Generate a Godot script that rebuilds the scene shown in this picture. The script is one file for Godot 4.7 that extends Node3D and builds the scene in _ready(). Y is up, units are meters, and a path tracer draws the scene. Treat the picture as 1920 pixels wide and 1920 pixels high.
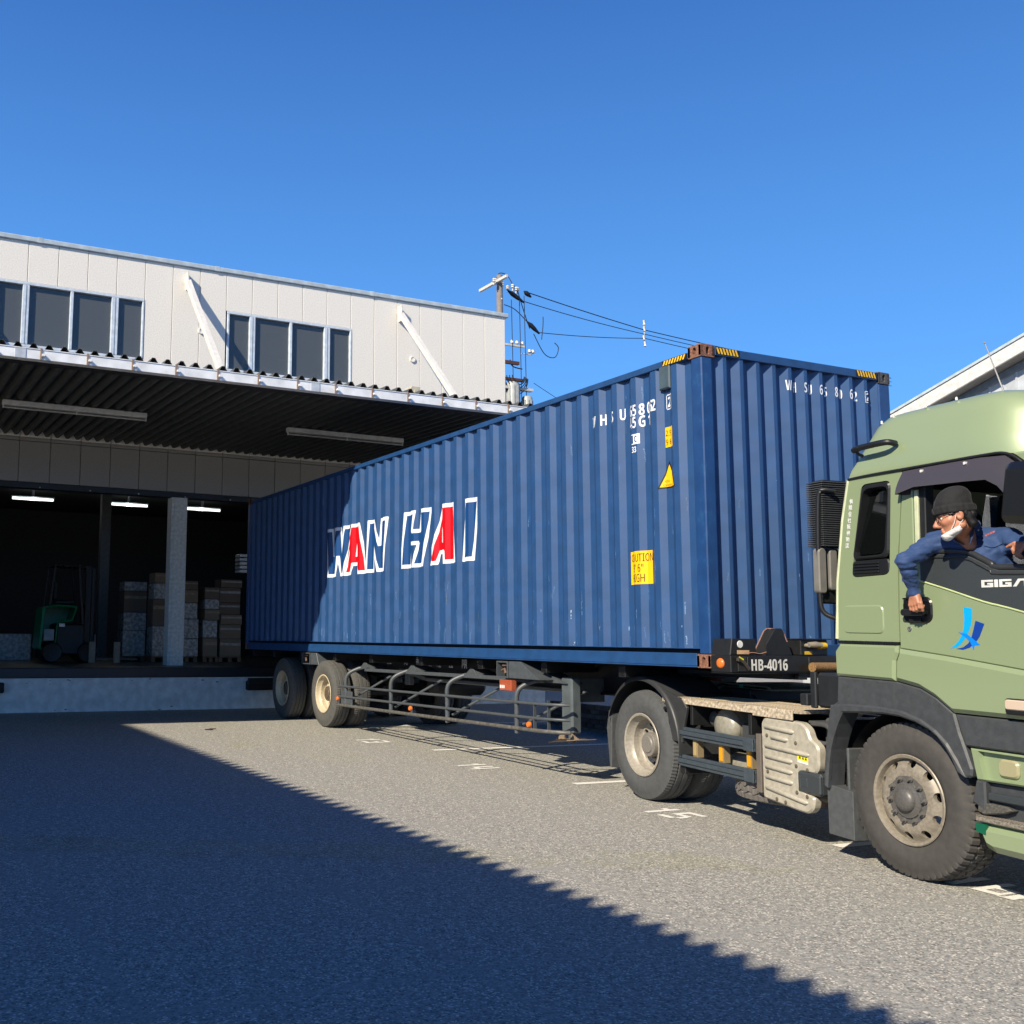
extends Node3D
# A blue 40 ft container on a skeletal trailer behind a green tractor, backed up to a warehouse dock.
# World axes: x along the dock (to the right), y up, z out of the building towards the yard. Metres.

const SIDE := Basis(Vector3(0, 0, 1), Vector3(0, 1, 0), Vector3(-1, 0, 0))    # outline given as (z, y), depth runs towards -x
const AXLE := Basis(Vector3(0, 0, 1), Vector3(-1, 0, 0), Vector3(0, -1, 0))   # lathe axis turned to -x
const SUN := Vector3(-1.25, 1.0, 0.627)
const SLOPE := 0.016
const FACADE := -14.2

var taken := {}
var mats := {}
var tex := {}
var rng := RandomNumberGenerator.new()


# ---------------------------------------------------------------- mesh helpers
class MB:
	var st := SurfaceTool.new()
	var xf := Transform3D()

	func _init() -> void:
		st.begin(Mesh.PRIMITIVE_TRIANGLES)
		st.set_smooth_group(-1)

	func tri(a: Vector3, b: Vector3, c: Vector3) -> void:   # counter-clockwise seen from outside
		st.add_vertex(xf * a)
		st.add_vertex(xf * c)
		st.add_vertex(xf * b)

	func quad(a: Vector3, b: Vector3, c: Vector3, d: Vector3) -> void:
		tri(a, b, c)
		tri(a, c, d)

	func out(pts: Array, from: Vector3) -> void:             # a convex face turned away from a point
		var n: Vector3 = (pts[1] - pts[0]).cross(pts[2] - pts[0])
		var m: Vector3 = (pts[0] + pts[1] + pts[2]) / 3.0
		var p := pts.duplicate()
		if n.dot(m - from) < 0.0:
			p.reverse()
		for i in range(1, p.size() - 1):
			tri(p[0], p[i], p[i + 1])

	func box(lo: Vector3, hi: Vector3, b := 0.0) -> void:
		var c := (lo + hi) / 2.0
		var h := (hi - lo) / 2.0
		b = minf(b, 0.49 * minf(h.x, minf(h.y, h.z)) * 2.0)
		for ax in 3:
			for s in [-1.0, 1.0]:
				var u := (ax + 1) % 3
				var v := (ax + 2) % 3
				var f := []
				for k in [[-1, -1], [1, -1], [1, 1], [-1, 1]]:
					var p := Vector3()
					p[ax] = s * h[ax]
					p[u] = k[0] * (h[u] - b)
					p[v] = k[1] * (h[v] - b)
					f.append(c + p)
				out(f, c)
		if b <= 0.0:
			return
		for ax in 3:
			var u := (ax + 1) % 3
			var v := (ax + 2) % 3
			for su in [-1.0, 1.0]:
				for sv in [-1.0, 1.0]:
					var f := []
					for k in [[0, -1], [0, 1], [1, 1], [1, -1]]:
						var p := Vector3()
						p[ax] = k[1] * (h[ax] - b)
						p[u] = su * (h[u] - (b if k[0] == 1 else 0.0))
						p[v] = sv * (h[v] - (b if k[0] == 0 else 0.0))
						f.append(c + p)
					out(f, c)
		for sx in [-1.0, 1.0]:
			for sy in [-1.0, 1.0]:
				for sz in [-1.0, 1.0]:
					var s := Vector3(sx, sy, sz)
					var f := []
					for ax in 3:
						var p := s * (h - Vector3(b, b, b))
						p[ax] = s[ax] * h[ax]
						f.append(c + p)
					out(f, c)

	func bar(a: Vector3, b: Vector3, w: float, t: float, up := Vector3.UP, bev := 0.0) -> void:   # a square bar: w sideways, t along up
		var z := (b - a).normalized()
		var x := up.cross(z)
		if x.length() < 0.01:
			x = Vector3.RIGHT.cross(z)
		x = x.normalized()
		var keep := xf
		xf = xf * Transform3D(Basis(x, z.cross(x), z), a)
		box(Vector3(-w / 2, -t / 2, 0), Vector3(w / 2, t / 2, a.distance_to(b)), bev)
		xf = keep

	func cap(poly: PackedVector2Array, z: float, up: bool) -> void:
		var t := Geometry2D.triangulate_polygon(poly)
		for i in range(0, t.size(), 3):
			var a := poly[t[i]]
			var b := poly[t[i + 1]]
			var c := poly[t[i + 2]]
			if ((b - a).cross(c - a) > 0.0) != up:
				var k := b
				b = c
				c = k
			tri(Vector3(a.x, a.y, z), Vector3(b.x, b.y, z), Vector3(c.x, c.y, z))

	func ring(p0: PackedVector2Array, z0: float, p1: PackedVector2Array, z1: float) -> void:
		var n := p0.size()
		for i in n:
			var j := (i + 1) % n
			quad(Vector3(p0[i].x, p0[i].y, z0), Vector3(p0[j].x, p0[j].y, z0), Vector3(p1[j].x, p1[j].y, z1), Vector3(p1[i].x, p1[i].y, z1))

	static func inset(p: PackedVector2Array, d: float) -> PackedVector2Array:
		var o := PackedVector2Array()
		var n := p.size()
		for i in n:
			var a := (p[i] - p[(i + n - 1) % n]).normalized()
			var b := (p[(i + 1) % n] - p[i]).normalized()
			var na := Vector2(-a.y, a.x)
			var nb := Vector2(-b.y, b.x)
			var m := (na + nb)
			m = m / maxf(0.35, m.dot(na) * 1.0) if m.length() > 0.01 else na
			o.append(p[i] + m * d)
		return o

	func prism(poly: PackedVector2Array, z0: float, z1: float, bev := 0.0, back := true) -> void:   # extrudes an outline; its z1 rim is bevelled
		var p := poly
		var area := 0.0
		for i in p.size():
			area += p[i].cross(p[(i + 1) % p.size()])
		if area < 0.0:
			p = p.duplicate()
			p.reverse()
		if back:
			cap(p, z0, false)
		if bev > 0.0:
			var q := inset(p, bev)
			ring(p, z0, p, z1 - bev)
			ring(p, z1 - bev, q, z1)
			cap(q, z1, true)
		else:
			ring(p, z0, p, z1)
			cap(p, z1, true)

	func frame(outer: PackedVector2Array, inner: PackedVector2Array, z0: float, z1: float, bev := 0.0) -> void:   # two outlines with the same number of points, both counter-clockwise
		var n := outer.size()
		var o1 := inset(outer, bev) if bev > 0.0 else outer
		var i1 := inset(inner, -bev) if bev > 0.0 else inner
		ring(outer, z0, outer, z1 - bev)
		if bev > 0.0:
			ring(outer, z1 - bev, o1, z1)
		for i in n:
			var j := (i + 1) % n
			quad(Vector3(o1[i].x, o1[i].y, z1), Vector3(o1[j].x, o1[j].y, z1), Vector3(i1[j].x, i1[j].y, z1), Vector3(i1[i].x, i1[i].y, z1))
			quad(Vector3(outer[j].x, outer[j].y, z0), Vector3(outer[i].x, outer[i].y, z0), Vector3(inner[i].x, inner[i].y, z0), Vector3(inner[j].x, inner[j].y, z0))
			quad(Vector3(inner[j].x, inner[j].y, z0), Vector3(inner[i].x, inner[i].y, z0), Vector3(i1[i].x, i1[i].y, z1), Vector3(i1[j].x, i1[j].y, z1))

	func tube(p: Array, r, n := 8, caps := true) -> void:
		var rings := []
		var t0: Vector3 = (p[1] - p[0]).normalized()
		var x := t0.cross(Vector3(0.31, 0.83, 0.46)).normalized()
		for i in p.size():
			var t: Vector3 = t0
			if i > 0 and i < p.size() - 1:
				t = ((p[i + 1] - p[i]).normalized() + (p[i] - p[i - 1]).normalized()).normalized()
			elif i == p.size() - 1 and i > 0:
				t = (p[i] - p[i - 1]).normalized()
			x = (x - t * x.dot(t)).normalized()
			var y := t.cross(x)
			var rr: float = r[i] if r is Array else r
			var ring_ := []
			for k in n:
				var a := TAU * k / n
				ring_.append(p[i] + (x * cos(a) + y * sin(a)) * rr)
			rings.append(ring_)
		st.set_smooth_group(1)
		for i in rings.size() - 1:
			for k in n:
				var l := (k + 1) % n
				quad(rings[i][k], rings[i][l], rings[i + 1][l], rings[i + 1][k])
		st.set_smooth_group(-1)
		if caps:
			for k in range(1, n - 1):
				tri(rings[0][0], rings[0][k + 1], rings[0][k])
				var e: Array = rings[-1]
				tri(e[0], e[k], e[k + 1])

	func lathe(prof: Array, n := 32, a0 := 0.0, a1 := TAU) -> void:   # (radius, along the axis y)
		var gid := 2
		for i in prof.size() - 1:
			if i > 0:
				var u: Vector2 = (prof[i] - prof[i - 1]).normalized()
				var v: Vector2 = (prof[i + 1] - prof[i]).normalized()
				if u.dot(v) < 0.8:
					gid += 1
			st.set_smooth_group(gid)
			for k in n:
				var s := a0 + (a1 - a0) * k / n
				var t := a0 + (a1 - a0) * (k + 1) / n
				var p: Vector2 = prof[i]
				var q: Vector2 = prof[i + 1]
				quad(Vector3(p.x * cos(s), p.y, -p.x * sin(s)), Vector3(p.x * cos(t), p.y, -p.x * sin(t)), Vector3(q.x * cos(t), q.y, -q.x * sin(t)), Vector3(q.x * cos(s), q.y, -q.x * sin(s)))
		st.set_smooth_group(-1)

	func grid(rows: Array, smooth := true, close := false) -> void:
		st.set_smooth_group(1 if smooth else -1)
		for i in rows.size() - 1:
			var n: int = rows[i].size()
			for k in (n if close else n - 1):
				var l := (k + 1) % n
				quad(rows[i][k], rows[i][l], rows[i + 1][l], rows[i + 1][k])
		st.set_smooth_group(-1)

	func mesh() -> ArrayMesh:
		st.generate_normals()
		st.index()
		return st.commit()


func V2(a: Array) -> PackedVector2Array:   # [x, y, x, y ...]
	var o := PackedVector2Array()
	for i in range(0, a.size(), 2):
		o.append(Vector2(a[i], a[i + 1]))
	return o


func rrect(x0: float, y0: float, x1: float, y1: float, r: float, n := 4) -> PackedVector2Array:
	var o := PackedVector2Array()
	for c in [[x1 - r, y0 + r, -PI / 2], [x1 - r, y1 - r, 0.0], [x0 + r, y1 - r, PI / 2], [x0 + r, y0 + r, PI]]:
		for i in n + 1:
			var a: float = c[2] + PI / 2 * i / n
			o.append(Vector2(c[0] + r * cos(a), c[1] + r * sin(a)))
	return o


func round_poly(p: PackedVector2Array, r: float, n := 4) -> PackedVector2Array:
	var o := PackedVector2Array()
	var m := p.size()
	for i in m:
		var a := p[(i + m - 1) % m]
		var b := p[i]
		var c := p[(i + 1) % m]
		var d := minf(r, 0.45 * minf(a.distance_to(b), b.distance_to(c)))
		var s := b + (a - b).normalized() * d
		var e := b + (c - b).normalized() * d
		for k in n + 1:
			var t := float(k) / n
			o.append(s.lerp(b, t).lerp(b.lerp(e, t), t))
	return o


func bez(pts: Array, n := 6) -> Array:     # a smooth path through points
	var o := []
	for i in pts.size() - 1:
		var p0: Vector3 = pts[maxi(i - 1, 0)]
		var p1: Vector3 = pts[i]
		var p2: Vector3 = pts[i + 1]
		var p3: Vector3 = pts[mini(i + 2, pts.size() - 1)]
		for k in n:
			o.append(p1.cubic_interpolate(p2, p0, p3, float(k) / n))
	o.append(pts[-1])
	return o


# ---------------------------------------------------------------- naming, tagging
func numbered(called: String) -> String:
	var k: int = taken.get(called, 0)
	taken[called] = k + 1
	return called if k == 0 else "%s_%03d" % [called, k]


func tag(o: Node3D, label: String, category: String, group := "", kind := "") -> Node3D:
	if label:
		o.set_meta("label", label)
	if category:
		o.set_meta("category", category)
	if group:
		o.set_meta("group", group)
	if kind:
		o.set_meta("kind", kind)
	return o


func thing(called: String, label: String, category: String, at := Transform3D(), group := "") -> Node3D:
	var o := Node3D.new()
	o.name = numbered(called)
	add_child(o)
	o.transform = at
	return tag(o, label, category, group)


# commits a mesh as a part; "part" meshes are modelled in the frame of their thing
func obj(called: String, b, m: Material, parent: Node3D = self, label := "") -> MeshInstance3D:
	var o := MeshInstance3D.new()
	o.mesh = b.mesh() if b is MB else b
	o.material_override = m
	o.name = numbered(called) if parent == self else called
	parent.add_child(o, true)
	if label:
		o.set_meta("label", label)
	return o


func grp(called: String, parent: Node3D) -> Node3D:     # an empty part that only holds sub-parts
	var o := Node3D.new()
	o.name = called
	parent.add_child(o, true)
	return o


func at(p: Vector3) -> Transform3D:
	return Transform3D(Basis(), p)


func side(x := 0.0) -> Transform3D:
	return Transform3D(SIDE, Vector3(x, 0, 0))


func ground_y(z: float) -> float:
	return -SLOPE * maxf(0.0, z + 8.6)


# ---------------------------------------------------------------- textures and materials
func grey(name_: String, size: int, kind: int, freq: float, oct: int, lo: float, hi: float, stretch := 1, seed_ := 1) -> ImageTexture:
	if tex.has(name_):
		return tex[name_]
	var n := FastNoiseLite.new()
	n.noise_type = kind
	n.seed = seed_
	n.frequency = freq
	n.fractal_octaves = oct
	if kind == FastNoiseLite.TYPE_CELLULAR:
		n.fractal_type = FastNoiseLite.FRACTAL_NONE
	var im := n.get_seamless_image(size, size / stretch)
	im.convert(Image.FORMAT_L8)
	if stretch > 1:
		im.resize(size, size, Image.INTERPOLATE_CUBIC)
	var d := im.get_data()
	for i in d.size():
		d[i] = int(255.0 * lerpf(lo, hi, d[i] / 255.0))
	im = Image.create_from_data(size, size, false, Image.FORMAT_L8, d)
	tex[name_] = ImageTexture.create_from_image(im)
	return tex[name_]


func common_textures() -> void:
	grey("mottle", 512, FastNoiseLite.TYPE_SIMPLEX_SMOOTH, 0.012, 5, 0.84, 1.0)
	grey("fine", 512, FastNoiseLite.TYPE_SIMPLEX_SMOOTH, 0.06, 4, 0.90, 1.0, 1, 4)
	grey("rough", 512, FastNoiseLite.TYPE_SIMPLEX_SMOOTH, 0.02, 5, 0.78, 1.0, 1, 9)
	grey("heavy", 512, FastNoiseLite.TYPE_SIMPLEX_SMOOTH, 0.015, 6, 0.55, 1.0, 1, 14)
	grey("cloth", 512, FastNoiseLite.TYPE_SIMPLEX_SMOOTH, 0.2, 2, 0.75, 1.0, 1, 21)
	var b := FastNoiseLite.new()
	b.seed = 33
	b.frequency = 0.05
	b.fractal_octaves = 4
	var im := b.get_seamless_image(512, 512)
	im.convert(Image.FORMAT_RGBA8)
	im.bump_map_to_normal_map(3.0)
	tex["bump"] = ImageTexture.create_from_image(im)


func mat(key: String, c := Color.WHITE, rough := 0.6, metal := 0.0, t := "mottle", scale := 1.0, bump := 0.0) -> StandardMaterial3D:
	if mats.has(key):
		return mats[key]
	var m := StandardMaterial3D.new()
	m.resource_name = key
	m.albedo_color = c
	m.roughness = rough
	m.metallic = metal
	m.uv1_triplanar = true
	m.uv1_scale = Vector3(scale, scale, scale)
	if t:
		m.albedo_texture = tex[t]
		m.roughness_texture = tex["rough"]
	if bump > 0.0:
		m.normal_enabled = true
		m.normal_texture = tex["bump"]
		m.normal_scale = bump
	mats[key] = m
	return m


func glass(key: String, c: Color, rough := 0.03) -> StandardMaterial3D:
	if mats.has(key):
		return mats[key]
	var m := StandardMaterial3D.new()
	m.resource_name = key
	m.albedo_color = c
	m.transparency = BaseMaterial3D.TRANSPARENCY_ALPHA
	m.roughness = rough
	mats[key] = m
	return m


# ---------------------------------------------------------------- print that follows a (corrugated) sheet
# A sheet is cut into strips along u; strip i runs from br[i] to br[i + 1] at depths dp[i] .. dp[i + 1].
func conform(b: MB, poly: PackedVector2Array, br: PackedFloat32Array, dp: PackedFloat32Array, off: float) -> void:
	var lo := 1e9
	var hi := -1e9
	var vlo := 1e9
	var vhi := -1e9
	for p in poly:
		lo = minf(lo, p.x)
		hi = maxf(hi, p.x)
		vlo = minf(vlo, p.y)
		vhi = maxf(vhi, p.y)
	for i in br.size() - 1:
		if br[i + 1] <= lo or br[i] >= hi:
			continue
		var slope := (dp[i + 1] - dp[i]) / (br[i + 1] - br[i])
		var strip := V2([br[i], vlo - 1, br[i + 1], vlo - 1, br[i + 1], vhi + 1, br[i], vhi + 1])
		for q in Geometry2D.intersect_polygons(poly, strip):
			var t := Geometry2D.triangulate_polygon(q)
			for k in range(0, t.size(), 3):
				var f := []
				for j in 3:
					var p: Vector2 = q[t[k + j]]
					f.append(Vector3(p.x - slope * off, p.y, dp[i] + slope * (p.x - br[i]) + off))
				b.out(f, f[0] - Vector3(0, 0, 1))


func text_tris(s: String, height: float, bold := false, squeeze := 1.0) -> Array:   # triangles of a line of text, left end of its baseline at the origin
	var f := SystemFont.new()
	f.font_names = PackedStringArray(["Droid Sans"])
	if bold:
		f.font_weight = 700
	var t := TextMesh.new()
	t.font = f
	t.text = s
	t.font_size = 64
	t.pixel_size = 0.01
	t.depth = 0.0
	t.curve_step = 2.0
	var a := t.get_mesh_arrays()
	var v: PackedVector3Array = a[Mesh.ARRAY_VERTEX]
	var ix: PackedInt32Array = a[Mesh.ARRAY_INDEX] if a[Mesh.ARRAY_INDEX] != null else PackedInt32Array(range(v.size()))
	var lo := Vector2(1e9, 1e9)
	var hi := Vector2(-1e9, -1e9)
	for p in v:
		lo = Vector2(minf(lo.x, p.x), minf(lo.y, p.y))
		hi = Vector2(maxf(hi.x, p.x), maxf(hi.y, p.y))
	var k := height / (hi.y - lo.y)
	var o := []
	for i in range(0, ix.size(), 3):
		var q := PackedVector2Array()
		for j in 3:
			var p := v[ix[i + j]]
			q.append(Vector2((p.x - lo.x) * k * squeeze, (p.y - lo.y) * k))
		o.append(q)
	return o


func shifted(p: PackedVector2Array, by: Vector2) -> PackedVector2Array:
	return Transform2D(0.0, by) * p


# brush strokes of the eight characters painted on the trailer and on the cab
const STROKES := {
	"yu": [[.05, .78, .95, .78], [.5, .98, .1, .45], [.32, .6, .32, .02], [.32, .6, .85, .6], [.85, .6, .85, .05], [.32, .42, .85, .42], [.32, .24, .85, .24]],
	"gen": [[.1, .95, .1, .02], [.1, .92, .35, .92], [.35, .92, .22, .65], [.22, .65, .37, .45], [.37, .45, .2, .35], [.5, .92, .5, .05], [.5, .92, .88, .92], [.88, .92, .88, .5], [.5, .72, .88, .72], [.5, .5, .88, .5], [.5, .05, .65, .15], [.62, .5, .95, .03], [.92, .4, .72, .28]],
	"kai": [[.5, .98, .05, .6], [.5, .98, .95, .6], [.3, .62, .7, .62], [.12, .42, .88, .42], [.45, .42, .2, .08], [.2, .08, .8, .1], [.65, .28, .85, .02]],
	"sha": [[.2, .98, .3, .88], [.05, .75, .4, .75], [.4, .75, .05, .4], [.24, .6, .24, .02], [.28, .52, .4, .4], [.5, .65, .95, .65], [.72, .95, .72, .06], [.45, .06, .98, .06]],
	"han": [[.1, .95, .1, .02], [.1, .92, .35, .92], [.35, .92, .22, .65], [.22, .65, .37, .45], [.37, .45, .2, .35], [.5, .88, .95, .88], [.55, .88, .45, .05], [.58, .62, .9, .62], [.9, .62, .55, .05], [.6, .5, .95, .05]],
	"shin": [[.2, .98, .3, .88], [.05, .75, .4, .75], [.4, .75, .05, .4], [.24, .6, .24, .02], [.28, .52, .4, .4], [.72, .98, .72, .0], [.52, .78, .92, .78], [.52, .78, .52, .32], [.92, .78, .92, .32], [.52, .32, .92, .32], [.52, .55, .92, .55]],
	"butsu": [[.15, .95, .05, .7], [.1, .75, .42, .75], [.27, .98, .27, .02], [.05, .38, .42, .5], [.58, .95, .45, .6], [.55, .78, .95, .78], [.95, .78, .85, .05], [.85, .05, .72, .12], [.68, .78, .48, .3], [.82, .78, .55, .15]],
	"ryu": [[.1, .95, .22, .85], [.03, .68, .17, .58], [.05, .05, .22, .4], [.32, .85, .97, .85], [.64, .98, .64, .85], [.6, .85, .42, .6], [.42, .6, .88, .62], [.78, .75, .92, .55], [.45, .48, .38, .02], [.64, .48, .64, .05], [.82, .48, .82, .08], [.82, .08, .97, .1]],
}


func brush(b: MB, key: String, x: float, y: float, w: float, h: float, depth: float, t: float) -> void:
	for i in STROKES[key].size():
		var s: Array = STROKES[key][i]
		var p := Vector2(x + s[0] * w, y + s[1] * h)
		var q := Vector2(x + s[2] * w, y + s[3] * h)
		var n := (q - p).orthogonal().normalized() * t / 2
		b.out([Vector3(p.x + n.x, p.y + n.y, depth + i * 0.0002), Vector3(q.x + n.x, q.y + n.y, depth + i * 0.0002), Vector3(q.x - n.x, q.y - n.y, depth + i * 0.0002), Vector3(p.x - n.x, p.y - n.y, depth + i * 0.0002)], Vector3(p.x, p.y, depth - 1))


func _ready() -> void:
	rng.seed = 7
	var cam := Camera3D.new()
	cam.name = "camera"
	cam.projection = Camera3D.PROJECTION_FRUSTUM
	cam.near = 0.1
	cam.far = 900.0
	cam.size = 2.0 * 0.1 * 960.0 / 1959.2
	cam.frustum_offset = Vector2(0.1 * 320.0 / 1959.2, 0.0)
	cam.basis = Basis.from_euler(Vector3(0.12, -0.426, 0.01), EULER_ORDER_YXZ)
	cam.position = Vector3(-6.703, 1.394, 6.994)
	add_child(cam)
	cam.current = true

	var sky := ProceduralSkyMaterial.new()
	sky.sky_top_color = Color(0.0, 0.15, 0.40)
	sky.sky_horizon_color = Color(0.365, 0.61, 0.866)
	sky.sky_curve = 0.30
	sky.ground_horizon_color = Color(0.30, 0.31, 0.32)
	sky.ground_bottom_color = Color(0.22, 0.22, 0.21)
	sky.sun_angle_max = 8.0
	var env := Environment.new()
	env.background_mode = Environment.BG_SKY
	env.sky = Sky.new()
	env.sky.sky_material = sky
	env.tonemap_mode = Environment.TONE_MAPPER_LINEAR
	env.tonemap_exposure = 2.2
	env.sdfgi_enabled = true
	env.ssao_enabled = true
	env.ssil_enabled = true
	var we := WorldEnvironment.new()
	we.name = "environment"
	we.environment = env
	add_child(we)
	var sun := DirectionalLight3D.new()
	sun.name = "sun"
	sun.light_energy = 1.12
	sun.light_color = Color(1.0, 0.955, 0.87)
	sun.light_angular_distance = 0.5
	sun.shadow_enabled = true
	sun.basis = Basis.looking_at(-SUN.normalized(), Vector3.UP)
	add_child(sun)

	common_textures()
	build_ground()
	build_warehouse()
	build_left_building()
	build_right_building()
	build_container()
	build_trailer()
	build_truck()
	build_person()
	build_pole()
	build_interior()
	build_markings()
	build_small_things()


# ---------------------------------------------------------------- ground
func asphalt_material() -> StandardMaterial3D:
	var size := 1024
	var n := FastNoiseLite.new()
	n.noise_type = FastNoiseLite.TYPE_CELLULAR
	n.cellular_return_type = FastNoiseLite.RETURN_CELL_VALUE
	n.frequency = 0.17
	n.fractal_type = FastNoiseLite.FRACTAL_NONE
	n.seed = 3
	var cells := n.get_seamless_image(size, size)
	n.cellular_return_type = FastNoiseLite.RETURN_DISTANCE
	var dist := n.get_seamless_image(size, size)
	var s := FastNoiseLite.new()
	s.seed = 8
	s.frequency = 0.03
	s.fractal_octaves = 5
	var soft := s.get_seamless_image(size, size)
	cells.convert(Image.FORMAT_L8)
	dist.convert(Image.FORMAT_L8)
	soft.convert(Image.FORMAT_L8)
	var cd := cells.get_data()
	var dd := dist.get_data()
	var sd := soft.get_data()
	var rgb_ := PackedByteArray()
	rgb_.resize(size * size * 3)
	var hd := PackedByteArray()
	hd.resize(size * size)
	for i in size * size:
		var c := cd[i] / 255.0
		var v := 0.72 + 0.17 * (c - 0.5) + 0.20 * (sd[i] / 255.0 - 0.5) - 0.08 * (dd[i] / 255.0)
		var warm := 0.0
		if c > 0.93:
			v = 0.98
			warm = 0.02
		elif c > 0.885:
			v += 0.07
			warm = 0.04
		elif c < 0.10:
			v -= 0.10
		v = clampf(v, 0.15, 1.0)
		rgb_[i * 3] = int(255.0 * clampf(v + warm, 0.0, 1.0))
		rgb_[i * 3 + 1] = int(255.0 * v * 0.985)
		rgb_[i * 3 + 2] = int(255.0 * clampf(v - warm, 0.0, 1.0) * 0.935)
		hd[i] = int(clampf(150.0 + 80.0 * (c - 0.5) - 120.0 * dd[i] / 255.0 + 40.0 * (sd[i] / 255.0 - 0.5), 0.0, 255.0))
	var im := Image.create_from_data(size, size, false, Image.FORMAT_RGB8, rgb_)
	var hm := Image.create_from_data(size, size, false, Image.FORMAT_L8, hd)
	hm.convert(Image.FORMAT_RGBA8)
	hm.bump_map_to_normal_map(2.2)
	var m := StandardMaterial3D.new()
	m.resource_name = "asphalt"
	m.albedo_texture = ImageTexture.create_from_image(im)
	m.albedo_color = Color(0.80, 0.80, 0.80)
	m.vertex_color_use_as_albedo = true
	m.normal_enabled = true
	m.normal_texture = ImageTexture.create_from_image(hm)
	m.normal_scale = 0.6
	m.roughness = 0.93
	m.uv1_triplanar = true
	m.uv1_world_triplanar = true
	m.uv1_scale = Vector3(0.62, 0.62, 0.62)
	return m


func seg_dist(p: Vector2, a: Vector2, b: Vector2) -> float:
	var t := clampf((p - a).dot(b - a) / (b - a).length_squared(), 0.0, 1.0)
	return p.distance_to(a.lerp(b, t))


func build_ground() -> void:
	var xs := []
	var zs := []
	var d := 30.0
	for v in [-320.0, -180.0, -100.0, -60.0, -38.0, -26.0]:
		xs.append(v)
	var x := -18.0
	while x < 16.0:
		xs.append(x)
		x += 0.11 if x > -9.0 and x < 5.0 else 0.5
	for v in [18.0, 24.0, 34.0, 55.0, 90.0, 160.0, 320.0]:
		xs.append(v)
	for v in [-320.0, -160.0, -90.0, -60.0, -40.0, -28.0, -20.0]:
		zs.append(v)
	var z := -14.0
	while z < 9.0:
		if z < -8.6 and z + 0.11 > -8.6:
			zs.append(-8.6)
		else:
			zs.append(z)
		z += 0.11
	for v in [10.0, 12.0, 15.0, 20.0, 30.0, 50.0, 90.0, 160.0, 320.0]:
		zs.append(v)
	var n := FastNoiseLite.new()
	n.seed = 5
	n.frequency = 0.45
	n.fractal_octaves = 4
	var f := FastNoiseLite.new()
	f.seed = 11
	f.frequency = 2.6
	f.fractal_octaves = 3
	var st := SurfaceTool.new()
	st.begin(Mesh.PRIMITIVE_TRIANGLES)
	for j in zs.size():
		for i in xs.size():
			var px: float = xs[i]
			var pz: float = zs[j]
			var v := 1.0 + 0.16 * n.get_noise_2d(px, pz * 0.7) + 0.12 * f.get_noise_2d(px, pz)
			# the newer, smoother paving towards the camera begins at a seam
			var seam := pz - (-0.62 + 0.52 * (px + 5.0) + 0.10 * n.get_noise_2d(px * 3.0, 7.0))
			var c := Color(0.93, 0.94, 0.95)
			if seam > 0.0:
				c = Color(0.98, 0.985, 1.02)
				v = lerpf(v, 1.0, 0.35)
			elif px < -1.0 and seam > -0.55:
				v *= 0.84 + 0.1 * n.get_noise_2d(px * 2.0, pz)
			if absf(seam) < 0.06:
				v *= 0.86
			# worn pale belt and dark tyre sweeps of trucks that turned in
			var p := Vector2(px, pz)
			for s in [[-1.5, -9.4, -2.0, -6.4, 0.30, -0.10], [-2.0, -6.4, -3.4, -3.0, 0.35, -0.07], [-2.6, 0.6, 2.0, 2.6, 0.5, 0.07], [-4.8, 0.4, -1.6, -1.2, 0.4, 0.05], [-0.6, -5.0, -0.9, 3.5, 0.45, 0.05]]:
				var q: float = seg_dist(p, Vector2(s[0], s[1]), Vector2(s[2], s[3])) / s[4]
				if q < 1.0:
					v += s[5] * (1.0 - q * q) * (0.8 + 0.8 * f.get_noise_2d(px * 0.7, pz))
			c = c * v
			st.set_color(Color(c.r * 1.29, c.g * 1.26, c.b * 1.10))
			st.set_normal(Vector3(0, 1, SLOPE if pz > -8.6 else 0.0).normalized())
			st.add_vertex(Vector3(px, ground_y(minf(pz, 60.0)), pz))
	var w := xs.size()
	for j in zs.size() - 1:
		for i in w - 1:
			var a := j * w + i
			for k in [a, a + 1, a + w, a + 1, a + w + 1, a + w]:
				st.add_index(k)
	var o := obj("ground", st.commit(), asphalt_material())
	tag(o, "grey asphalt yard sloping gently away from the loading dock", "ground", "", "structure")


# ---------------------------------------------------------------- the warehouse with its dock and canopy
func corrugated_sheet(x0: float, x1: float, zf: float, yf: float, zb: float, yb: float) -> MB:   # folded plate roof, ridges run from front to back
	var b := MB.new()
	var x := x0
	var pr := [Vector2(0, 0), Vector2(0.05, 0), Vector2(0.10, 0.095), Vector2(0.14, 0.095), Vector2(0.20, 0)]
	while x < x1 - 0.01:
		for i in 4:
			var p: Vector2 = pr[i]
			var q: Vector2 = pr[i + 1]
			b.quad(Vector3(x + p.x, yf + p.y, zf), Vector3(x + q.x, yf + q.y, zf), Vector3(x + q.x, yb + q.y, zb), Vector3(x + p.x, yb + p.y, zb))
			b.quad(Vector3(x + q.x, yf + q.y - 0.004, zf), Vector3(x + p.x, yf + p.y - 0.004, zf), Vector3(x + p.x, yb + p.y - 0.004, zb), Vector3(x + q.x, yb + q.y - 0.004, zb))
			b.quad(Vector3(x + p.x, yf + p.y - 0.004, zf), Vector3(x + q.x, yf + q.y - 0.004, zf), Vector3(x + q.x, yf + q.y, zf), Vector3(x + p.x, yf + p.y, zf))
		x += 0.2
	return b


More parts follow.
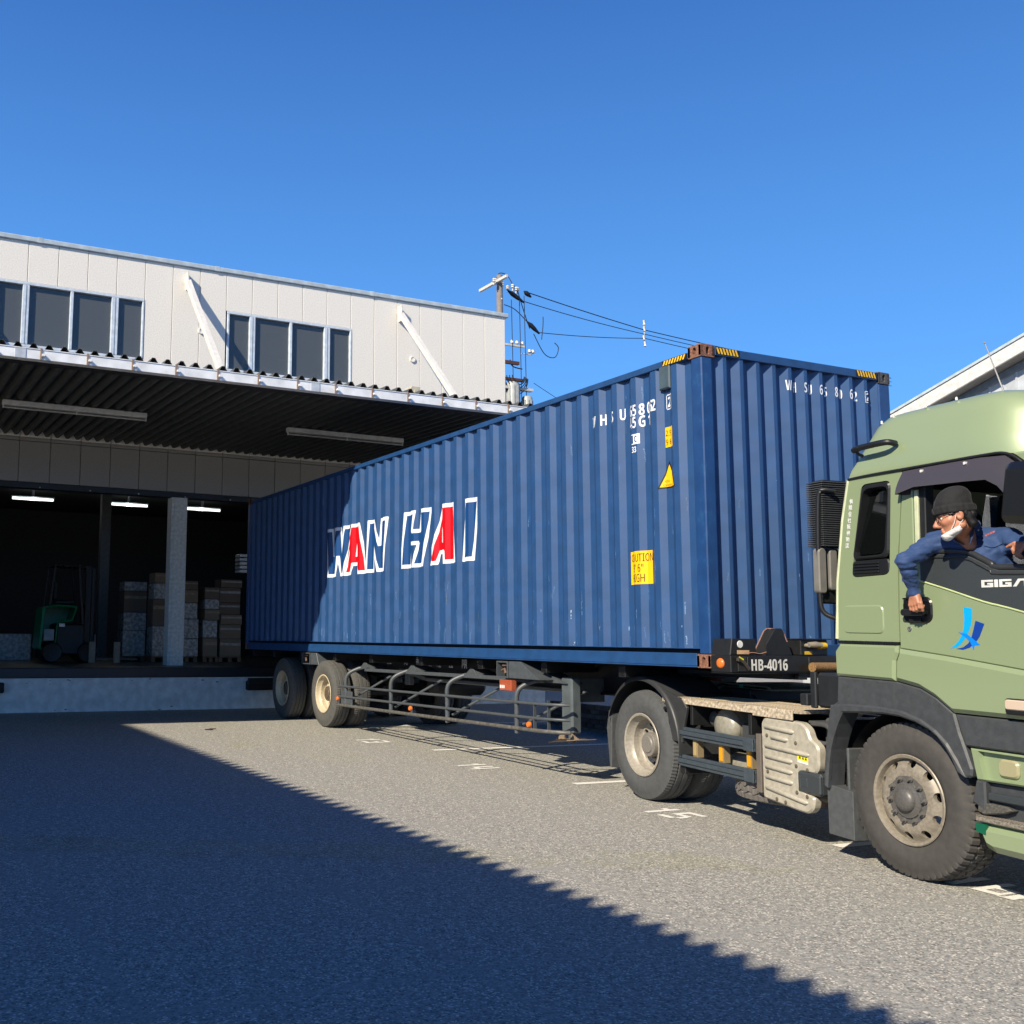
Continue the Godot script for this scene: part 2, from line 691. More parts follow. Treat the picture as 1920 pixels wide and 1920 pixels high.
func build_warehouse() -> void:
	var w := thing("warehouse", "two storey warehouse of cream concrete panels with an open loading dock", "building")
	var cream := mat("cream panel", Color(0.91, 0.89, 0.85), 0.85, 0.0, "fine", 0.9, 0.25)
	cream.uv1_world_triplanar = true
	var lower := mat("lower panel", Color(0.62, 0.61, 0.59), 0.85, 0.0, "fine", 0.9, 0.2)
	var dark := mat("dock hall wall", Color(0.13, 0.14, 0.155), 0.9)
	var coping := mat("coping metal", Color(0.72, 0.77, 0.80), 0.45, 0.0, "mottle", 0.6)
	var alu := mat("window aluminium", Color(0.82, 0.86, 0.90), 0.35)
	var Z := FACADE
	var R := 7.33
	# panels 0.6 m wide, joints recessed
	for i in range(-27, 20):
		var x0 := -4.092 + 0.6 * i
		var x1 := minf(x0 + 0.6, R)
		if x1 - x0 < 0.1:
			continue
		var win := (i >= -1 and i < 4) or (i >= 7 and i < 12) or (i >= -9 and i < -4) or (i >= -17 and i < -12)
		var y1 := 9.30
		var b := MB.new()
		b.box(Vector3(x0 + 0.005, 8.46 if win else 5.30, Z - 0.1), Vector3(x1 - 0.005, y1, Z), 0.006)
		obj("wall_panel", b, cream, w)
		if win:
			var u := MB.new()
			u.box(Vector3(x0 + 0.005, 5.30, Z - 0.1), Vector3(x1 - 0.005, 7.10, Z), 0.006)
			obj("wall_panel", u, cream, w)
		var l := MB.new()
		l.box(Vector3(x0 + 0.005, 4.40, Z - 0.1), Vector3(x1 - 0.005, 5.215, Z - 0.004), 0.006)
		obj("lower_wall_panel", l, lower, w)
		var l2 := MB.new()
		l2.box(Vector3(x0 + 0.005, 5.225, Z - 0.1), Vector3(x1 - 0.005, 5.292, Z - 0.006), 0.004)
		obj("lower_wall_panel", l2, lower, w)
	var bk := MB.new()   # what closes the joints, the other walls, roof and slabs
	for q in [[-20.3, 4.4, R, 7.05], [-20.3, 8.5, R, 9.28]]:
		bk.box(Vector3(q[0], q[1], Z - 0.16), Vector3(q[2], q[3], Z - 0.102))
	for q in [[-20.3, -14.29], [-11.29, -9.49], [-6.49, -4.695], [-1.69, 0.105], [3.112, R]]:
		bk.box(Vector3(q[0], 7.05, Z - 0.16), Vector3(q[1], 8.5, Z - 0.102))
	bk.box(Vector3(R - 0.15, 0, -40), Vector3(R, 9.28, Z - 0.161))
	bk.box(Vector3(-20.3, 0, -40), Vector3(-20.15, 9.28, Z - 0.161))
	bk.box(Vector3(-20.149, 0, -40), Vector3(R - 0.151, 9.28, -39.85))
	bk.box(Vector3(-20.149, 9.15, -39.849), Vector3(R - 0.151, 9.27, Z - 0.161))
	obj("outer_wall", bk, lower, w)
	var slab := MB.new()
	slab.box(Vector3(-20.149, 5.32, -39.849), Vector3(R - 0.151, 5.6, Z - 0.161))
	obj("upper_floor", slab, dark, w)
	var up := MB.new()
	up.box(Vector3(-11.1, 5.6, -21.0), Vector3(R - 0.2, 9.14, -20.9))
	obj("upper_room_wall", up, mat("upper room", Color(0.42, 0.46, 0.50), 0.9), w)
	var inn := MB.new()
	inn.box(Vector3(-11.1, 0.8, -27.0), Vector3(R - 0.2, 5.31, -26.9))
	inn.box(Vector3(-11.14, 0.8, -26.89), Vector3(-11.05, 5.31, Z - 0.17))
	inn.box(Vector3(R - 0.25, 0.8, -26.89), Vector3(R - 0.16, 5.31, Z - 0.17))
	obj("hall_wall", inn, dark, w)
	# coping along the roof edge, in lengths
	for i in 8:
		var b := MB.new()
		var x0 := -22.68 + 3.76 * i
		b.box(Vector3(x0, 9.302, Z - 0.2), Vector3(x0 + 3.752, 9.405, Z + 0.045), 0.012)
		obj("coping", b, coping, w)
		if i > 0:
			var j := MB.new()
			j.box(Vector3(x0 - 0.05, 9.300, Z - 0.2), Vector3(x0 + 0.05, 9.412, Z + 0.05), 0.004)
			obj("coping_joint", j, coping, w)
	# windows
	for c in [-12.79, -7.99, -3.192, 1.632]:
		var fr := MB.new()
		var h := 1.495
		var zf := Z + 0.012
		fr.box(Vector3(c - h, 8.40, Z - 0.1), Vector3(c + h, 8.455, zf), 0.006)
		fr.box(Vector3(c - h, 7.11, Z - 0.1), Vector3(c + h, 7.17, zf), 0.006)
		var mull := [[-1.495, -1.445], [-0.98, -0.845], [-0.035, 0.03], [0.81, 0.955], [1.452, 1.495]]
		for m in mull:
			fr.box(Vector3(c + m[0], 7.172, Z - 0.1), Vector3(c + m[1], 8.398, zf + 0.003), 0.008)
		var wn := obj("window", fr, alu, w)
		var lines := MB.new()
		for m in [[-0.91, 0.006], [0.885, 0.006]]:
			lines.box(Vector3(c + m[0] - m[1], 7.18, zf), Vector3(c + m[0] + m[1], 8.39, zf + 0.009))
		obj("sash_seam", lines, mat("sash seam", Color(0.52, 0.58, 0.63), 0.5), wn)
		for k in 4:
			var p := MB.new()
			p.box(Vector3(c + mull[k][1], 7.17, Z - 0.065), Vector3(c + mull[k + 1][0], 8.40, Z - 0.059))
			obj("pane", p, glass("upper pane", Color(0.33, 0.345, 0.35, 0.8)), wn)
	# ceiling lights seen through the upper windows
	for q in [[-4.1, -16.5], [-1.6, -18.0], [1.4, -17.0], [2.4, -19.0]]:
		var b := MB.new()
		b.box(Vector3(q[0], 8.85, q[1] - 0.08), Vector3(q[0] + 1.25, 8.93, q[1] + 0.08), 0.01)
		obj("ceiling_batten", b, mat("batten white", Color(0.75, 0.76, 0.77), 0.5), w)
	# steel header over the dock opening, with bolts
	var hd := MB.new()
	hd.box(Vector3(-20.1, 4.275, Z - 0.22), Vector3(R - 0.16, 4.392, Z + 0.02), 0.008)
	var hb := obj("header_beam", hd, mat("header steel", Color(0.16, 0.18, 0.21), 0.6), w)
	for i in 18:
		var b := MB.new()
		b.xf = at(Vector3(-10.6 + i * 0.99, 4.30, Z + 0.02))
		b.box(Vector3(-0.014, -0.014, 0), Vector3(0.014, 0.014, 0.018), 0.004)
		obj("bolt", b, mat("bolt white", Color(0.75, 0.75, 0.73), 0.5), hb)
	# columns
	for x in [-0.81, 6.9, -8.6]:
		var b := MB.new()
		b.box(Vector3(x - 0.135, 0.8, Z + 0.005), Vector3(x + 0.135, 4.27, Z + 0.12), 0.006)
		b.box(Vector3(x - 0.195, 0.8, Z - 0.22), Vector3(x - 0.136, 4.27, Z + 0.10), 0.004)
		b.box(Vector3(x - 0.135, 0.8, Z - 0.22), Vector3(x + 0.10, 4.27, Z + 0.004), 0.004)
		obj("column", b, mat("column paint", Color(0.86, 0.86, 0.83), 0.6, 0.0, "mottle", 2.0), w)
	for x in [-1.16, -6.0, 4.2]:
		var b := MB.new()
		b.box(Vector3(x - 0.12, 0.8, -20.1), Vector3(x + 0.12, 5.3, -19.85), 0.006)
		obj("inner_column", b, mat("inner column", Color(0.36, 0.38, 0.39), 0.7), w)
	# dock: slab, dark steel edge, white front wall, rubber bumpers
	var fl := MB.new()
	fl.box(Vector3(-20.2, 0.0, -39.8), Vector3(R - 0.16, 0.80, -12.80))
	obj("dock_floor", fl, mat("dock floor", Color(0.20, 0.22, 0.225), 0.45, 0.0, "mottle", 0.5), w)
	var ed := MB.new()
	ed.box(Vector3(-20.2, 0.615, -12.80), Vector3(R, 0.803, -12.73), 0.012)
	obj("dock_edge", ed, mat("dock edge", Color(0.10, 0.115, 0.14), 0.5), w)
	var dw := MB.new()
	dw.box(Vector3(-20.2, -0.2, -12.80), Vector3(R, 0.612, -12.755))
	obj("dock_wall", dw, mat("dock wall white", Color(0.88, 0.875, 0.85), 0.8, 0.0, "mottle", 0.7, 0.1), w)
	var ch := MB.new()   # chips where trucks touched the wall
	for i in 26:
		var x := rng.randf_range(-6.0, 0.4)
		var y := rng.randf_range(0.50, 0.60) if i < 18 else rng.randf_range(0.0, 0.08)
		var a := rng.randf_range(0.01, 0.05)
		ch.box(Vector3(x, y, -12.755), Vector3(x + a, y + a * 0.35, -12.752))
	obj("chipped_paint", ch, mat("chip", Color(0.22, 0.23, 0.25), 0.9), w)
	for x in [0.22, -4.9]:
		var b := MB.new()
		b.box(Vector3(x, 0.36, -12.755), Vector3(x + 0.55, 0.545, -12.62), 0.02)
		obj("dock_bumper", b, mat("rubber black", Color(0.07, 0.07, 0.075), 0.8), w)
	# canopy
	var cp := obj("canopy_roof", corrugated_sheet(-9.4, R, -6.8400, 5.10, Z + 0.002, 5.33), mat("canopy sheet", Color(0.30, 0.31, 0.31), 0.7, 0.0, "mottle", 0.5), w)
	var white := mat("gutter white", Color(0.93, 0.935, 0.935), 0.5, 0.0, "mottle", 0.5)
	for i in 4:
		var g := MB.new()
		var x0 := -9.2 + i * 4.14
		g.box(Vector3(x0, 4.952, -6.8550), Vector3(x0 + 4.136, 5.082, -6.8450), 0.003)
		g.box(Vector3(x0, 4.952, -6.8445), Vector3(x0 + 4.136, 4.962, -6.7200))
		g.box(Vector3(x0, 4.952, -6.7190), Vector3(x0 + 4.136, 5.077, -6.7100))
		g.bar(Vector3(x0, 5.083, -6.7120), Vector3(x0 + 4.136, 5.083, -6.7120), 0.022, 0.012, Vector3.UP, 0.003)
		obj("gutter", g, white, cp)
		if i > 0:
			var j := MB.new()
			j.box(Vector3(x0 - 0.07, 4.945, -6.7088), Vector3(x0 + 0.07, 5.072, -6.7020), 0.003)
			obj("gutter_joint", j, mat("gutter joint", Color(0.74, 0.77, 0.80), 0.45), cp)
	for i in 28:
		var x := -9.0 + 0.6 * i
		var g := MB.new()
		g.box(Vector3(x - 0.012, 4.942, -6.7070), Vector3(x + 0.012, 5.102, -6.6940), 0.002)
		obj("gutter_strap", g, mat("rusty strap", Color(0.66, 0.55, 0.47), 0.8, 0.0, "heavy", 6.0), cp)
		var e := MB.new()
		e.xf = at(Vector3(x + 0.03, 5.007, -6.7070)) * Transform3D(Basis(Vector3(1, 0, 0), PI / 2), Vector3())
		e.lathe([Vector2(0.0, 0.05), Vector2(0.02, 0.05), Vector2(0.024, 0.0)], 8)
		obj("strap_hook", e, white, cp)
	var fb := MB.new()
	fb.box(Vector3(-9.2, 4.955, -7.0700), Vector3(R, 5.09, -6.9200), 0.004)
	obj("canopy_beam", fb, mat("canopy beam", Color(0.16, 0.16, 0.17), 0.7), cp)
	# white steel braces that hold the canopy from the wall
	for x in [-0.80, 4.352, -5.95]:
		var b := MB.new()
		b.bar(Vector3(x, 9.0, Z + 0.06), Vector3(x, 5.38, -10.60), 0.13, 0.10, Vector3.UP, 0.006)
		b.box(Vector3(x - 0.012, 8.78, Z), Vector3(x + 0.012, 9.16, Z + 0.16))
		obj("canopy_brace", b, mat("brace white", Color(0.86, 0.85, 0.82), 0.5), w)
		var r := MB.new()
		r.xf = Transform3D(Basis(Vector3(1, 0, 0), PI / 2), Vector3(x + 0.36, 7.93, Z))
		r.lathe([Vector2(0.0, 0.02), Vector2(0.045, 0.022), Vector2(0.045, 0.03), Vector2(0.07, 0.03), Vector2(0.075, 0.0)], 20)
		obj("vent_ring", r, cream, w)
	# small lamp box lying on the canopy
	var lb := MB.new()
	lb.xf = at(Vector3(1.05, 5.2, -8.0))
	lb.prism(V2([0, 0, 0.42, 0, 0.42, 0.34, 0.26, 0.34]), -0.1, 0.1, 0.01)
	lb.box(Vector3(0.30, 0.05, 0.10), Vector3(0.39, 0.28, 0.115), 0.004)
	obj("canopy_box", lb, mat("box cream", Color(0.75, 0.72, 0.64), 0.6), w)


func build_left_building() -> void:   # stands beside the camera and throws the big shadow
	var w := thing("side_canopy", "open canopy of folded metal sheets left of the yard that shades the asphalt", "canopy")
	var sheet := MB.new()   # folded plates, ridges running across
	var pr := [Vector2(0, 0), Vector2(0.05, 0), Vector2(0.10, 0.125), Vector2(0.14, 0.125), Vector2(0.20, 0)]
	var z := -14.15
	while z < 14.0:
		for i in 4:
			var p: Vector2 = pr[i]
			var q: Vector2 = pr[i + 1]
			sheet.quad(Vector3(-9.22, 5.07 + p.y, z + p.x), Vector3(-9.22, 5.07 + q.y, z + q.x), Vector3(-15.6, 5.30 + q.y, z + q.x), Vector3(-15.6, 5.30 + p.y, z + p.x))
		z += 0.2
	obj("canopy_roof", sheet, mats["canopy sheet"], w)
	var g := MB.new()
	g.box(Vector3(-9.34, 4.93, -6.4), Vector3(-9.26, 5.05, 14.0))
	obj("gutter", g, mats["gutter white"], w)
	for k in 4:
		var b := MB.new()
		b.box(Vector3(-15.5, -0.4, -6.0 + k * 6.4), Vector3(-15.3, 5.28, -5.8 + k * 6.4), 0.01)
		obj("post", b, mats["column paint"], w)


func build_right_building() -> void:   # gabled shed seen over the cab
	var w := thing("ribbed_metal_shed", "gabled shed with ribbed pale metal wall and white barge board", "building")
	var X := 15.0
	var pitch := 0.33
	var z0 := -13.5
	var z1 := 6.5
	var y0 := 6.75 + pitch * (z0 + 9.6)
	var rib := MB.new()
	var z := z0 + 0.6
	while z < z1:
		var yt := 6.75 + pitch * (z + 9.6) - 0.30
		var pr := [Vector2(0, 0), Vector2(0.24, 0), Vector2(0.255, -0.03), Vector2(0.285, -0.03), Vector2(0.30, 0)]
		for i in 4:
			var a: Vector2 = pr[i]
			var c: Vector2 = pr[i + 1]
			rib.quad(Vector3(X + 0.45 + a.y, -0.5, z + a.x), Vector3(X + 0.45 + c.y, -0.5, z + c.x), Vector3(X + 0.45 + c.y, yt + pitch * c.x, z + c.x), Vector3(X + 0.45 + a.y, yt + pitch * a.x, z + a.x))
		z += 0.30
	obj("wall", rib, mat("shed metal", Color(0.76, 0.78, 0.80), 0.45, 0.1, "mottle", 0.4), w)
	var inner := MB.new()
	inner.xf = side(X)
	inner.prism(V2([z0 + 0.6, -0.5, z1, -0.5, z1, 6.3 + pitch * (z1 + 9.6), z0 + 0.6, y0 + 0.15]), -12.0, -0.5)
	obj("body", inner, mats["shed metal"], w)
	var bb := MB.new()
	bb.xf = side(X)
	var yr := 6.75 + pitch * (z1 + 9.6)
	bb.prism(V2([z0, y0 - 0.30, z1, yr - 0.30, z1, yr, z0, y0]), -0.05, 0.0, 0.006)
	obj("barge_board", bb, mat("barge white", Color(0.86, 0.85, 0.83), 0.5), w)
	var sf := MB.new()
	sf.xf = side(X)
	sf.prism(V2([z0, y0 - 0.28, z1, yr - 0.28, z1, yr - 0.26, z0, y0 - 0.26]), -0.5, -0.051)
	obj("soffit", sf, mat("soffit grey", Color(0.55, 0.54, 0.53), 0.8), w)
	var rf := MB.new()
	rf.xf = side(X)
	rf.prism(V2([z0, y0 + 0.002, z1, yr + 0.002, z1, yr + 0.06, z0, y0 + 0.06]), -14.0, 0.03)
	obj("roof", rf, mats["coping metal"], w)
	var tr := MB.new()
	tr.xf = side(X)
	tr.prism(V2([z0 + 0.5, y0 - 0.45 + 0.165, z1, yr - 0.45, z1, yr - 0.29, z0 + 0.5, y0 - 0.29 + 0.165]), -0.46, -0.40, 0.004)
	obj("wall_trim", tr, mat("trim grey", Color(0.52, 0.56, 0.58), 0.5), w)


# ---------------------------------------------------------------- the container
func scratched_paint(key: String, c: Color, w: int, h: int, seed_: int, marks: int, low: float) -> StandardMaterial3D:
	var n := FastNoiseLite.new()
	n.seed = seed_
	n.frequency = 0.02
	n.fractal_octaves = 5
	var im := n.get_image(w, h, false, false, true)
	im.convert(Image.FORMAT_L8)
	var nd := im.get_data()
	var d := PackedByteArray()
	d.resize(w * h * 3)
	for i in w * h:
		var v := 0.86 + 0.14 * (nd[i] / 255.0)
		d[i * 3] = int(255.0 * minf(1.0, c.r * v))
		d[i * 3 + 1] = int(255.0 * minf(1.0, c.g * v))
		d[i * 3 + 2] = int(255.0 * minf(1.0, c.b * v))
	im = Image.create_from_data(w, h, false, Image.FORMAT_RGB8, d)
	var r := RandomNumberGenerator.new()
	r.seed = seed_
	for k in marks:    # scuffs: short, mostly upright strokes of bare primer, chalky paint or rust
		var x := r.randi_range(2, w - 3)
		var y := int(h * (1.0 - low * r.randf() * r.randf())) - 3 if r.randf() < 0.8 else r.randi_range(4, h - 30)
		y = clampi(y, 2, h - 3)
		var lenn := r.randi_range(3, 26)
		var tone := c.lerp([Color(0.62, 0.68, 0.78), Color(0.52, 0.60, 0.72), Color(0.55, 0.45, 0.36), Color(0.75, 0.78, 0.82)][r.randi_range(0, 3)], r.randf_range(0.15, 0.55) if r.randf() < 0.85 else 0.85)
		for i in lenn:
			if r.randf() < 0.75:
				im.set_pixel(clampi(x, 0, w - 1), clampi(y - i, 0, h - 1), tone)
				if r.randf() < 0.3:
					im.set_pixel(clampi(x + 1, 0, w - 1), clampi(y - i, 0, h - 1), tone.lerp(c, 0.4))
			if r.randf() < 0.12:
				x += r.randi_range(-1, 1)
	var m := StandardMaterial3D.new()
	m.resource_name = key
	m.albedo_texture = ImageTexture.create_from_image(im)
	m.roughness = 0.58
	m.metallic_specular = 0.6
	m.roughness_texture = tex["rough"]
	m.uv1_scale = Vector3(1, 1, 1)
	mats[key] = m
	return m


func corrugated(u0: float, u1: float, v0: float, v1: float, br: PackedFloat32Array, dp: PackedFloat32Array, rows := 6) -> ArrayMesh:   # uv covers the sheet
	var st := SurfaceTool.new()
	st.begin(Mesh.PRIMITIVE_TRIANGLES)
	for i in br.size() - 1:
		var nrm := Vector3(-(dp[i + 1] - dp[i]), 0, br[i + 1] - br[i]).normalized()
		for j in rows:
			for k in [[0, 0], [1, 1], [1, 0], [0, 0], [0, 1], [1, 1]]:
				var v: float = lerpf(v0, v1, float(j + k[1]) / rows)
				var u: float = br[i + k[0]]
				st.set_normal(nrm)
				st.set_uv(Vector2((u - u0) / (u1 - u0), 1.0 - (v - v0) / (v1 - v0)))
				st.add_vertex(Vector3(u, v, dp[i + k[0]]))
	return st.commit()


var side_br := PackedFloat32Array()
var side_dp := PackedFloat32Array()
var end_br := PackedFloat32Array()
var end_dp := PackedFloat32Array()


func casting(b: MB, lo: Vector3, hi: Vector3) -> void:   # a corner casting with an oval hole in each outer face
	b.box(lo + Vector3(0.03, 0.03, 0.03), hi - Vector3(0.03, 0.03, 0.03))
	var c := (lo + hi) / 2
	var h := (hi - lo) / 2
	for f in [[Basis(Vector3(1, 0, 0), Vector3(0, 1, 0), Vector3(0, 0, 1)), h.x, h.y, h.z], [SIDE, h.z, h.y, h.x], [Basis(Vector3(-1, 0, 0), Vector3(0, 1, 0), Vector3(0, 0, -1)), h.x, h.y, h.z], [Basis(Vector3(0, 0, -1), Vector3(0, 1, 0), Vector3(1, 0, 0)), h.z, h.y, h.x]]:
		b.xf = Transform3D(f[0], c)
		var o := rrect(-f[1], -f[2], f[1], f[2], 0.012, 4)
		var inner := rrect(-0.019, -0.034, 0.019, 0.034, 0.0189, 4)
		b.frame(o, inner, f[3] - 0.03, f[3], 0.003)
	b.xf = Transform3D()
	b.box(Vector3(lo.x + 0.012, hi.y - 0.03, lo.z + 0.012), Vector3(hi.x - 0.012, hi.y, hi.z - 0.012), 0.008)
	b.box(Vector3(lo.x + 0.012, lo.y, lo.z + 0.012), Vector3(hi.x - 0.012, lo.y + 0.03, hi.z - 0.012), 0.008)


func build_container() -> void:
	var base := Vector3(0, 1.164, 0)
	var t := thing("shipping_container", "blue corrugated high cube shipping container with red and white lettering", "container", at(base))
	var L := 12.192
	var W := 2.438
	var H := 2.896
	var navy := Color(0.110, 0.275, 0.465)
	var blue := mat("container blue", navy, 0.56, 0.0, "mottle", 0.7)
	var navy_side := scratched_paint("side paint", navy, 2048, 480, 4, 300, 0.55)
	var navy_end := scratched_paint("end paint", navy, 512, 600, 9, 40, 1.0)
	# profiles
	var p := 0.283
	var u := -L + 0.12
	var k := floori((u + 0.043) / p)
	side_br.append(u)
	side_dp.append(-0.010)
	var z := -0.043 + p * (k + 1)
	while z < -0.14:
		for q in [[0.0, -0.010], [0.069, -0.046], [0.146, -0.046], [0.211, -0.010]]:
			if z + q[0] > side_br[-1] + 0.01 and z + q[0] < -0.125:
				side_br.append(z + q[0])
				side_dp.append(q[1])
		z += p
	if side_dp[-1] < -0.02:
		side_br[-1] = minf(side_br[-1], -0.14)
	side_br.append(-0.11)
	side_dp.append(-0.010)
	u = 0.12
	end_br.append(u)
	end_dp.append(-0.062)
	var x := 0.267
	while x < W - 0.14:
		for q in [[-0.068, -0.064], [0.0, -0.012], [0.042, -0.012], [0.062, -0.064]]:
			if x + q[0] > end_br[-1] + 0.005 and x + q[0] < W - 0.13:
				end_br.append(x + q[0])
				end_dp.append(q[1])
		x += 0.202
	end_br.append(W - 0.11)
	end_dp.append(-0.062)
	var sd := obj("side_panel", corrugated(-L, 0, 0.165, 2.80, side_br, side_dp), navy_side, t)
	sd.transform = side()
	var ep := obj("end_panel", corrugated(0, W, 0.20, 2.82, end_br, end_dp), navy_end, t)
	var far := MB.new()
	far.box(Vector3(W - 0.05, 0.1, -L + 0.1), Vector3(W - 0.01, 2.82, -0.1))
	obj("far_side_panel", far, blue, t)
	var door := MB.new()
	door.box(Vector3(0.1, 0.1, -L + 0.02), Vector3(W / 2 - 0.006, 2.8, -L + 0.07), 0.01)
	door.box(Vector3(W / 2 + 0.006, 0.1, -L + 0.02), Vector3(W - 0.1, 2.8, -L + 0.07), 0.01)
	obj("rear_door", door, blue, t)
	var roof := MB.new()
	roof.box(Vector3(0.03, 2.80, -L + 0.05), Vector3(W - 0.03, 2.846, -0.05))
	obj("roof_panel", roof, blue, t)
	var fl := MB.new()
	fl.box(Vector3(0.055, 0.05, -L + 0.1), Vector3(W - 0.055, 0.16, -0.1))
	obj("floor_frame", fl, mat("container underside", Color(0.06, 0.065, 0.075), 0.9), t)
	# rails
	for s in [0.0, W - 0.06]:
		var b := MB.new()
		b.box(Vector3(s, 2.788, -L + 0.17), Vector3(s + 0.06, 2.848, -0.17), 0.004)
		obj("top_side_rail", b, blue, t)
		var r := MB.new()
		r.box(Vector3(s, 0.016, -L + 0.17), Vector3(s + 0.05, 0.128, -0.17), 0.004)
		r.box(Vector3(s - (0.006 if s == 0.0 else -0.001), 0.004, -L + 0.17), Vector3(s + 0.05, 0.0155, -0.17), 0.003)
		r.box(Vector3(s + 0.002, 0.166, -L + 0.12), Vector3(s + 0.055, 0.173, -0.12), 0.002)
		obj("bottom_side_rail", r, blue, t)
	var hr := MB.new()
	hr.box(Vector3(0.17, 2.806, -0.07), Vector3(W - 0.17, 2.884, -0.002), 0.004)
	obj("top_end_rail", hr, blue, t)
	var br := MB.new()
	br.box(Vector3(0.17, 0.01, -0.08), Vector3(W - 0.17, 0.215, -0.004), 0.004)
	obj("bottom_end_rail", br, blue, t)
	# posts and castings
	var post := mat("post paint", Color(0.100, 0.240, 0.430), 0.45, 0.0, "heavy", 3.0)
	post.albedo_color = Color(0.125, 0.285, 0.47)
	post.albedo_texture = post_texture()
	post.uv1_scale = Vector3(0.8, 0.8, 0.8)
	var rust := mat("casting rust", Color(0.62, 0.43, 0.34), 0.8, 0.0, "heavy", 5.0, 0.4)
	var grey_cast := mat("casting grey", Color(0.36, 0.35, 0.35), 0.7, 0.0, "heavy", 5.0, 0.3)
	for sx in [0, 1]:
		for sz in [0, 1]:
			var x0 := 0.0 if sx == 0 else W - 0.16
			var z0 := -0.165 if sz == 0 else -L
			var b := MB.new()
			b.box(Vector3(x0 + 0.002, 0.119, z0 + (0.03 if sz == 0 else 0.002)), Vector3(x0 + 0.130 if sx == 0 else x0 + 0.158, H - 0.119, z0 + (0.162 if sz == 0 else 0.13)), 0.010)
			obj("corner_post", b, post, t)
			for y in [0.0, H - 0.118]:
				var c := MB.new()
				casting(c, Vector3(x0 - 0.001, y, z0), Vector3(x0 + 0.161, y + 0.118, z0 + 0.166))
				obj("corner_casting", c, rust if sx == 0 or sz == 1 else grey_cast, t, "rust brown lower corner casting" if sx == 0 and sz == 0 and y == 0.0 else "")
	# vent box
	var v := MB.new()
	v.xf = side()
	v.prism(V2([-0.555, 2.575, -0.410, 2.575, -0.410, 2.800, -0.555, 2.800]), -0.046, 0.004, 0.012)
	obj("ventilator", v, mat("vent grey", Color(0.27, 0.34, 0.38), 0.6), t)
	# hazard strips: black blocks with yellow slanting bars
	var yellow := mat("hazard yellow", Color(0.98, 0.76, 0.08), 0.5, 0.0, "mottle", 3.0)
	var black := mat("hazard black", Color(0.035, 0.035, 0.04), 0.6)
	for q in [[side(), -0.50, -0.172, 2.794, 2.843, 0.001], [Transform3D(), 0.175, 0.462, 2.818, 2.880, -0.001], [Transform3D(), W - 0.465, W - 0.175, 2.818, 2.880, -0.001]]:
		var b := MB.new()
		b.xf = q[0]
		b.box(Vector3(q[1], q[3], q[5] - 0.002), Vector3(q[2], q[4], q[5] + 0.002))
		var h := obj("hazard_strip", b, black, t)
		var s := MB.new()
		s.xf = q[0]
		var a: float = q[1] + 0.006
		var lean: float = 0.022 if q[5] > 0.0 else -0.022
		while a < q[2] - 0.035:
			s.out([Vector3(a + maxf(0.0, -lean), q[3] + 0.003, q[5] + 0.0035), Vector3(a + 0.021 + maxf(0.0, -lean), q[3] + 0.003, q[5] + 0.0035), Vector3(a + 0.021 + maxf(0.0, lean), q[4] - 0.003, q[5] + 0.0035), Vector3(a + maxf(0.0, lean), q[4] - 0.003, q[5] + 0.0035)], Vector3(a, q[3], q[5] - 1))
			a += 0.037
		obj("yellow_stripe", s, yellow, h)
	# the big name: white letters with smaller blue or red ones laid over them
	var white := mat("letter white", Color(0.90, 0.91, 0.93), 0.45, 0.0, "fine", 2.0)
	var red := mat("letter red", Color(0.80, 0.035, 0.09), 0.45, 0.0, "fine", 2.0)
	var infill := mat("letter blue", Color(0.075, 0.26, 0.47), 0.5, 0.0, "fine", 2.0)
	var y0 := 1.197
	var y1 := 1.948
	var e := 0.052
	var letters := [
		["letter_w", [-8.37, y1, -8.30, y0, -7.99, y0, -7.94, 1.47, -7.88, y0, -7.71, y0, -7.44, y1, -7.70, y1, -7.80, 1.55, -7.86, y1, -8.04, y1, -8.13, 1.55, -8.16, y1], infill],
		["letter_a", [-7.70, y0, -7.45, y1, -7.13, y1, -6.955, y0, -7.20, y0, -7.24, 1.33, -7.38, 1.33, -7.43, y0], red],
		["letter_n", [-6.90, y0, -6.84, y1, -6.63, y1, -6.50, 1.60, -6.47, y1, -6.23, y1, -6.33, y0, -6.54, y0, -6.66, 1.55, -6.68, y0], infill],
		["letter_h", [-5.80, y0, -5.69, y1, -5.40, y1, -5.455, 1.69, -5.305, 1.69, -5.26, y1, -4.99, y1, -5.17, y0, -5.47, y0, -5.36, 1.50, -5.51, 1.50, -5.535, y0], infill],
		["letter_a", [-5.01, y0, -4.68, y1, -4.40, y1, -4.34, y0, -4.62, y0, -4.63, 1.33, -4.75, 1.33, -4.81, y0], red],
		["letter_i", [-4.20, y0, -4.10, y1, -3.82, y1, -3.93, y0], infill],
	]
	var holes := {1: [-7.33, 1.455, -7.25, 1.455, -7.275, 1.66], 4: [-4.71, 1.46, -4.625, 1.46, -4.635, 1.66]}
	for i in letters.size():
		var o := V2(letters[i][1])
		var b := MB.new()
		b.xf = side()
		for q in Geometry2D.offset_polygon(o, 0.012):
			conform(b, q, side_br, side_dp, 0.0015)
		var l := obj(letters[i][0], b, white, t)
		var c := MB.new()
		c.xf = side()
		for q in Geometry2D.offset_polygon(o, -0.040):
			conform(c, q, side_br, side_dp, 0.003)
		obj("infill", c, letters[i][2], l)
		if holes.has(i):
			var h := MB.new()
			h.xf = side()
			conform(h, V2(holes[i]), side_br, side_dp, 0.0045)
			obj("counter", h, white, l)
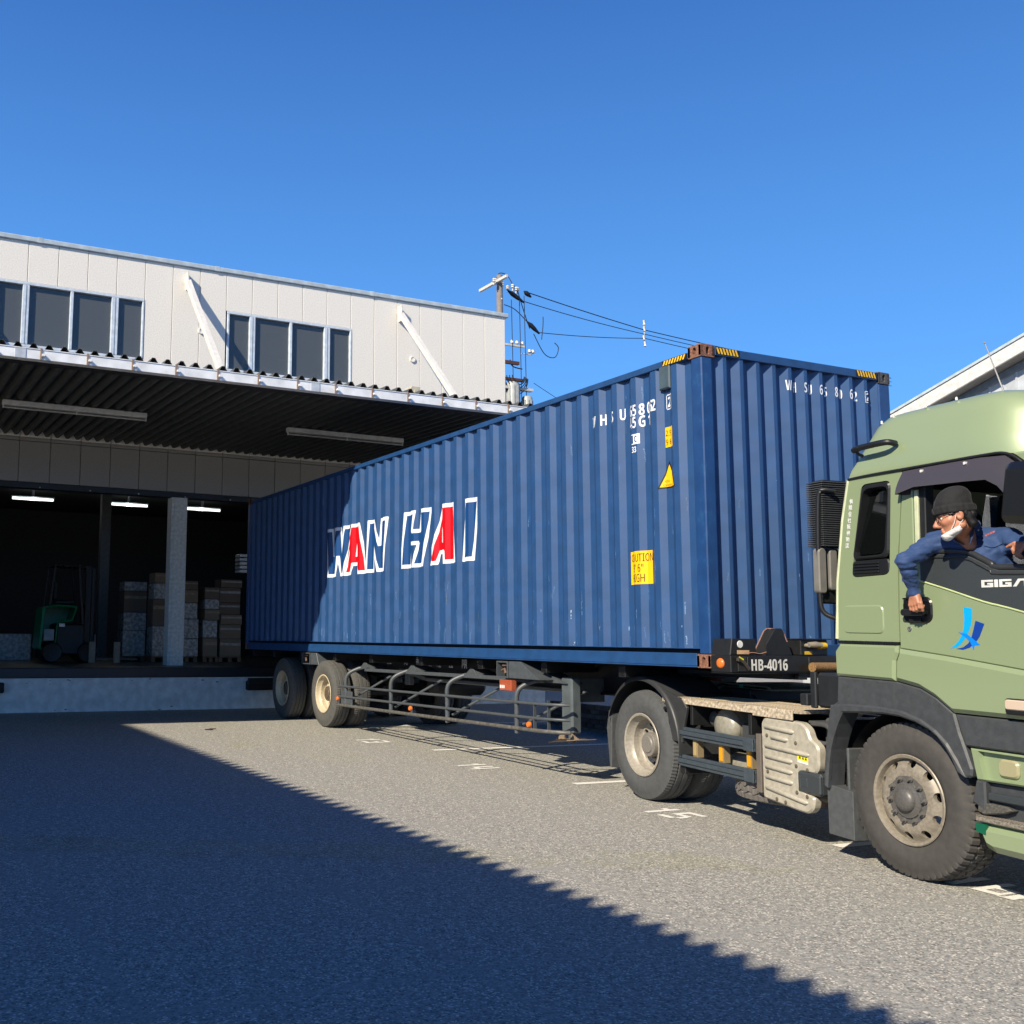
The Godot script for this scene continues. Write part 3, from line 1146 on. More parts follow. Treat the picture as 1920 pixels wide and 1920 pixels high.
	# stencilled numbers: [text, left, baseline, height, width squeeze]
	for row in [["number_figure", [["W", -1.60, .62], ["H", -1.445, .75], ["S", -1.275, .62], ["U", -1.15, .75], ["6", -1.005, .72], ["5", -.945, .72], ["8", -.87, .8], ["0", -.775, .72], ["6", -.71, .6], ["2", -.675, .75]], 2.402, 0.112, side(), 0], ["code_figure", [["4", -1.015, .72], ["5", -.95, .72], ["G", -.872, .75], ["1", -.765, .8]], 2.285, 0.110, side(), 0],
			["end_figure", [["W", 1.052, .50], ["H", 1.185, .45], ["S", 1.277, .62], ["U", 1.388, .48], ["6", 1.479, .62], ["5", 1.592, .52], ["8", 1.682, .62], ["0", 1.795, .52], ["6", 1.884, .62], ["2", 1.998, .52]], 2.582, 0.098, Transform3D(), 1]]:
		for ch in row[1]:
			var b := MB.new()
			b.xf = row[4]
			for q in text_tris(ch[0], row[3], true, ch[2]):
				conform(b, shifted(q, Vector2(ch[1], row[2])), side_br if row[5] == 0 else end_br, side_dp if row[5] == 0 else end_dp, 0.002)
			obj(row[0], b, white, t)
	for q in [[side(), -0.505, 2.388, 0.085, 0.135, side_br, side_dp], [Transform3D(), 2.095, 2.572, 0.068, 0.108, end_br, end_dp]]:
		var b := MB.new()
		b.xf = q[0]
		var w_ := 0.009
		for r in [[0, 0, 1, 0], [0, 1, 1, 1], [0, 0, 0, 1], [1, 0, 1, 1]]:
			var a := Vector2(q[1] + r[0] * q[3], q[2] + r[1] * q[4])
			var c := Vector2(q[1] + r[2] * q[3], q[2] + r[3] * q[4])
			conform(b, V2([minf(a.x, c.x) - w_ / 2, minf(a.y, c.y) - w_ / 2, maxf(a.x, c.x) + w_ / 2, minf(a.y, c.y) - w_ / 2, maxf(a.x, c.x) + w_ / 2, maxf(a.y, c.y) + w_ / 2, minf(a.x, c.x) - w_ / 2, maxf(a.y, c.y) + w_ / 2]), q[5], q[6], 0.002 + 0.0003 * r[0])
		for tr in text_tris("2", q[4] * 0.72, true, 0.8):
			conform(b, shifted(tr, Vector2(q[1] + q[3] * 0.2, q[2] + q[4] * 0.14)), q[5], q[6], 0.0028)
		obj("check_digit", b, white, t)
	# small code plate with i c 33
	var ic := MB.new()
	ic.xf = side()
	conform(ic, V2([-0.985, 2.125, -0.865, 2.125, -0.865, 2.225, -0.985, 2.225]), side_br, side_dp, 0.0015)
	for tr in text_tris("33", 0.058, true, 0.8):
		conform(ic, shifted(tr, Vector2(-0.97, 2.045)), side_br, side_dp, 0.0015)
	var icp := obj("code_plate", ic, white, t)
	var ici := MB.new()
	ici.xf = side()
	conform(ici, V2([-0.975, 2.135, -0.945, 2.135, -0.945, 2.215, -0.975, 2.215]), side_br, side_dp, 0.003)
	for tr in text_tris("C", 0.062, true, 0.8):
		conform(ici, shifted(tr, Vector2(-0.93, 2.145)), side_br, side_dp, 0.003)
	obj("code_letters", ici, blue, icp)
	# yellow stickers
	var sy := mat("sticker yellow", Color(0.98, 0.76, 0.06), 0.45, 0.0, "fine", 3.0)
	var ink := mat("sticker ink", Color(0.10, 0.07, 0.03), 0.6)
	for q in [["height_sticker", [-0.535, 2.03, -0.412, 2.03, -0.412, 2.22, -0.535, 2.22], [["2.9", -0.525, 2.135, 0.055], ["9 6", -0.525, 2.05, 0.055]]], ["warning_triangle", [-0.62, 1.645, -0.385, 1.645, -0.49, 1.90], [["HIGH", -0.55, 1.70, 0.022], ["CONTAINER", -0.565, 1.665, 0.018]]],
			["caution_sticker", [-1.060, 0.768, -0.752, 0.768, -0.752, 1.085, -1.060, 1.085], [["CAUTION", -1.045, 0.985, 0.075], ["9' 6\"", -1.00, 0.885, 0.075], ["HIGH", -1.02, 0.790, 0.075]]]]:
		var b := MB.new()
		b.xf = side()
		conform(b, V2(q[1]), side_br, side_dp, 0.0015)
		var edge := obj(q[0], b, ink if q[0] == "warning_triangle" else sy, t)
		if q[0] == "warning_triangle":
			var y := MB.new()
			y.xf = side()
			for o in Geometry2D.offset_polygon(V2(q[1]), -0.014):
				conform(y, o, side_br, side_dp, 0.0025)
			obj("yellow_face", y, sy, edge)
		var tx := MB.new()
		tx.xf = side()
		for l in q[2]:
			for tr in text_tris(l[0], l[3], false, 0.72 if l[3] > 0.06 else 0.8):
				conform(tx, shifted(tr, Vector2(l[1], l[2])), side_br, side_dp, 0.0035)
		obj("sticker_print", tx, ink, edge)


func post_texture() -> ImageTexture:   # blue paint worn to primer and rust in patches
	var n := FastNoiseLite.new()
	n.seed = 17
	n.frequency = 0.02
	n.fractal_octaves = 5
	var f := FastNoiseLite.new()
	f.seed = 19
	f.frequency = 0.12
	f.fractal_octaves = 3
	var a := n.get_seamless_image(256, 256)
	var b := f.get_seamless_image(256, 256)
	a.convert(Image.FORMAT_L8)
	b.convert(Image.FORMAT_L8)
	var ad := a.get_data()
	var bd := b.get_data()
	var d := PackedByteArray()
	d.resize(256 * 256 * 3)
	for i in 256 * 256:
		var wv := ad[i] / 255.0 * 0.65 + bd[i] / 255.0 * 0.35
		var c := Color(0.9, 0.92, 0.97)
		if wv > 0.70:
			c = Color(1.0, 1.0, 1.0).lerp(Color(1, 0.9, 0.75), bd[i] / 255.0)
			d[i * 3] = 255
			d[i * 3 + 1] = 255
			d[i * 3 + 2] = int(220 + 30 * (ad[i] / 255.0))
			continue
		d[i * 3] = int(255 * c.r * (0.82 + 0.18 * ad[i] / 255.0))
		d[i * 3 + 1] = int(255 * c.g * (0.84 + 0.16 * ad[i] / 255.0))
		d[i * 3 + 2] = int(255 * c.b * (0.86 + 0.14 * ad[i] / 255.0))
	return ImageTexture.create_from_image(Image.create_from_data(256, 256, false, Image.FORMAT_RGB8, d))


# ---------------------------------------------------------------- wheels (axis along -x: +depth is the outer side)
func tyre_mesh(r: float, rim: float, w0: float, w1: float, blocks: int, lug: bool, seg := 180) -> MB:
	var b := MB.new()
	b.xf = Transform3D(AXLE, Vector3())
	var w := w1 - w0
	var prof := [Vector2(rim, w0 + 0.02), Vector2(rim + 0.02, w0 + 0.012), Vector2((rim + r) * 0.5, w0 - 0.004), Vector2(r - 0.07, w0 + 0.006), Vector2(r - 0.03, w0 + 0.016)]
	var first := prof.size()
	var ribs := [0.0, 0.19, 0.215, 0.245, 0.27, 0.47, 0.49, 0.51, 0.53, 0.73, 0.755, 0.785, 0.81, 1.0]
	var deep := [0, 0, 1, 1, 0, 0, 1, 1, 0, 0, 1, 1, 0, 0]
	for i in ribs.size():
		var e: float = absf(ribs[i] - 0.5) * 2.0
		prof.append(Vector2(r - 0.012 * pow(e, 6.0) - (0.012 if deep[i] else 0.0), lerpf(w0 + 0.022, w1 - 0.022, ribs[i])))
	var last := prof.size()
	prof.append_array([Vector2(r - 0.03, w1 - 0.016), Vector2(r - 0.07, w1 - 0.006), Vector2((rim + r) * 0.5 + 0.03, w1 + 0.003), Vector2((rim + r) * 0.5 - 0.02, w1 + 0.003), Vector2(rim + 0.035, w1 - 0.006), Vector2(rim + 0.015, w1 - 0.012), Vector2(rim, w1 - 0.02)])
	var rows := []
	for k in seg:
		var a := TAU * k / seg
		var row := []
		for i in prof.size():
			var rr: float = prof[i].x
			var aa := a
			if i >= first - 1 and i <= last:
				var f := float(i - first) / (last - first - 1)
				var zig := 0.012 * sin(a * blocks * 0.5) if lug else 0.0
				var ph := fposmod(float(k) * blocks / seg + (0.5 if f > 0.35 and f < 0.65 else 0.0) + (0.12 * f), 1.0)
				var shoulder := f < 0.16 or f > 0.84
				if ph < 0.22 and (lug or shoulder):
					rr -= (0.013 if lug else 0.006) if shoulder else 0.008
				row.append(Vector3(rr * cos(aa), prof[i].y + (zig if lug and f > 0.1 and f < 0.9 else 0.0), -rr * sin(aa)))
			else:
				row.append(Vector3(rr * cos(aa), prof[i].y, -rr * sin(aa)))
		rows.append(row)
	for k in seg:
		var l := (k + 1) % seg
		for i in prof.size() - 1:
			b.st.set_smooth_group(-1 if i >= first - 1 and i < last else (1 if i < first else 2))
			b.quad(rows[k][i], rows[l][i], rows[l][i + 1], rows[k][i + 1])
	return b


func holed_disc(b: MB, prof: Callable, r0: float, r1: float, holes: int, hr: float, depth: float) -> void:   # a disc with round hand holes; prof(radius) gives its depth
	var rc := (r0 + r1) / 2
	var n := 6
	for h in holes:
		var ac := TAU * (h + 0.5) / holes
		var ha := PI / holes
		var sq := []
		var ci := []
		for e in 4:
			for i in n:
				var t := -1.0 + 2.0 * i / n
				var p: Vector2 = [Vector2(1, t), Vector2(-t, 1), Vector2(-1, -t), Vector2(t, -1)][e]
				sq.append(Vector2(lerpf(r0, r1, p.x * 0.5 + 0.5), ac + p.y * ha))
				var d := p.normalized()
				ci.append(Vector2(rc + d.x * hr, ac + d.y * hr * 1.2 / rc))
		var m := sq.size()
		for i in m:
			var j := (i + 1) % m
			var f := []
			for q in [sq[i], sq[j], ci[j], ci[i]]:
				f.append(Vector3(q.x * cos(q.y), prof.call(q.x), -q.x * sin(q.y)))
			b.st.set_smooth_group(5)
			b.quad(f[0], f[1], f[2], f[3])
			b.st.set_smooth_group(-1)
			b.quad(f[3], f[2], f[2] - Vector3(0, depth, 0), f[3] - Vector3(0, depth, 0))


func wheel(parent: Node3D, name_: String, centre: Vector3, outer: float, w: float, steer: bool, rubber: Material, rim_m: Material, hub_m: Material, lug: bool, turn := 0.0) -> void:
	var g := grp(name_, parent)
	g.position = centre
	g.rotation.x = turn
	var r := 0.522
	var rim := 0.290
	var d1 := outer
	var d0 := outer - w
	obj("tyre", tyre_mesh(r, rim, d0, d1, 58 if lug else 92, lug, 232 if lug else 184), rubber, g)
	var b := MB.new()
	b.xf = Transform3D(AXLE, Vector3())
	if steer:
		b.lathe([Vector2(rim - 0.004, d1 - 0.020), Vector2(rim + 0.012, d1 - 0.004), Vector2(rim + 0.006, d1 + 0.002), Vector2(rim - 0.012, d1 - 0.004), Vector2(rim - 0.020, d1 - 0.03), Vector2(rim - 0.028, d1 - 0.14), Vector2(rim - 0.02, d0 + 0.03), Vector2(rim + 0.006, d0)], 64)
		var f := func(q: float) -> float:
			return d1 - 0.004 - 0.040 * smoothstep(0.205, 0.28, q)
		b.lathe([Vector2(0.158, f.call(0.158)), Vector2(0.185, f.call(0.185)), Vector2(0.198, f.call(0.198))], 64)
		holed_disc(b, f, 0.198, 0.278, 10, 0.026, 0.03)
	else:
		b.lathe([Vector2(rim - 0.004, d1 - 0.020), Vector2(rim + 0.012, d1 - 0.004), Vector2(rim + 0.006, d1 + 0.002), Vector2(rim - 0.012, d1 - 0.004), Vector2(rim - 0.020, d1 - 0.035), Vector2(rim - 0.032, d1 - 0.06), Vector2(rim - 0.045, d1 - 0.075), Vector2(rim - 0.045, d1 - 0.12), Vector2(rim - 0.05, d1 - 0.15), Vector2(0.225, d1 - 0.165)], 64)
		var f := func(q: float) -> float:
			return d1 - 0.185 + 0.030 * smoothstep(0.15, 0.225, q)
		holed_disc(b, f, 0.165, 0.226, 10, 0.021, 0.02)
		b.lathe([Vector2(0.165, f.call(0.165)), Vector2(0.11, f.call(0.15))], 48)
		b.lathe([Vector2(rim + 0.006, d1 - 0.34), Vector2(0.25, d1 - 0.30), Vector2(0.24, d1 - 0.17)], 48)
	obj("rim", b, rim_m, g)
	var h := MB.new()
	h.xf = Transform3D(AXLE, Vector3())
	var nut_y := d1 - 0.004 if steer else d1 - 0.178
	if steer:
		h.lathe([Vector2(0, d1 + 0.055), Vector2(0.045, d1 + 0.055), Vector2(0.066, d1 + 0.045), Vector2(0.078, d1 + 0.03), Vector2(0.080, d1 + 0.016), Vector2(0.092, d1 + 0.014), Vector2(0.098, d1 + 0.010), Vector2(0.118, d1 + 0.008), Vector2(0.122, d1 - 0.003), Vector2(0.158, d1 - 0.005)], 48)
	else:
		h.lathe([Vector2(0, d1 - 0.062), Vector2(0.075, d1 - 0.062), Vector2(0.082, d1 - 0.072), Vector2(0.11, d1 - 0.074), Vector2(0.115, d1 - 0.082), Vector2(0.112, d1 - 0.19)], 48)
	obj("hub", h, hub_m, g)
	var nut := MB.new()
	nut.lathe([Vector2(0, 0.034), Vector2(0.011, 0.032), Vector2(0.014, 0.012), Vector2(0.020, 0.010), Vector2(0.022, 0.0)], 10)
	var nm := nut.mesh()
	for k in 10:
		var a := TAU * (k + 0.3) / 10
		var q := 0.142 if steer else 0.140
		var o := obj("wheel_nut", nm, hub_m, g)
		o.transform = Transform3D(AXLE, AXLE * Vector3(q * cos(a), nut_y, -q * sin(a)))


func rubber(key: String, c: Color) -> StandardMaterial3D:
	return mat(key, c, 0.85, 0.0, "mottle", 2.2)


# ---------------------------------------------------------------- the trailer
func build_trailer() -> void:
	var base := Vector3(1.22, 0, -8.4)
	var o := thing("container_trailer", "black skeletal semi trailer carrying the blue container, plate at its front", "trailer", at(base))
	var t := Node3D.new()      # parts are modelled in world coordinates
	var black := mat("chassis black", Color(0.085, 0.09, 0.095), 0.6, 0.0, "mottle", 1.2)
	var steel := mat("guard steel", Color(0.30, 0.32, 0.335), 0.5, 0.0, "mottle", 2.0)
	var paint_white := mat("marker white", Color(0.88, 0.88, 0.86), 0.5)
	var amber := mat("amber lens", Color(0.80, 0.42, 0.16), 0.25, 0.0, "")
	var red := mat("red lens", Color(0.72, 0.16, 0.10), 0.3, 0.0, "")
	var I := at(-base)
	var put := func(called: String, b: MB, m: Material, p: Node3D = null) -> MeshInstance3D:
		var q := obj(called, b, m, p if p else o)
		if p == null:
			q.transform = I
		return q
	# main beams and cross members
	for x in [0.76, 1.56]:
		var b := MB.new()
		b.box(Vector3(x, 1.13, -12.1), Vector3(x + 0.12, 1.155, 0.24), 0.003)
		b.box(Vector3(x, 0.80, -12.1), Vector3(x + 0.12, 0.825, -1.6), 0.003)
		b.box(Vector3(x + 0.05, 0.826, -12.1), Vector3(x + 0.062, 1.129, -1.6))
		b.xf = Transform3D(SIDE, Vector3(x + 0.06, 0, 0))
		b.prism(V2([-1.6, 0.80, -1.3, 1.06, 0.24, 1.07, 0.24, 1.13, -1.6, 1.13]), -0.05, 0.05)
		put.call("main_beam", b, black)
	for z in [-12.0, -10.9, -9.6, -8.2, -6.9, -5.4, -3.9, -2.6, -1.3]:
		var cm := MB.new()
		cm.box(Vector3(0.10, 1.04, z - 0.05), Vector3(0.75, 1.15, z + 0.05), 0.003)
		cm.box(Vector3(0.889, 0.9, z - 0.04), Vector3(1.55, 1.1, z + 0.04), 0.003)
		cm.box(Vector3(1.69, 1.04, z - 0.05), Vector3(2.33, 1.15, z + 0.05), 0.003)
		cm.box(Vector3(0.10, 1.05, z - 0.03), Vector3(2.33, 1.09, z + 0.03))
		put.call("cross_member", cm, black)
	# painted company name on the beam
	var tx := MB.new()
	tx.xf = side(0.75)
	var spots := [["ryu", -7.56], ["butsu", -6.99], ["shin", -6.45], ["han", -6.02], ["sha", -5.68 - .30], ["kai", -5.36 - .36], ["gen", -5.30], ["yu", -4.75]]
	spots = [["ryu", -7.55], ["butsu", -7.02], ["shin", -6.62], ["han", -6.30], ["sha", -6.03], ["kai", -5.69], ["gen", -5.33], ["yu", -4.93]]
	for s in spots:
		brush(tx, s[0], s[1], 1.0, 0.15, 0.125, 0.052, 0.013)
	var plate := MB.new()
	plate.box(Vector3(0.752, 0.98, -8.0), Vector3(0.758, 1.128, -4.5))
	var pl = put.call("name_board", plate, black)
	put.call("name_lettering", tx, mat("faded lettering", Color(0.88, 0.88, 0.86), 0.6), pl)
	# axles, bogie, springs, wheels
	var rub := rubber("trailer rubber", Color(0.33, 0.325, 0.31))
	var rimm := mat("trailer rim", Color(0.80, 0.74, 0.62), 0.55, 0.0, "rough", 3.0)
	var hubm := mat("trailer hub", Color(0.42, 0.36, 0.29), 0.7, 0.0, "heavy", 4.0)
	for z in [-8.37, -10.16]:
		var b := MB.new()
		b.tube([Vector3(0.1, 0.525, z), Vector3(2.3, 0.525, z)], 0.06, 12)
		for x in [0.82, 1.58]:
			b.box(Vector3(x - 0.04, 0.56, z - 0.55), Vector3(x + 0.04, 0.66, z + 0.55), 0.01)
			b.box(Vector3(x - 0.05, 0.66, z - 0.12), Vector3(x + 0.05, 0.80, z + 0.12), 0.01)
		put.call("axle", b, black)
		for s in [[0.02, 0], [-0.315, 0], [-2.44, 1], [-2.105, 1]]:
			var c := Vector3(0, 0.522 + (ground_y(z)), z)
			if s[1] == 0:
				wheel(o, "wheel", c + I.origin, s[0], 0.275, false, rub, rimm, hubm, false, rng.randf() * 6.0)
			else:
				var g := grp("wheel", o)
				g.transform = Transform3D(Basis(Vector3.UP, PI), c + I.origin)
				obj("tyre", tyre_mesh(0.522, 0.29, -s[0] - 0.275, -s[0], 92, false, 92), rub, g)
	# mudguard stays and rear bumper
	var rb := MB.new()
	rb.box(Vector3(0.05, 0.5, -12.15), Vector3(2.39, 0.62, -12.09), 0.006)
	rb.box(Vector3(0.8, 0.6, -12.15), Vector3(0.9, 1.1, -12.05))
	rb.box(Vector3(1.54, 0.6, -12.15), Vector3(1.64, 1.1, -12.05))
	put.call("rear_bumper", rb, black)
	# twist lock boxes on the flank
	for q in [[-9.28, -8.92, 0.96, 1.15, -8.6], [-3.36, -3.13, 0.962, 1.150, -2.55]]:
		var b := MB.new()
		b.xf = side()
		b.frame(V2([q[0], q[2], q[1], q[2], q[1], q[3], q[0], q[3]]), V2([q[0] + .02, q[2] + .02, q[1] - .02, q[2] + .02, q[1] - .02, q[3] - .02, q[0] + .02, q[3] - .02]), -0.30, 0.02, 0.003)
		b.prism(V2([q[1], q[2], q[4], q[2], q[1] + 0.22, q[3], q[1], q[3]]), -0.30, -0.0, 0.004)
		var tl = put.call("twist_lock_box", b, steel)
		var h := MB.new()
		h.xf = side()
		h.tube([Vector3(q[0] + 0.06, q[2] + 0.08, -0.02), Vector3(q[0] + 0.13, q[2] + 0.10, -0.01), Vector3(q[0] + 0.17, q[2] + 0.05, 0.0)], 0.016, 6)
		h.tube([Vector3(q[0] + 0.07, q[2] + 0.14, -0.03), Vector3(q[0] + 0.16, q[2] + 0.15, -0.03)], 0.02, 6)
		put.call("lock_handle", h, mat("rusty handle", Color(0.55, 0.44, 0.38), 0.7, 0.0, "heavy", 6.0), tl)
	var of := MB.new()
	of.xf = side()
	of.prism(V2([-3.30, 0.82, -3.06, 0.82, -3.06, 0.94, -3.30, 0.94]), -0.05, 0.02, 0.006)
	put.call("side_lamp_plate", of, mat("orange plate", Color(0.66, 0.33, 0.22), 0.4), null)
	var ofp := MB.new()
	ofp.xf = side()
	for i in 3:
		ofp.prism(V2([-3.285 + i * 0.035, 0.845, -3.262 + i * 0.035, 0.845, -3.262 + i * 0.035, 0.88, -3.285 + i * 0.035, 0.88]), 0.0201, 0.0215)
	put.call("plate_label", ofp, paint_white)
	# side guard of bent tube
	var rails := [[0.935, -7.25, -2.70, 0.10], [0.685, -7.75, -2.20, 0.02], [0.53, -7.75, -2.20, 0.02], [0.40, -7.78, -2.20, 0.02]]
	for i in rails.size():
		var r: Array = rails[i]
		var b := MB.new()
		b.xf = side()
		if i == 0:
			b.bar(Vector3(r[1], r[0] - 0.01, -0.18), Vector3(r[2], r[0] + 0.012, -0.18), 0.03, 0.045, Vector3.UP, 0.004)
		else:
			var pts := [Vector3(r[1], r[0] - 0.02, r[3]), Vector3(r[2] - 0.45, r[0] + 0.022, r[3]), Vector3(r[2] - 0.30, r[0] + 0.024, r[3]), Vector3(r[2] - 0.16, r[0] + 0.026, r[3] - 0.03), Vector3(r[2] - 0.03, r[0] + 0.026, r[3] - 0.10), Vector3(r[2], r[0] + 0.026, r[3] - 0.16)]
			b.tube(pts, 0.017 if i < 3 else 0.022, 8)
		put.call("guard_rail", b, steel if i < 3 else mat("pale guard steel", Color(0.44, 0.43, 0.41), 0.5, 0.0, "heavy", 1.5))
	for z in [-7.55, -6.06, -4.52, -2.985]:
		var b := MB.new()
		b.xf = side()
		b.tube(bez([Vector3(z, 0.36, -0.005), Vector3(z, 0.60, -0.005), Vector3(z, 0.78, -0.005), Vector3(z + 0.03, 0.87, -0.05), Vector3(z + 0.10, 0.935, -0.16), Vector3(z + 0.14, 0.95, -0.22)], 4), 0.030, 8)
		b.prism(V2([z + 0.10, 0.92, z + 0.42, 0.96, z + 0.34, 1.04, z + 0.28, 1.04]), -0.19, -0.17, 0.002)
		b.prism(V2([z + 0.28, 1.035, z + 0.66, 0.93, z + 0.28, 0.93]), -0.42, -0.192, 0.002)
		put.call("guard_post", b, steel)
		var s := MB.new()
		s.xf = side()
		s.tube([Vector3(z + 0.08, 0.46, -0.03), Vector3(z + 0.72, 0.86, -0.42)], 0.017, 6)
		put.call("guard_strut", s, steel)
	for q in [[-2.62, 0.40, 0.01], [-2.42, 0.43, -0.03]]:
		var st := MB.new()
		st.xf = side()
		st.bar(Vector3(q[0], q[1], q[2]), Vector3(q[0], q[1] + 0.32, q[2]), 0.035, 0.012, Vector3.RIGHT)
		put.call("guard_stay", st, steel)
	var ends := MB.new()
	ends.xf = side()
	ends.prism(V2([-7.70, 0.36, -7.30, 0.36, -7.30, 0.60, -7.70, 0.60]), 0.0, 0.012, 0.003)
	put.call("guard_plate", ends, steel)
	for z in [-7.80, -5.45, -2.72]:
		var b := MB.new()
		b.xf = Transform3D(AXLE, Vector3(-0.012, 0.475, z))
		b.lathe([Vector2(0, 0.03), Vector2(0.025, 0.028), Vector2(0.034, 0.015), Vector2(0.034, -0.005)], 14)
		var l = put.call("side_marker", b, amber)
		var st := MB.new()
		st.box(Vector3(-0.012, 0.40, z - 0.03), Vector3(0.0, 0.50, z + 0.03), 0.002)
		put.call("marker_bracket", st, steel, l)
	# conduits behind the guard
	var cd := MB.new()
	cd.box(Vector3(0.62, 0.80, -6.2), Vector3(0.68, 0.85, -2.6), 0.01)
	cd.bar(Vector3(0.65, 0.93, -7.0), Vector3(0.65, 0.83, -6.2), 0.06, 0.05)
	cd.box(Vector3(0.66, 0.72, -6.9), Vector3(0.74, 0.92, -6.75), 0.01)
	put.call("air_line_conduit", cd, mat("conduit grey", Color(0.36, 0.37, 0.38), 0.5))
	# air tank, landing gear
	var tank := MB.new()
	tank.xf = Transform3D(Basis(Vector3.UP, 0) * AXLE, Vector3(1.2, 0.72, -6.3))
	tank.lathe([Vector2(0, 0.45), Vector2(0.10, 0.43), Vector2(0.14, 0.38), Vector2(0.14, -0.38), Vector2(0.10, -0.43), Vector2(0, -0.45)], 24)
	put.call("air_tank", tank, black)
	for x in [0.22, 2.02]:
		var leg := MB.new()
		leg.box(Vector3(x, 0.40, -2.19), Vector3(x + 0.13, 1.0, -2.0), 0.02)
		leg.box(Vector3(x + 0.13, 0.72, -2.24), Vector3(x + 0.60, 0.98, -2.2), 0.004)
		leg.tube([Vector3(x + 0.065, 0.30, -2.09), Vector3(x + 0.065, 0.42, -2.09)], 0.04, 10)
		var lg = put.call("landing_leg", leg, mat("leg grey", Color(0.34, 0.37, 0.38), 0.45))
		lg.position.z -= 0.27
		var ft := MB.new()
		ft.xf = side(x + 0.06)
		ft.prism(V2([-2.36, 0.295, -2.33, 0.288, -2.12, 0.335, -1.98, 0.335, -1.84, 0.355, -1.84, 0.362, -1.98, 0.347, -2.12, 0.347]), -0.13, 0.13, 0.002)
		ft.prism(V2([-2.28, 0.31, -2.12, 0.345, -2.12, 0.40, -2.18, 0.40]), 0.06, 0.075)
		ft.prism(V2([-2.02, 0.345, -1.86, 0.355, -2.0, 0.41]), 0.06, 0.075)
		put.call("landing_foot", ft, mat("foot worn", Color(0.62, 0.54, 0.45), 0.7, 0.0, "heavy", 5.0), lg)
	# front bolster with the number and the lock gear
	var bo := MB.new()
	bo.box(Vector3(-0.02, 1.135, 0.02), Vector3(2.458, 1.28, 0.25), 0.006)
	bo.box(Vector3(-0.02, 1.128, 0.02), Vector3(2.458, 1.134, 0.262), 0.002)
	bo.box(Vector3(0.62, 1.085, -1.1), Vector3(1.82, 1.127, 0.2), 0.004)
	var fb = put.call("front_bolster", bo, black)
	var seam := MB.new()
	for x in [0.165, 0.885]:
		seam.box(Vector3(x, 1.15, 0.2501), Vector3(x + 0.006, 1.265, 0.254))
	put.call("plate_seam", seam, steel, fb)
	var num := MB.new()
	for tr in text_tris("HB-4016", 0.098, true, 0.84):
		var f := []
		for p in tr:
			f.append(Vector3(0.212 + p.x, 1.152 + p.y, 0.2515))
		num.out(f, f[0] - Vector3(0, 0, 1))
	var wide := MB.new()
	for d in [-0.001, 0.001]:
		for tr in text_tris("HB-4016", 0.098, true, 0.84):
			var f := []
			for p in tr:
				f.append(Vector3(0.212 + d + p.x, 1.152 + p.y, 0.2511 + d * 0.05))
			num.out(f, f[0] - Vector3(0, 0, 1))
	put.call("fleet_number", num, paint_white, fb)
	for x in [-0.015, 2.153]:
		var bx := MB.new()
		bx.xf = at(Vector3(x, 1.282, 0))
		bx.prism(V2([0.0, 0.0, 0.30, 0.0, 0.30, 0.14, 0.025, 0.14]), 0.03, 0.24, 0.006)
		var lb = put.call("lock_cover", bx, black)
		var d := MB.new()
		d.xf = Transform3D(Basis(Vector3(1, 0, 0), PI / 2), Vector3(x + 0.115, 1.375, 0.24))
		d.lathe([Vector2(0, 0.004), Vector2(0.03, 0.004), Vector2(0.032, 0.0)], 18)
		put.call("round_sticker", d, paint_white, lb)
		var st := MB.new()
		st.box(Vector3(x + 0.08, 1.292, 0.2402), Vector3(x + 0.215, 1.325, 0.243))
		put.call("data_plate", st, mat("cream plate", Color(0.80, 0.66, 0.50), 0.5), lb)
	var pit := MB.new()   # recess with the lock handle, marker lamp in the end face
	pit.box(Vector3(0.055, 1.145, 0.2502), Vector3(0.15, 1.27, 0.256), 0.004)
	put.call("handle_plate", pit, mat("plate grey", Color(0.16, 0.165, 0.17), 0.6), fb)
	var hd := MB.new()
	hd.tube([Vector3(0.05, 1.255, 0.262), Vector3(0.10, 1.225, 0.275), Vector3(0.155, 1.165, 0.28)], 0.014, 8)
	hd.box(Vector3(0.03, 1.23, 0.256), Vector3(0.06, 1.26, 0.285), 0.006)
	put.call("lock_handle", hd, mat("handle steel", Color(0.33, 0.31, 0.28), 0.4, 0.5), fb)
	var yt := MB.new()
	yt.tube([Vector3(0.055, 1.266, 0.272), Vector3(0.09, 1.246, 0.282)], 0.008, 6)
	put.call("yellow_tape", yt, mat("tape yellow", Color(0.75, 0.72, 0.10), 0.5), fb)
	var lamp := MB.new()
	lamp.xf = Transform3D(AXLE, Vector3(-0.02, 1.212, 0.135))
	lamp.lathe([Vector2(0, 0.02), Vector2(0.03, 0.018), Vector2(0.042, 0.008), Vector2(0.044, 0.0)], 20)
	put.call("end_marker_lamp", lamp, amber, fb)
	# folded guide horn and coupling box
	for x in [0.43, 1.70]:
		var g := MB.new()
		g.xf = at(Vector3(x, 1.28, 0))
		g.prism(V2([0.0, 0.0, 0.31, 0.0, 0.215, 0.21, 0.19, 0.235, 0.13, 0.235, 0.10, 0.21, 0.0, 0.09]), 0.20, 0.208, 0.002)
		g.quad(Vector3(0.0, 0.0, 0.06), Vector3(0.0, 0.0, 0.199), Vector3(0.10, 0.21, 0.199), Vector3(0.10, 0.21, 0.10))
		g.quad(Vector3(-0.003, 0.0, 0.199), Vector3(-0.003, 0.0, 0.06), Vector3(0.097, 0.21, 0.10), Vector3(0.097, 0.21, 0.199))
		g.quad(Vector3(0.10, 0.21, 0.10), Vector3(0.10, 0.21, 0.199), Vector3(0.17, 0.235, 0.199), Vector3(0.17, 0.235, 0.10))
		var hn = put.call("guide_horn", g, black)
		var rim := MB.new()
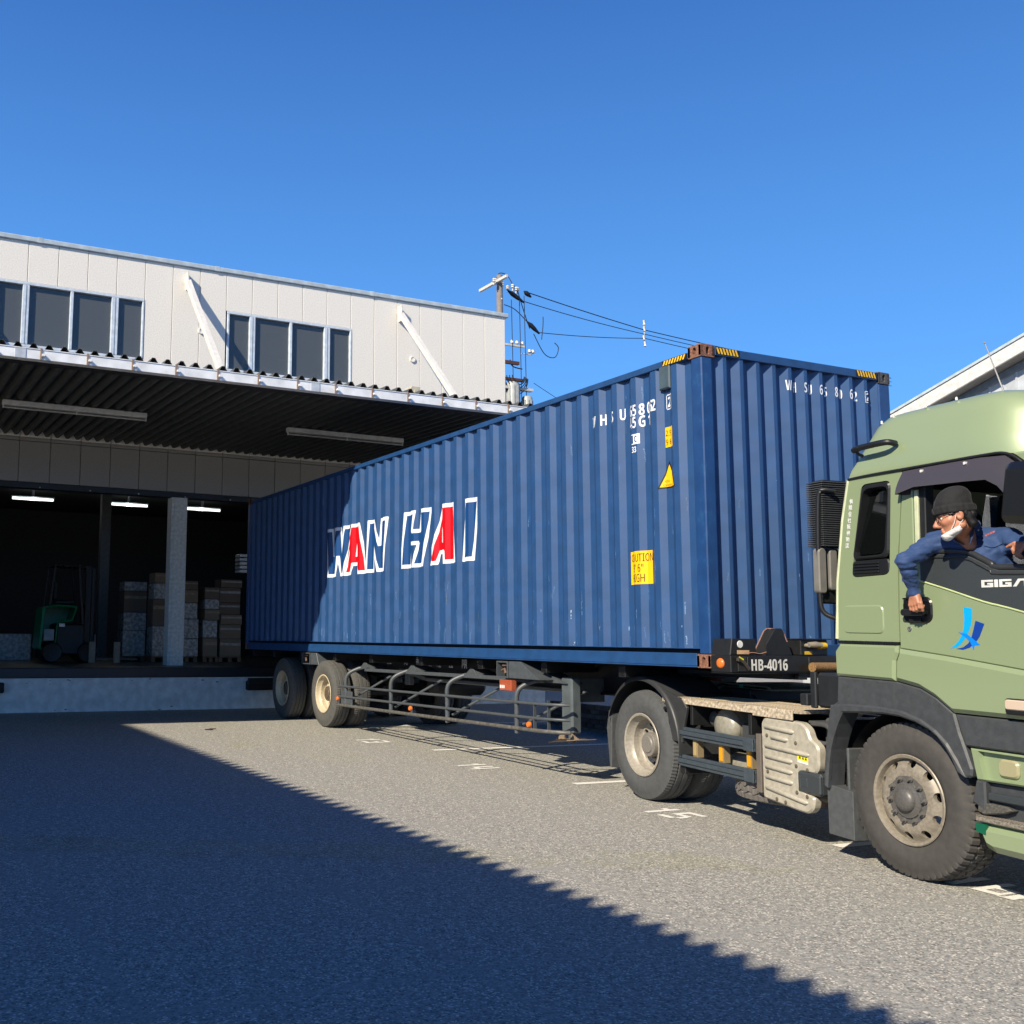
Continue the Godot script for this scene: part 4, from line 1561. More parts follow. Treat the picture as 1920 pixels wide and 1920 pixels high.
		rim.tube([Vector3(x - 0.003, 1.28, 0.06), Vector3(x + 0.095, 1.49, 0.10), Vector3(x + 0.13, 1.512, 0.10), Vector3(x + 0.19, 1.512, 0.12), Vector3(x + 0.215, 1.49, 0.20), Vector3(x + 0.25, 1.40, 0.21)], 0.007, 6)
		put.call("worn_edge", rim, mat("worn edge", Color(0.62, 0.47, 0.42), 0.7, 0.0, "heavy", 8.0), hn)
	var cb := MB.new()
	cb.box(Vector3(0.83, 1.282, 0.04), Vector3(1.16, 1.42, 0.22), 0.006)
	cb.box(Vector3(0.82, 1.421, 0.03), Vector3(1.18, 1.43, 0.25), 0.002)
	var cbx = put.call("coupling_box", cb, black)
	var yl := MB.new()
	yl.box(Vector3(0.875, 1.29, 0.2202), Vector3(0.965, 1.318, 0.2222))
	put.call("yellow_label", yl, mat("label yellow", Color(0.88, 0.72, 0.12), 0.5), cbx)
	var gl := MB.new()
	gl.tube([Vector3(0.90, 1.375, 0.235), Vector3(0.97, 1.375, 0.26), Vector3(1.04, 1.37, 0.26)], [0.022, 0.03, 0.022], 10)
	gl.tube([Vector3(0.89, 1.37, 0.22), Vector3(0.89, 1.37, 0.26)], 0.018, 8)
	put.call("air_coupling", gl, mat("coupling metal", Color(0.70, 0.66, 0.58), 0.4, 0.4), cbx)
	var gy := MB.new()
	gy.tube([Vector3(1.02, 1.365, 0.25), Vector3(1.09, 1.37, 0.26)], [0.032, 0.026], 10)
	put.call("yellow_coupling", gy, mat("label yellow"), cbx)
	var yp := MB.new()
	yp.tube([Vector3(0.88, 1.18, 0.29), Vector3(1.25, 1.18, 0.29)], 0.042, 12)
	put.call("stowed_pipe", yp, mat("pipe ochre", Color(0.62, 0.48, 0.30), 0.7, 0.0, "heavy", 7.0, 0.4))
	var wire := MB.new()
	wire.tube(bez([Vector3(0.14, 1.30, 0.24), Vector3(0.25, 1.305, 0.24), Vector3(0.33, 1.295, 0.235), Vector3(0.42, 1.31, 0.22)], 5), 0.004, 5)
	put.call("electric_wire", wire, mat("wire copper", Color(0.72, 0.52, 0.42), 0.5))
	t.free()


# ---------------------------------------------------------------- the tractor: its own axes, +z ahead, -x the driver's side, origin on the ground under the rear axle
func truck_frame() -> Transform3D:
	var a := deg_to_rad(-7.95)
	return Transform3D(Basis(Vector3.UP, a) * Basis(Vector3.RIGHT, 0.016), Vector3(1.41, ground_y(-0.97), -0.97))


func build_truck() -> void:
	var o := thing("tractor_truck", "green cab over tractor truck with its driver leaning out of the window", "truck", truck_frame())
	var green := mat("cab green", Color(0.525, 0.580, 0.440), 0.36, 0.0, "")
	green.clearcoat_enabled = true
	green.clearcoat = 0.6
	green.clearcoat_roughness = 0.12
	green.metallic = 0.12
	var plastic := mat("bumper plastic", Color(0.255, 0.265, 0.275), 0.62, 0.0, "mottle", 2.0, 0.15)
	var black := mat("chassis black")
	var dark := mat("cab interior", Color(0.055, 0.055, 0.06), 0.9)
	var trim := mat("door trim", Color(0.215, 0.235, 0.245), 0.5, 0.0, "fine", 2.0)
	var seal := mat("rubber seal", Color(0.10, 0.105, 0.11), 0.5)
	var white := mat("marker white")
	var D := 1.245

	# --- cab: side panel behind the door, with window and vent
	var c := grp("cab", o)
	var hole := round_poly(V2([2.775, 2.030, 3.125, 2.040, 3.168, 2.695, 2.898, 2.695]), 0.05, 4)
	var b := MB.new()
	b.xf = side()
	# the panel round the opening is cut in two along z so that each half is a simple outline
	var up := V2([2.690, 2.30, 2.712, 2.456, 2.783, 2.748, 3.268, 2.742, 3.250, 2.58, 3.222, 2.30])
	var low := V2([2.690, 2.30, 2.642, 2.0, 2.632, 1.81, 2.630, 1.578, 3.187, 1.578, 3.190, 1.81, 3.202, 2.16, 3.222, 2.30])
	for q in [up, low]:
		for r in Geometry2D.clip_polygons(q, hole):
			b.prism(r, 1.17, D)
	obj("side_panel", b, green, c)
	var lowp := MB.new()
	lowp.xf = side()
	lowp.prism(V2([2.605, 1.322, 3.146, 1.314, 3.155, 1.45, 3.182, 1.505, 3.184, 1.556, 2.650, 1.556, 2.600, 1.50]), 1.17, D + 0.022, 0.018)
	obj("lower_side_panel", lowp, green, c)
	var dent := MB.new()
	dent.xf = side()
	dent.prism(round_poly(V2([2.68, 1.63, 3.06, 1.63, 3.06, 1.83, 2.68, 1.83]), 0.05), D - 0.01, D + 0.007, 0.007)
	obj("panel_emboss", dent, green, c)
	var cren := MB.new()
	cren.xf = side()
	cren.prism(V2([2.630, 1.5575, 3.186, 1.5575, 3.186, 1.577, 2.630, 1.577]), 1.17, D + 0.012)
	for i in 22:
		cren.box(Vector3(2.645 + i * 0.0243, 1.559, D + 0.0121), Vector3(2.657 + i * 0.0243, 1.5755, D + 0.017))
	obj("step_grille", cren, seal, c)
	var edge := MB.new()   # bright bare edge strip at the rear of the panel
	edge.xf = side()
	edge.tube([Vector3(2.605, 1.59, D - 0.01), Vector3(2.622, 1.81, D - 0.01), Vector3(2.632, 2.0, D - 0.01), Vector3(2.702, 2.456, D - 0.01), Vector3(2.772, 2.745, D - 0.01)], 0.016, 8)
	obj("rear_edge", edge, mat("edge cream", Color(0.80, 0.82, 0.68), 0.4), c)
	var frame_ := MB.new()
	frame_.xf = side()
	var gl := round_poly(V2([2.826, 2.190, 3.082, 2.196, 3.132, 2.648, 2.930, 2.648]), 0.045, 4)
	frame_.frame(round_poly(V2([2.785, 2.155, 3.122, 2.160, 3.165, 2.690, 2.900, 2.690]), 0.05, 4), gl, 1.14, D + 0.006, 0.012)
	frame_.prism(round_poly(V2([2.778, 2.034, 3.122, 2.044, 3.126, 2.153, 2.786, 2.148]), 0.03, 3), 1.19, D + 0.002, 0.008)
	for i in 4:
		frame_.box(Vector3(2.80, 2.060 + i * 0.021, D + 0.002), Vector3(3.04, 2.070 + i * 0.021, D + 0.012), 0.003)
	var sw := obj("side_window", frame_, seal, o)
	var pn := MB.new()
	for q in [0.0, -0.005]:     # the pane leans in towards the roof like the cab side does
		for i in range(1, gl.size() - 1):
			var f := []
			for p in [gl[0], gl[i], gl[i + 1]]:
				f.append(Vector3(-(D - 0.012 - 0.10 * (p.y - 2.19) + q), p.y, p.x))
			pn.out(f, f[0] + Vector3(1, 0, 0))
	var gm := glass("tinted glass", Color(0.05, 0.06, 0.06, 0.80), 0.02)
	obj("pane", pn, gm, sw)
	# painted firm name, top to bottom along the rear edge
	var tx := MB.new()
	tx.xf = side()
	var k := 0
	for s in ["yu", "gen", "kai", "sha", "han", "shin", "butsu", "ryu"]:
		var y := 2.565 - 0.0455 * k
		brush(tx, s, 2.735 + (y - 2.3) * 0.17 , y, 0.036, 0.037, D + 0.0015, 0.0055)
		k += 1
	obj("firm_lettering", tx, white, c)
	# --- roof
	var rows := []
	var prof := [[-1.245, 0.0], [-1.243, 0.07], [-1.215, 0.16], [-1.175, 0.29], [-1.145, 0.375], [-1.10, 0.425], [-1.02, 0.450], [-0.75, 0.468], [-0.4, 0.475], [0.0, 0.478]]
	var st := [[0.0, 0.78, 0.975], [0.015, 0.86, 0.99], [0.05, 0.93, 0.997], [0.12, 0.975, 1.0], [0.25, 0.995, 1.0], [0.55, 1.0, 1.0], [0.95, 1.0, 1.0], [1.12, 0.985, 0.995], [1.25, 0.94, 0.97], [1.36, 0.86, 0.92], [1.46, 0.74, 0.85], [1.55, 0.55, 0.74], [1.61, 0.32, 0.62], [1.64, 0.02, 0.55]]
	for s in st:
		var row := []
		for i in range(prof.size() * 2 - 1):
			var m: int = i if i < prof.size() else prof.size() * 2 - 2 - i
			var q: Array = prof[m]
			var h: float = q[1] * s[1]
			var x: float = q[0] * lerpf(1.0, s[2], smoothstep(0.0, 0.4, q[1]) if s[0] < 1.0 else 1.0)
			var zr: float = 2.782 + s[0] + (0.36 * q[1] * (1.0 - smoothstep(0.0, 0.5, s[0])) if s[0] < 0.5 else 0.0)
			if s[0] > 1.0:
				zr -= 0.25 * q[1] * (s[0] - 1.0)
			row.append(Vector3(x if i < prof.size() else -x, 2.752 + h, zr))
		rows.append(row)
	b = MB.new()
	b.grid(rows)
	var back: Array = rows[0]
	for i in range(1, back.size() - 1):
		b.out([back[0], back[i], back[i + 1]], Vector3(0, 2.9, 3.5))
	obj("high_roof", b, green, c)
	var gut := MB.new()
	gut.xf = side()
	gut.tube(bez([Vector3(2.775, 2.745, D), Vector3(3.0, 2.752, D + 0.004), Vector3(3.5, 2.754, D + 0.006), Vector3(3.9, 2.756, D + 0.006), Vector3(4.07, 2.745, D + 0.005), Vector3(4.18, 2.67, D), Vector3(4.28, 2.52, D - 0.01), Vector3(4.40, 2.20, D - 0.02)], 4), 0.010, 6)
	obj("roof_gutter", gut, seal, c)
	for s in [[2.96, 3.155], [3.07, 3.18], [3.60, 3.20], [3.35, 3.20]]:
		var bt := MB.new()
		bt.xf = at(Vector3(-1.10, s[1] - 0.02, s[0]))
		bt.lathe([Vector2(0, 0.026), Vector2(0.008, 0.02), Vector2(0.008, 0.0)], 8)
		obj("roof_bolt", bt, white, c)
	# lamp-like grab handle with its bracket on the roof flank
	var gh := MB.new()
	gh.xf = side()
	gh.tube(bez([Vector3(2.872, 2.945, D + 0.03), Vector3(2.95, 2.950, D + 0.05), Vector3(3.12, 2.955, D + 0.05), Vector3(3.19, 2.955, D + 0.03), Vector3(3.205, 2.945, D - 0.02)], 4), 0.022, 8)
	gh.tube(bez([Vector3(2.90, 2.945, D + 0.035), Vector3(2.905, 2.915, D + 0.02), Vector3(2.915, 2.90, D - 0.01)], 4), 0.012, 6)
	obj("roof_handle", gh, seal, c)
	var an := MB.new()
	an.tube([Vector3(-1.0, 3.18, 3.87), Vector3(-1.0, 3.54, 3.745)], [0.006, 0.003], 6)
	an.box(Vector3(-1.006, 3.535, 3.738), Vector3(-0.994, 3.55, 3.752), 0.004)
	obj("aerial", an, mat("aerial grey", Color(0.55, 0.55, 0.55), 0.4), c)
	# --- shell: back wall, far side, front, floor
	b = MB.new()
	b.xf = side()
	b.prism(V2([2.612, 1.25, 2.66, 1.25, 2.69, 1.81, 2.70, 2.0, 2.718, 2.12, 2.662, 2.12, 2.645, 2.0, 2.635, 1.81, 2.633, 1.578]), -1.20, 1.168)
	b.prism(V2([2.662, 2.1202, 2.718, 2.1202, 2.77, 2.456, 2.826, 2.69, 2.772, 2.69, 2.715, 2.456]), -1.20, -0.70)
	b.prism(V2([2.662, 2.1202, 2.718, 2.1202, 2.77, 2.456, 2.826, 2.69, 2.772, 2.69, 2.715, 2.456]), 0.02, 1.168)
	b.prism(V2([2.772, 2.6902, 2.826, 2.6902, 2.84, 2.745, 2.786, 2.745]), -1.20, 1.168)
	obj("back_wall", b, green, c)
	var bw := MB.new()
	bw.xf = side()
	bw.box(Vector3(2.7, 1.20, -1.19), Vector3(4.45, 1.25, 1.16))
	bw.box(Vector3(2.85, 2.70, -1.19), Vector3(4.2, 2.745, 1.16))
	bw.box(Vector3(4.0, 1.26, -1.19), Vector3(4.35, 2.02, 1.12), 0.04)
	bw.box(Vector3(2.72, 1.26, -1.15), Vector3(3.15, 1.85, 1.12), 0.03)
	obj("interior", bw, dark, c)
	b = MB.new()
	b.xf = Transform3D(Basis(Vector3(0, 0, 1), Vector3(0, 1, 0), Vector3(-1, 0, 0)), Vector3())
	b.prism(V2([2.61, 1.3, 4.45, 1.0, 4.45, 2.0, 2.65, 2.0]), -D, -1.19)
	b.prism(V2([2.65, 2.0, 3.30, 2.0, 3.33, 2.745, 2.78, 2.745]), -D, -1.19)
	b.prism(V2([3.30, 2.62, 4.20, 2.62, 4.10, 2.745, 3.33, 2.745]), -D, -1.19)
	b.prism(V2([4.36, 2.0, 4.45, 2.0, 4.30, 2.62, 4.20, 2.62]), -D, -1.19)
	obj("far_side_panel", b, green, c)
	b = MB.new()
	b.xf = side()
	b.prism(V2([3.84, 2.0, 3.90, 2.0, 3.90, 2.62, 3.84, 2.62]), -1.235, -1.20)
	obj("far_window_post", b, dark, c)
	b = MB.new()
	b.xf = side()
	b.prism(V2([3.31, 2.0, 4.36, 2.0, 4.20, 2.62, 3.32, 2.62]), -1.215, -1.209)
	obj("far_window", b, glass("tinted glass far", Color(0.12, 0.17, 0.20, 0.6), 0.03), c)
	b = MB.new()
	b.box(Vector3(-1.2, 0.95, 4.45), Vector3(1.2, 1.85, 4.58), 0.05)
	obj("front_panel", b, green, c)
	b = MB.new()
	b.out([Vector3(-1.15, 1.86, 4.56), Vector3(1.15, 1.86, 4.56), Vector3(1.02, 2.78, 4.36), Vector3(-1.02, 2.78, 4.36)], Vector3(0, 2, 3))
	obj("windscreen", b, gm, c)
	for x in [-1.19, 1.14]:
		b = MB.new()
		b.bar(Vector3(x, 1.85, 4.52), Vector3(x * 0.92, 2.78, 4.33), 0.07, 0.10, Vector3(0, 0, 1), 0.02)
		obj("windscreen_pillar", b, green, c)
	b = MB.new()
	b.xf = side()
	b.prism(V2([2.682, 2.13, 2.688, 2.13, 2.795, 2.685, 2.789, 2.685]), -0.75, 0.05)
	obj("rear_window", b, glass("rear glass", Color(0.20, 0.34, 0.46, 0.55), 0.03), c)
	b = MB.new()
	b.box(Vector3(0.15, 2.12, 2.70), Vector3(0.185, 2.69, 2.80))
	obj("rear_window_post", b, dark, c)
	b = MB.new()
	b.xf = side()
	b.prism(V2([4.085, 2.748, 4.32, 2.748, 4.46, 2.2, 4.46, 2.0, 4.40, 2.02, 4.27, 2.52, 4.17, 2.67]), 1.15, D - 0.012, 0.02)
	obj("door_post", b, green, c)
	# seats and wheel
	for x in [-0.72, 0.72]:
		b = MB.new()
		b.box(Vector3(x - 0.26, 1.45, 3.22), Vector3(x + 0.26, 1.62, 3.75), 0.05)
		b.box(Vector3(x - 0.25, 1.60, 3.18), Vector3(x + 0.25, 2.25, 3.34), 0.06)
		b.box(Vector3(x - 0.16, 2.27, 3.20), Vector3(x + 0.16, 2.50, 3.31), 0.05)
		obj("seat", b, mat("seat cloth", Color(0.09, 0.09, 0.10), 0.95, 0.0, "cloth", 4.0), c)
	b = MB.new()
	var ringp := []
	for i in 33:
		var a := TAU * i / 32
		ringp.append(Vector3(-0.72 + 0.22 * cos(a), 2.02 + 0.22 * sin(a) * 0.62, 4.02 - 0.22 * sin(a) * 0.78))
	b.tube(ringp, 0.015, 8, false)
	b.tube([Vector3(-0.72, 2.02, 4.02), Vector3(-0.72, 1.85, 4.16)], 0.03, 8)
	obj("steering_wheel", b, dark, c)

	# --- door
	var d := grp("door", o)
	b = MB.new()
	b.xf = side()
	b.prism(V2([3.276, 2.740, 3.352, 2.740, 3.345, 2.165, 3.387, 2.158, 3.387, 1.985, 3.604, 1.921, 3.868, 1.838, 4.036, 1.799, 4.45, 1.690, 4.45, 1.40, 4.1, 1.435, 3.6, 1.495, 3.195, 1.535, 3.198, 1.81, 3.211, 2.16, 3.258, 2.58]), 1.19, D + 0.004, 0.006)
	obj("door_panel", b, green, d)
	b = MB.new()
	b.xf = side()
	b.prism(V2([3.194, 1.533, 3.6, 1.493, 4.1, 1.433, 4.45, 1.398, 4.45, 1.140, 3.612, 1.140, 3.479, 1.228, 3.357, 1.282, 3.158, 1.316, 3.166, 1.45, 3.192, 1.508]), 1.17, D + 0.034, 0.028)
	obj("lower_door_panel", b, green, d)
	b = MB.new()
	b.xf = side()
	b.prism(V2([3.392, 2.158, 3.50, 2.163, 3.753, 2.140, 3.845, 2.10, 3.926, 2.058, 3.984, 2.034, 4.45, 2.018, 4.45, 1.697, 4.036, 1.806, 3.868, 1.845, 3.604, 1.928, 3.392, 1.991]), 1.19, D + 0.010, 0.006)
	obj("trim_panel", b, trim, d)
	b = MB.new()
	b.xf = side()
	b.tube(bez([Vector3(3.39, 1.987, D + 0.003), Vector3(3.604, 1.9245, D + 0.003), Vector3(3.868, 1.8415, D + 0.003), Vector3(4.036, 1.8025, D + 0.003), Vector3(4.45, 1.6935, D + 0.003)], 3), 0.008, 6)
	obj("pin_stripe", b, mat("stripe pale", Color(0.74, 0.79, 0.58), 0.4), d)
	b = MB.new()
	b.xf = side()
	b.tube(bez([Vector3(3.35, 2.168, D - 0.005), Vector3(3.50, 2.180, D - 0.005), Vector3(3.753, 2.158, D - 0.005), Vector3(3.845, 2.118, D - 0.005), Vector3(3.926, 2.076, D - 0.005), Vector3(3.984, 2.052, D - 0.005), Vector3(4.45, 2.036, D - 0.005)], 4), 0.020, 8)
	b.tube(bez([Vector3(3.40, 2.136, D + 0.012), Vector3(3.50, 2.140, D + 0.012), Vector3(3.753, 2.116, D + 0.012), Vector3(3.845, 2.076, D + 0.012), Vector3(3.926, 2.034, D + 0.012), Vector3(3.984, 2.012, D + 0.012), Vector3(4.45, 1.998, D + 0.012)], 4), 0.007, 6)
	obj("window_seal", b, mat("seal grey", Color(0.20, 0.205, 0.21), 0.4), d)
	b = MB.new()
	b.xf = side()
	b.prism(V2([3.354, 2.19, 3.432, 2.19, 3.44, 2.62, 3.40, 2.74, 3.358, 2.74]), 1.16, D - 0.012, 0.006)
	b.prism(V2([3.362, 2.66, 4.12, 2.66, 4.07, 2.742, 3.362, 2.742]), 1.16, D - 0.006)
	obj("window_channel", b, seal, d)
	b = MB.new()
	b.xf = side()
	b.prism(V2([3.354, 2.185, 3.385, 2.185, 3.392, 2.60, 3.361, 2.60]), D - 0.0118, D + 0.002, 0.003)
	obj("bright_edge", b, mat("edge cream"), d)
	# smoked wind deflector over the open window
	rows = []
	var vt := [Vector2(3.285, 2.738), Vector2(3.5, 2.742), Vector2(3.7, 2.744), Vector2(3.9, 2.744), Vector2(4.07, 2.732), Vector2(4.16, 2.665), Vector2(4.26, 2.52)]
	var vb := [Vector2(3.262, 2.578), Vector2(3.42, 2.612), Vector2(3.6, 2.606), Vector2(3.8, 2.600), Vector2(3.97, 2.592), Vector2(4.05, 2.545), Vector2(4.15, 2.43)]
	for i in 5:
		var row := []
		for j in vt.size():
			var p: Vector2 = vt[j].lerp(vb[j], i / 4.0)
			row.append(Vector3(-(D + 0.008 + 0.055 * sin(PI / 2 * i / 4.0)), p.y, p.x))
		rows.append(row)
	rows.reverse()
	b = MB.new()
	b.grid(rows)
	b.out([Vector3(-D - 0.004, 2.735, 3.285), rows[0][0], Vector3(-D - 0.004, 2.58, 3.262)], Vector3(-1, 2.6, 4))
	b.xf = side()
	b.prism(V2([3.262, 2.575, 3.335, 2.572, 3.345, 2.60, 3.425, 2.613, 3.285, 2.738]), D + 0.005, D + 0.012)
	obj("wind_deflector", b, mat("smoked acrylic", Color(0.25, 0.235, 0.25), 0.25, 0.0, ""), d)
	for q in [[3.46, 2.715], [3.80, 2.72]]:
		var cl := MB.new()
		cl.xf = side()
		cl.prism(rrect(q[0] - 0.008, q[1] - 0.008, q[0] + 0.008, q[1] + 0.010, 0.004), D + 0.01, D + 0.036)
		obj("deflector_clip", cl, white, d)
	# handle in its bowl, lock
	b = MB.new()
	b.xf = side()
	b.prism(rrect(3.235, 1.705, 3.478, 1.882, 0.055, 5), D - 0.01, D + 0.014, 0.010)
	b.tube([Vector3(3.25, 1.87, D + 0.018), Vector3(3.33, 1.876, D + 0.024), Vector3(3.46, 1.85, D + 0.018)], 0.006, 5)
	obj("door_handle", b, mat("handle black", Color(0.06, 0.06, 0.065), 0.4), d)
	var gp := MB.new()
	gp.xf = side()
	gp.prism(rrect(3.262, 1.755, 3.452, 1.800, 0.02, 4), D + 0.045, D + 0.062, 0.006)
	gp.box(Vector3(3.27, 1.765, D + 0.0145), Vector3(3.29, 1.79, D + 0.045))
	gp.box(Vector3(3.425, 1.765, D + 0.0145), Vector3(3.445, 1.79, D + 0.045))
	gp.box(Vector3(3.30, 1.715, D + 0.0145), Vector3(3.40, 1.735, D + 0.03), 0.004)
	obj("handle_grip", gp, seal, d)
	b = MB.new()
	b.xf = Transform3D(AXLE, Vector3(-D - 0.004, 1.668, 3.284))
	b.lathe([Vector2(0, 0.004), Vector2(0.010, 0.004), Vector2(0.011, 0.008), Vector2(0.016, 0.006), Vector2(0.017, 0.0)], 16)
	obj("door_lock", b, mat("lock chrome", Color(0.7, 0.7, 0.68), 0.25, 0.8), d)
	# model lettering built from blocks
	b = MB.new()
	b.xf = side()
	var gx := 3.862
	var gy := 1.930
	for ltr in ["G", "I", "G", "A"]:
		var w := 0.082
		match ltr:
			"G":
				for r in [[0, 0.034, w, 0.046], [0, 0.0, 0.020, 0.0339], [0.0201, 0.0, w, 0.012], [w - 0.022, 0.0121, w, 0.027], [0.042, 0.0165, w - 0.0221, 0.027]]:
					b.box(Vector3(gx + r[0], gy + r[1], D + 0.0095), Vector3(gx + r[2], gy + r[3], D + 0.013))
				gx += w + 0.010
			"I":
				b.box(Vector3(gx, gy, D + 0.0095), Vector3(gx + 0.024, gy + 0.046, D + 0.013))
				gx += 0.034
			"A":
				b.prism(V2([gx, gy, gx + 0.024, gy, gx + 0.052, gy + 0.034, gx + 0.075, gy + 0.034, gx + 0.075, gy, gx + 0.098, gy, gx + 0.098, gy + 0.046, gx + 0.036, gy + 0.046]), D + 0.0095, D + 0.013)
	obj("model_lettering", b, white, d)
	# emblem of three brush strokes
	var lightb := mat("emblem light blue", Color(0.0, 0.60, 0.88), 0.4, 0.0, "")
	var darkb := mat("emblem dark blue", Color(0.05, 0.22, 0.55), 0.4, 0.0, "")
	var midb := mat("emblem mid blue", Color(0.0, 0.47, 0.85), 0.4, 0.0, "")
	for q in [[[3.715, 1.812, 3.778, 1.800, 3.774, 1.74, 3.766, 1.70, 3.745, 1.655, 3.712, 1.605, 3.680, 1.572, 3.645, 1.553, 3.602, 1.546, 3.640, 1.570, 3.672, 1.600, 3.695, 1.635, 3.712, 1.68, 3.718, 1.74], lightb, 0.0055], [[3.800, 1.724, 3.862, 1.705, 3.845, 1.668, 3.822, 1.622, 3.790, 1.585, 3.750, 1.557, 3.700, 1.541, 3.650, 1.545, 3.700, 1.556, 3.738, 1.580, 3.762, 1.612, 3.780, 1.66], darkb, 0.0062], [[3.672, 1.652, 3.735, 1.640, 3.775, 1.612, 3.825, 1.575, 3.785, 1.572, 3.776, 1.542, 3.756, 1.590, 3.720, 1.622], midb, 0.0070]]:
		var e := MB.new()
		e.xf = side()
		e.prism(V2(q[0]), D + 0.002, D + q[2])
		obj("emblem_stroke", e, q[1], d)
	# --- dark lower bodywork round the front wheel
	b = MB.new()
	b.xf = side()
	var arch_out := V2([2.605, 1.318, 3.150, 1.310, 3.354, 1.277, 3.476, 1.223, 3.608, 1.135])
	var arch_in := V2([3.690, 0.741, 3.627, 0.769, 3.585, 0.85, 3.539, 0.915, 3.485, 0.97, 3.423, 1.011, 3.31, 1.052, 3.181, 1.076, 3.05, 1.082, 2.918, 1.078, 2.760, 1.066, 2.661, 1.059, 2.610, 0.975, 2.563, 0.874, 2.532, 0.78, 2.511, 0.679, 2.498, 0.58, 2.490, 0.500])
	var poly := arch_out.duplicate()
	poly.append_array(V2([3.640, 1.02, 3.672, 0.937, 3.722, 0.80, 3.715, 0.755]))
	poly.append_array(arch_in)
	poly.append_array(V2([2.438, 0.500, 2.446, 0.62, 2.468, 0.80, 2.500, 0.98, 2.535, 1.10, 2.590, 1.13]))
	b.prism(poly, 1.12, D + 0.006, 0.012)
	obj("wheel_arch", b, plastic, o)
	b = MB.new()
	b.xf = side()
	var lip := V2([2.545, 1.105, 2.70, 1.125, 3.0, 1.130, 3.2, 1.118, 3.36, 1.075, 3.47, 1.02, 3.56, 0.945, 3.63, 0.85, 3.685, 0.745])
	var inn := arch_in.duplicate()
	inn.remove_at(0)
	lip.append_array(inn)
	lip.append_array(V2([2.455, 0.505, 2.463, 0.64, 2.485, 0.80, 2.515, 0.97]))
	b.prism(lip, D - 0.01, D + 0.030, 0.012)
	obj("arch_lip", b, plastic, o)
	b = MB.new()
	rows = []
	for i in 21:
		var a := deg_to_rad(-8.0 + 196.0 * i / 20)
		rows.append([Vector3(-1.14, 0.525 + 0.585 * sin(a), 3.13 + 0.60 * cos(a)), Vector3(-0.62, 0.525 + 0.585 * sin(a), 3.13 + 0.60 * cos(a))])
	b.grid(rows)
	b.box(Vector3(-0.62, 0.45, 2.52), Vector3(-0.60, 1.12, 3.74))
	obj("wheel_housing", b, dark, o)
	b = MB.new()
	b.xf = side()
	b.prism(V2([2.452, 0.165, 2.70, 0.16, 2.70, 0.50, 2.445, 0.52]), 0.76, 1.235, 0.004)
	b.xf = Transform3D()
	b.box(Vector3(-1.2, 0.36, 2.605), Vector3(-0.9, 0.80, 2.63), 0.008)
	obj("mud_flap", b, mat("flap grey", Color(0.30, 0.31, 0.315), 0.7, 0.0, "mottle", 2.5), o)
	b = MB.new()
	b.xf = side()
	b.prism(V2([3.614, 1.130, 4.45, 1.130, 4.45, 0.938, 3.680, 0.938]), 1.15, D + 0.004, 0.01)
	obj("side_band", b, plastic, o)
	# step bay: recess, green surround, lamp, bars
	b = MB.new()
	b.xf = side()
	b.frame(V2([3.735, 0.735, 4.45, 0.745, 4.45, 0.930, 3.695, 0.932]), V2([3.80, 0.760, 4.449, 0.772, 4.449, 0.90, 3.77, 0.905]), 1.15, D - 0.01, 0.012)
	b.prism(V2([3.76, 0.75, 4.449, 0.76, 4.449, 0.92, 3.74, 0.92]), 1.10, D - 0.045, 0.0)
	var gs := obj("step_surround", b, green, o)
	b = MB.new()
	b.xf = side()
	b.prism(rrect(3.875, 0.775, 4.018, 0.885, 0.035, 5), D - 0.05, D - 0.025, 0.012)
	obj("step_lamp", b, mat("lamp beige", Color(0.62, 0.60, 0.47), 0.25, 0.0, "fine", 4.0), gs)
	b = MB.new()
	b.box(Vector3(-1.19, 0.50, 3.735), Vector3(-0.95, 0.735, 4.45), 0.01)
	b.xf = side()
	b.prism(V2([3.70, 0.60, 3.80, 0.55, 3.80, 0.735, 3.735, 0.735]), 1.0, D - 0.005, 0.01)
	var sb := obj("step_bay", b, plastic, o)
	b = MB.new()
	b.box(Vector3(-1.235, 0.625, 3.81), Vector3(-1.20, 0.672, 4.45), 0.008)
	obj("step_bar", b, trim, sb)
	b = MB.new()
	b.xf = side()
	b.prism(V2([3.73, 0.545, 3.78, 0.532, 3.92, 0.560, 3.985, 0.588, 3.93, 0.605, 3.82, 0.608, 3.74, 0.592]), 1.19, D - 0.008, 0.008)
	obj("mirror_arm_stub", b, mat("cast grey", Color(0.40, 0.39, 0.36), 0.6, 0.0, "heavy", 5.0), sb)
	b = MB.new()
	b.box(Vector3(-1.25, 0.488, 3.728), Vector3(-1.0, 0.520, 4.45), 0.006)
	for i in 40:
		b.box(Vector3(-1.252, 0.5201, 3.735 + i * 0.0178), Vector3(-1.02, 0.527, 3.744 + i * 0.0178), 0.002)
	obj("step_plate", b, mat("step aluminium", Color(0.68, 0.64, 0.58), 0.5, 0.3, "heavy", 6.0), o)
	b = MB.new()
	b.xf = side()
	b.prism(V2([3.728, 0.482, 3.735, 0.40, 3.765, 0.335, 3.83, 0.312, 4.05, 0.310, 4.60, 0.30, 4.60, 0.484]), 0.9, D + 0.004, 0.045)
	b.xf = Transform3D()
	b.box(Vector3(-0.9, 0.30, 4.40), Vector3(1.245, 0.80, 4.62), 0.04)
	var bp := obj("bumper", b, green, o)
	b = MB.new()
	b.xf = side()
	b.prism(V2([3.735, 0.425, 3.80, 0.415, 3.80, 0.478, 3.731, 0.478]), D - 0.02, D + 0.008)
	obj("green_reflector", b, mat("reflector green", Color(0.02, 0.33, 0.24), 0.3, 0.0, ""), bp)
	b = MB.new()
	b.xf = side()
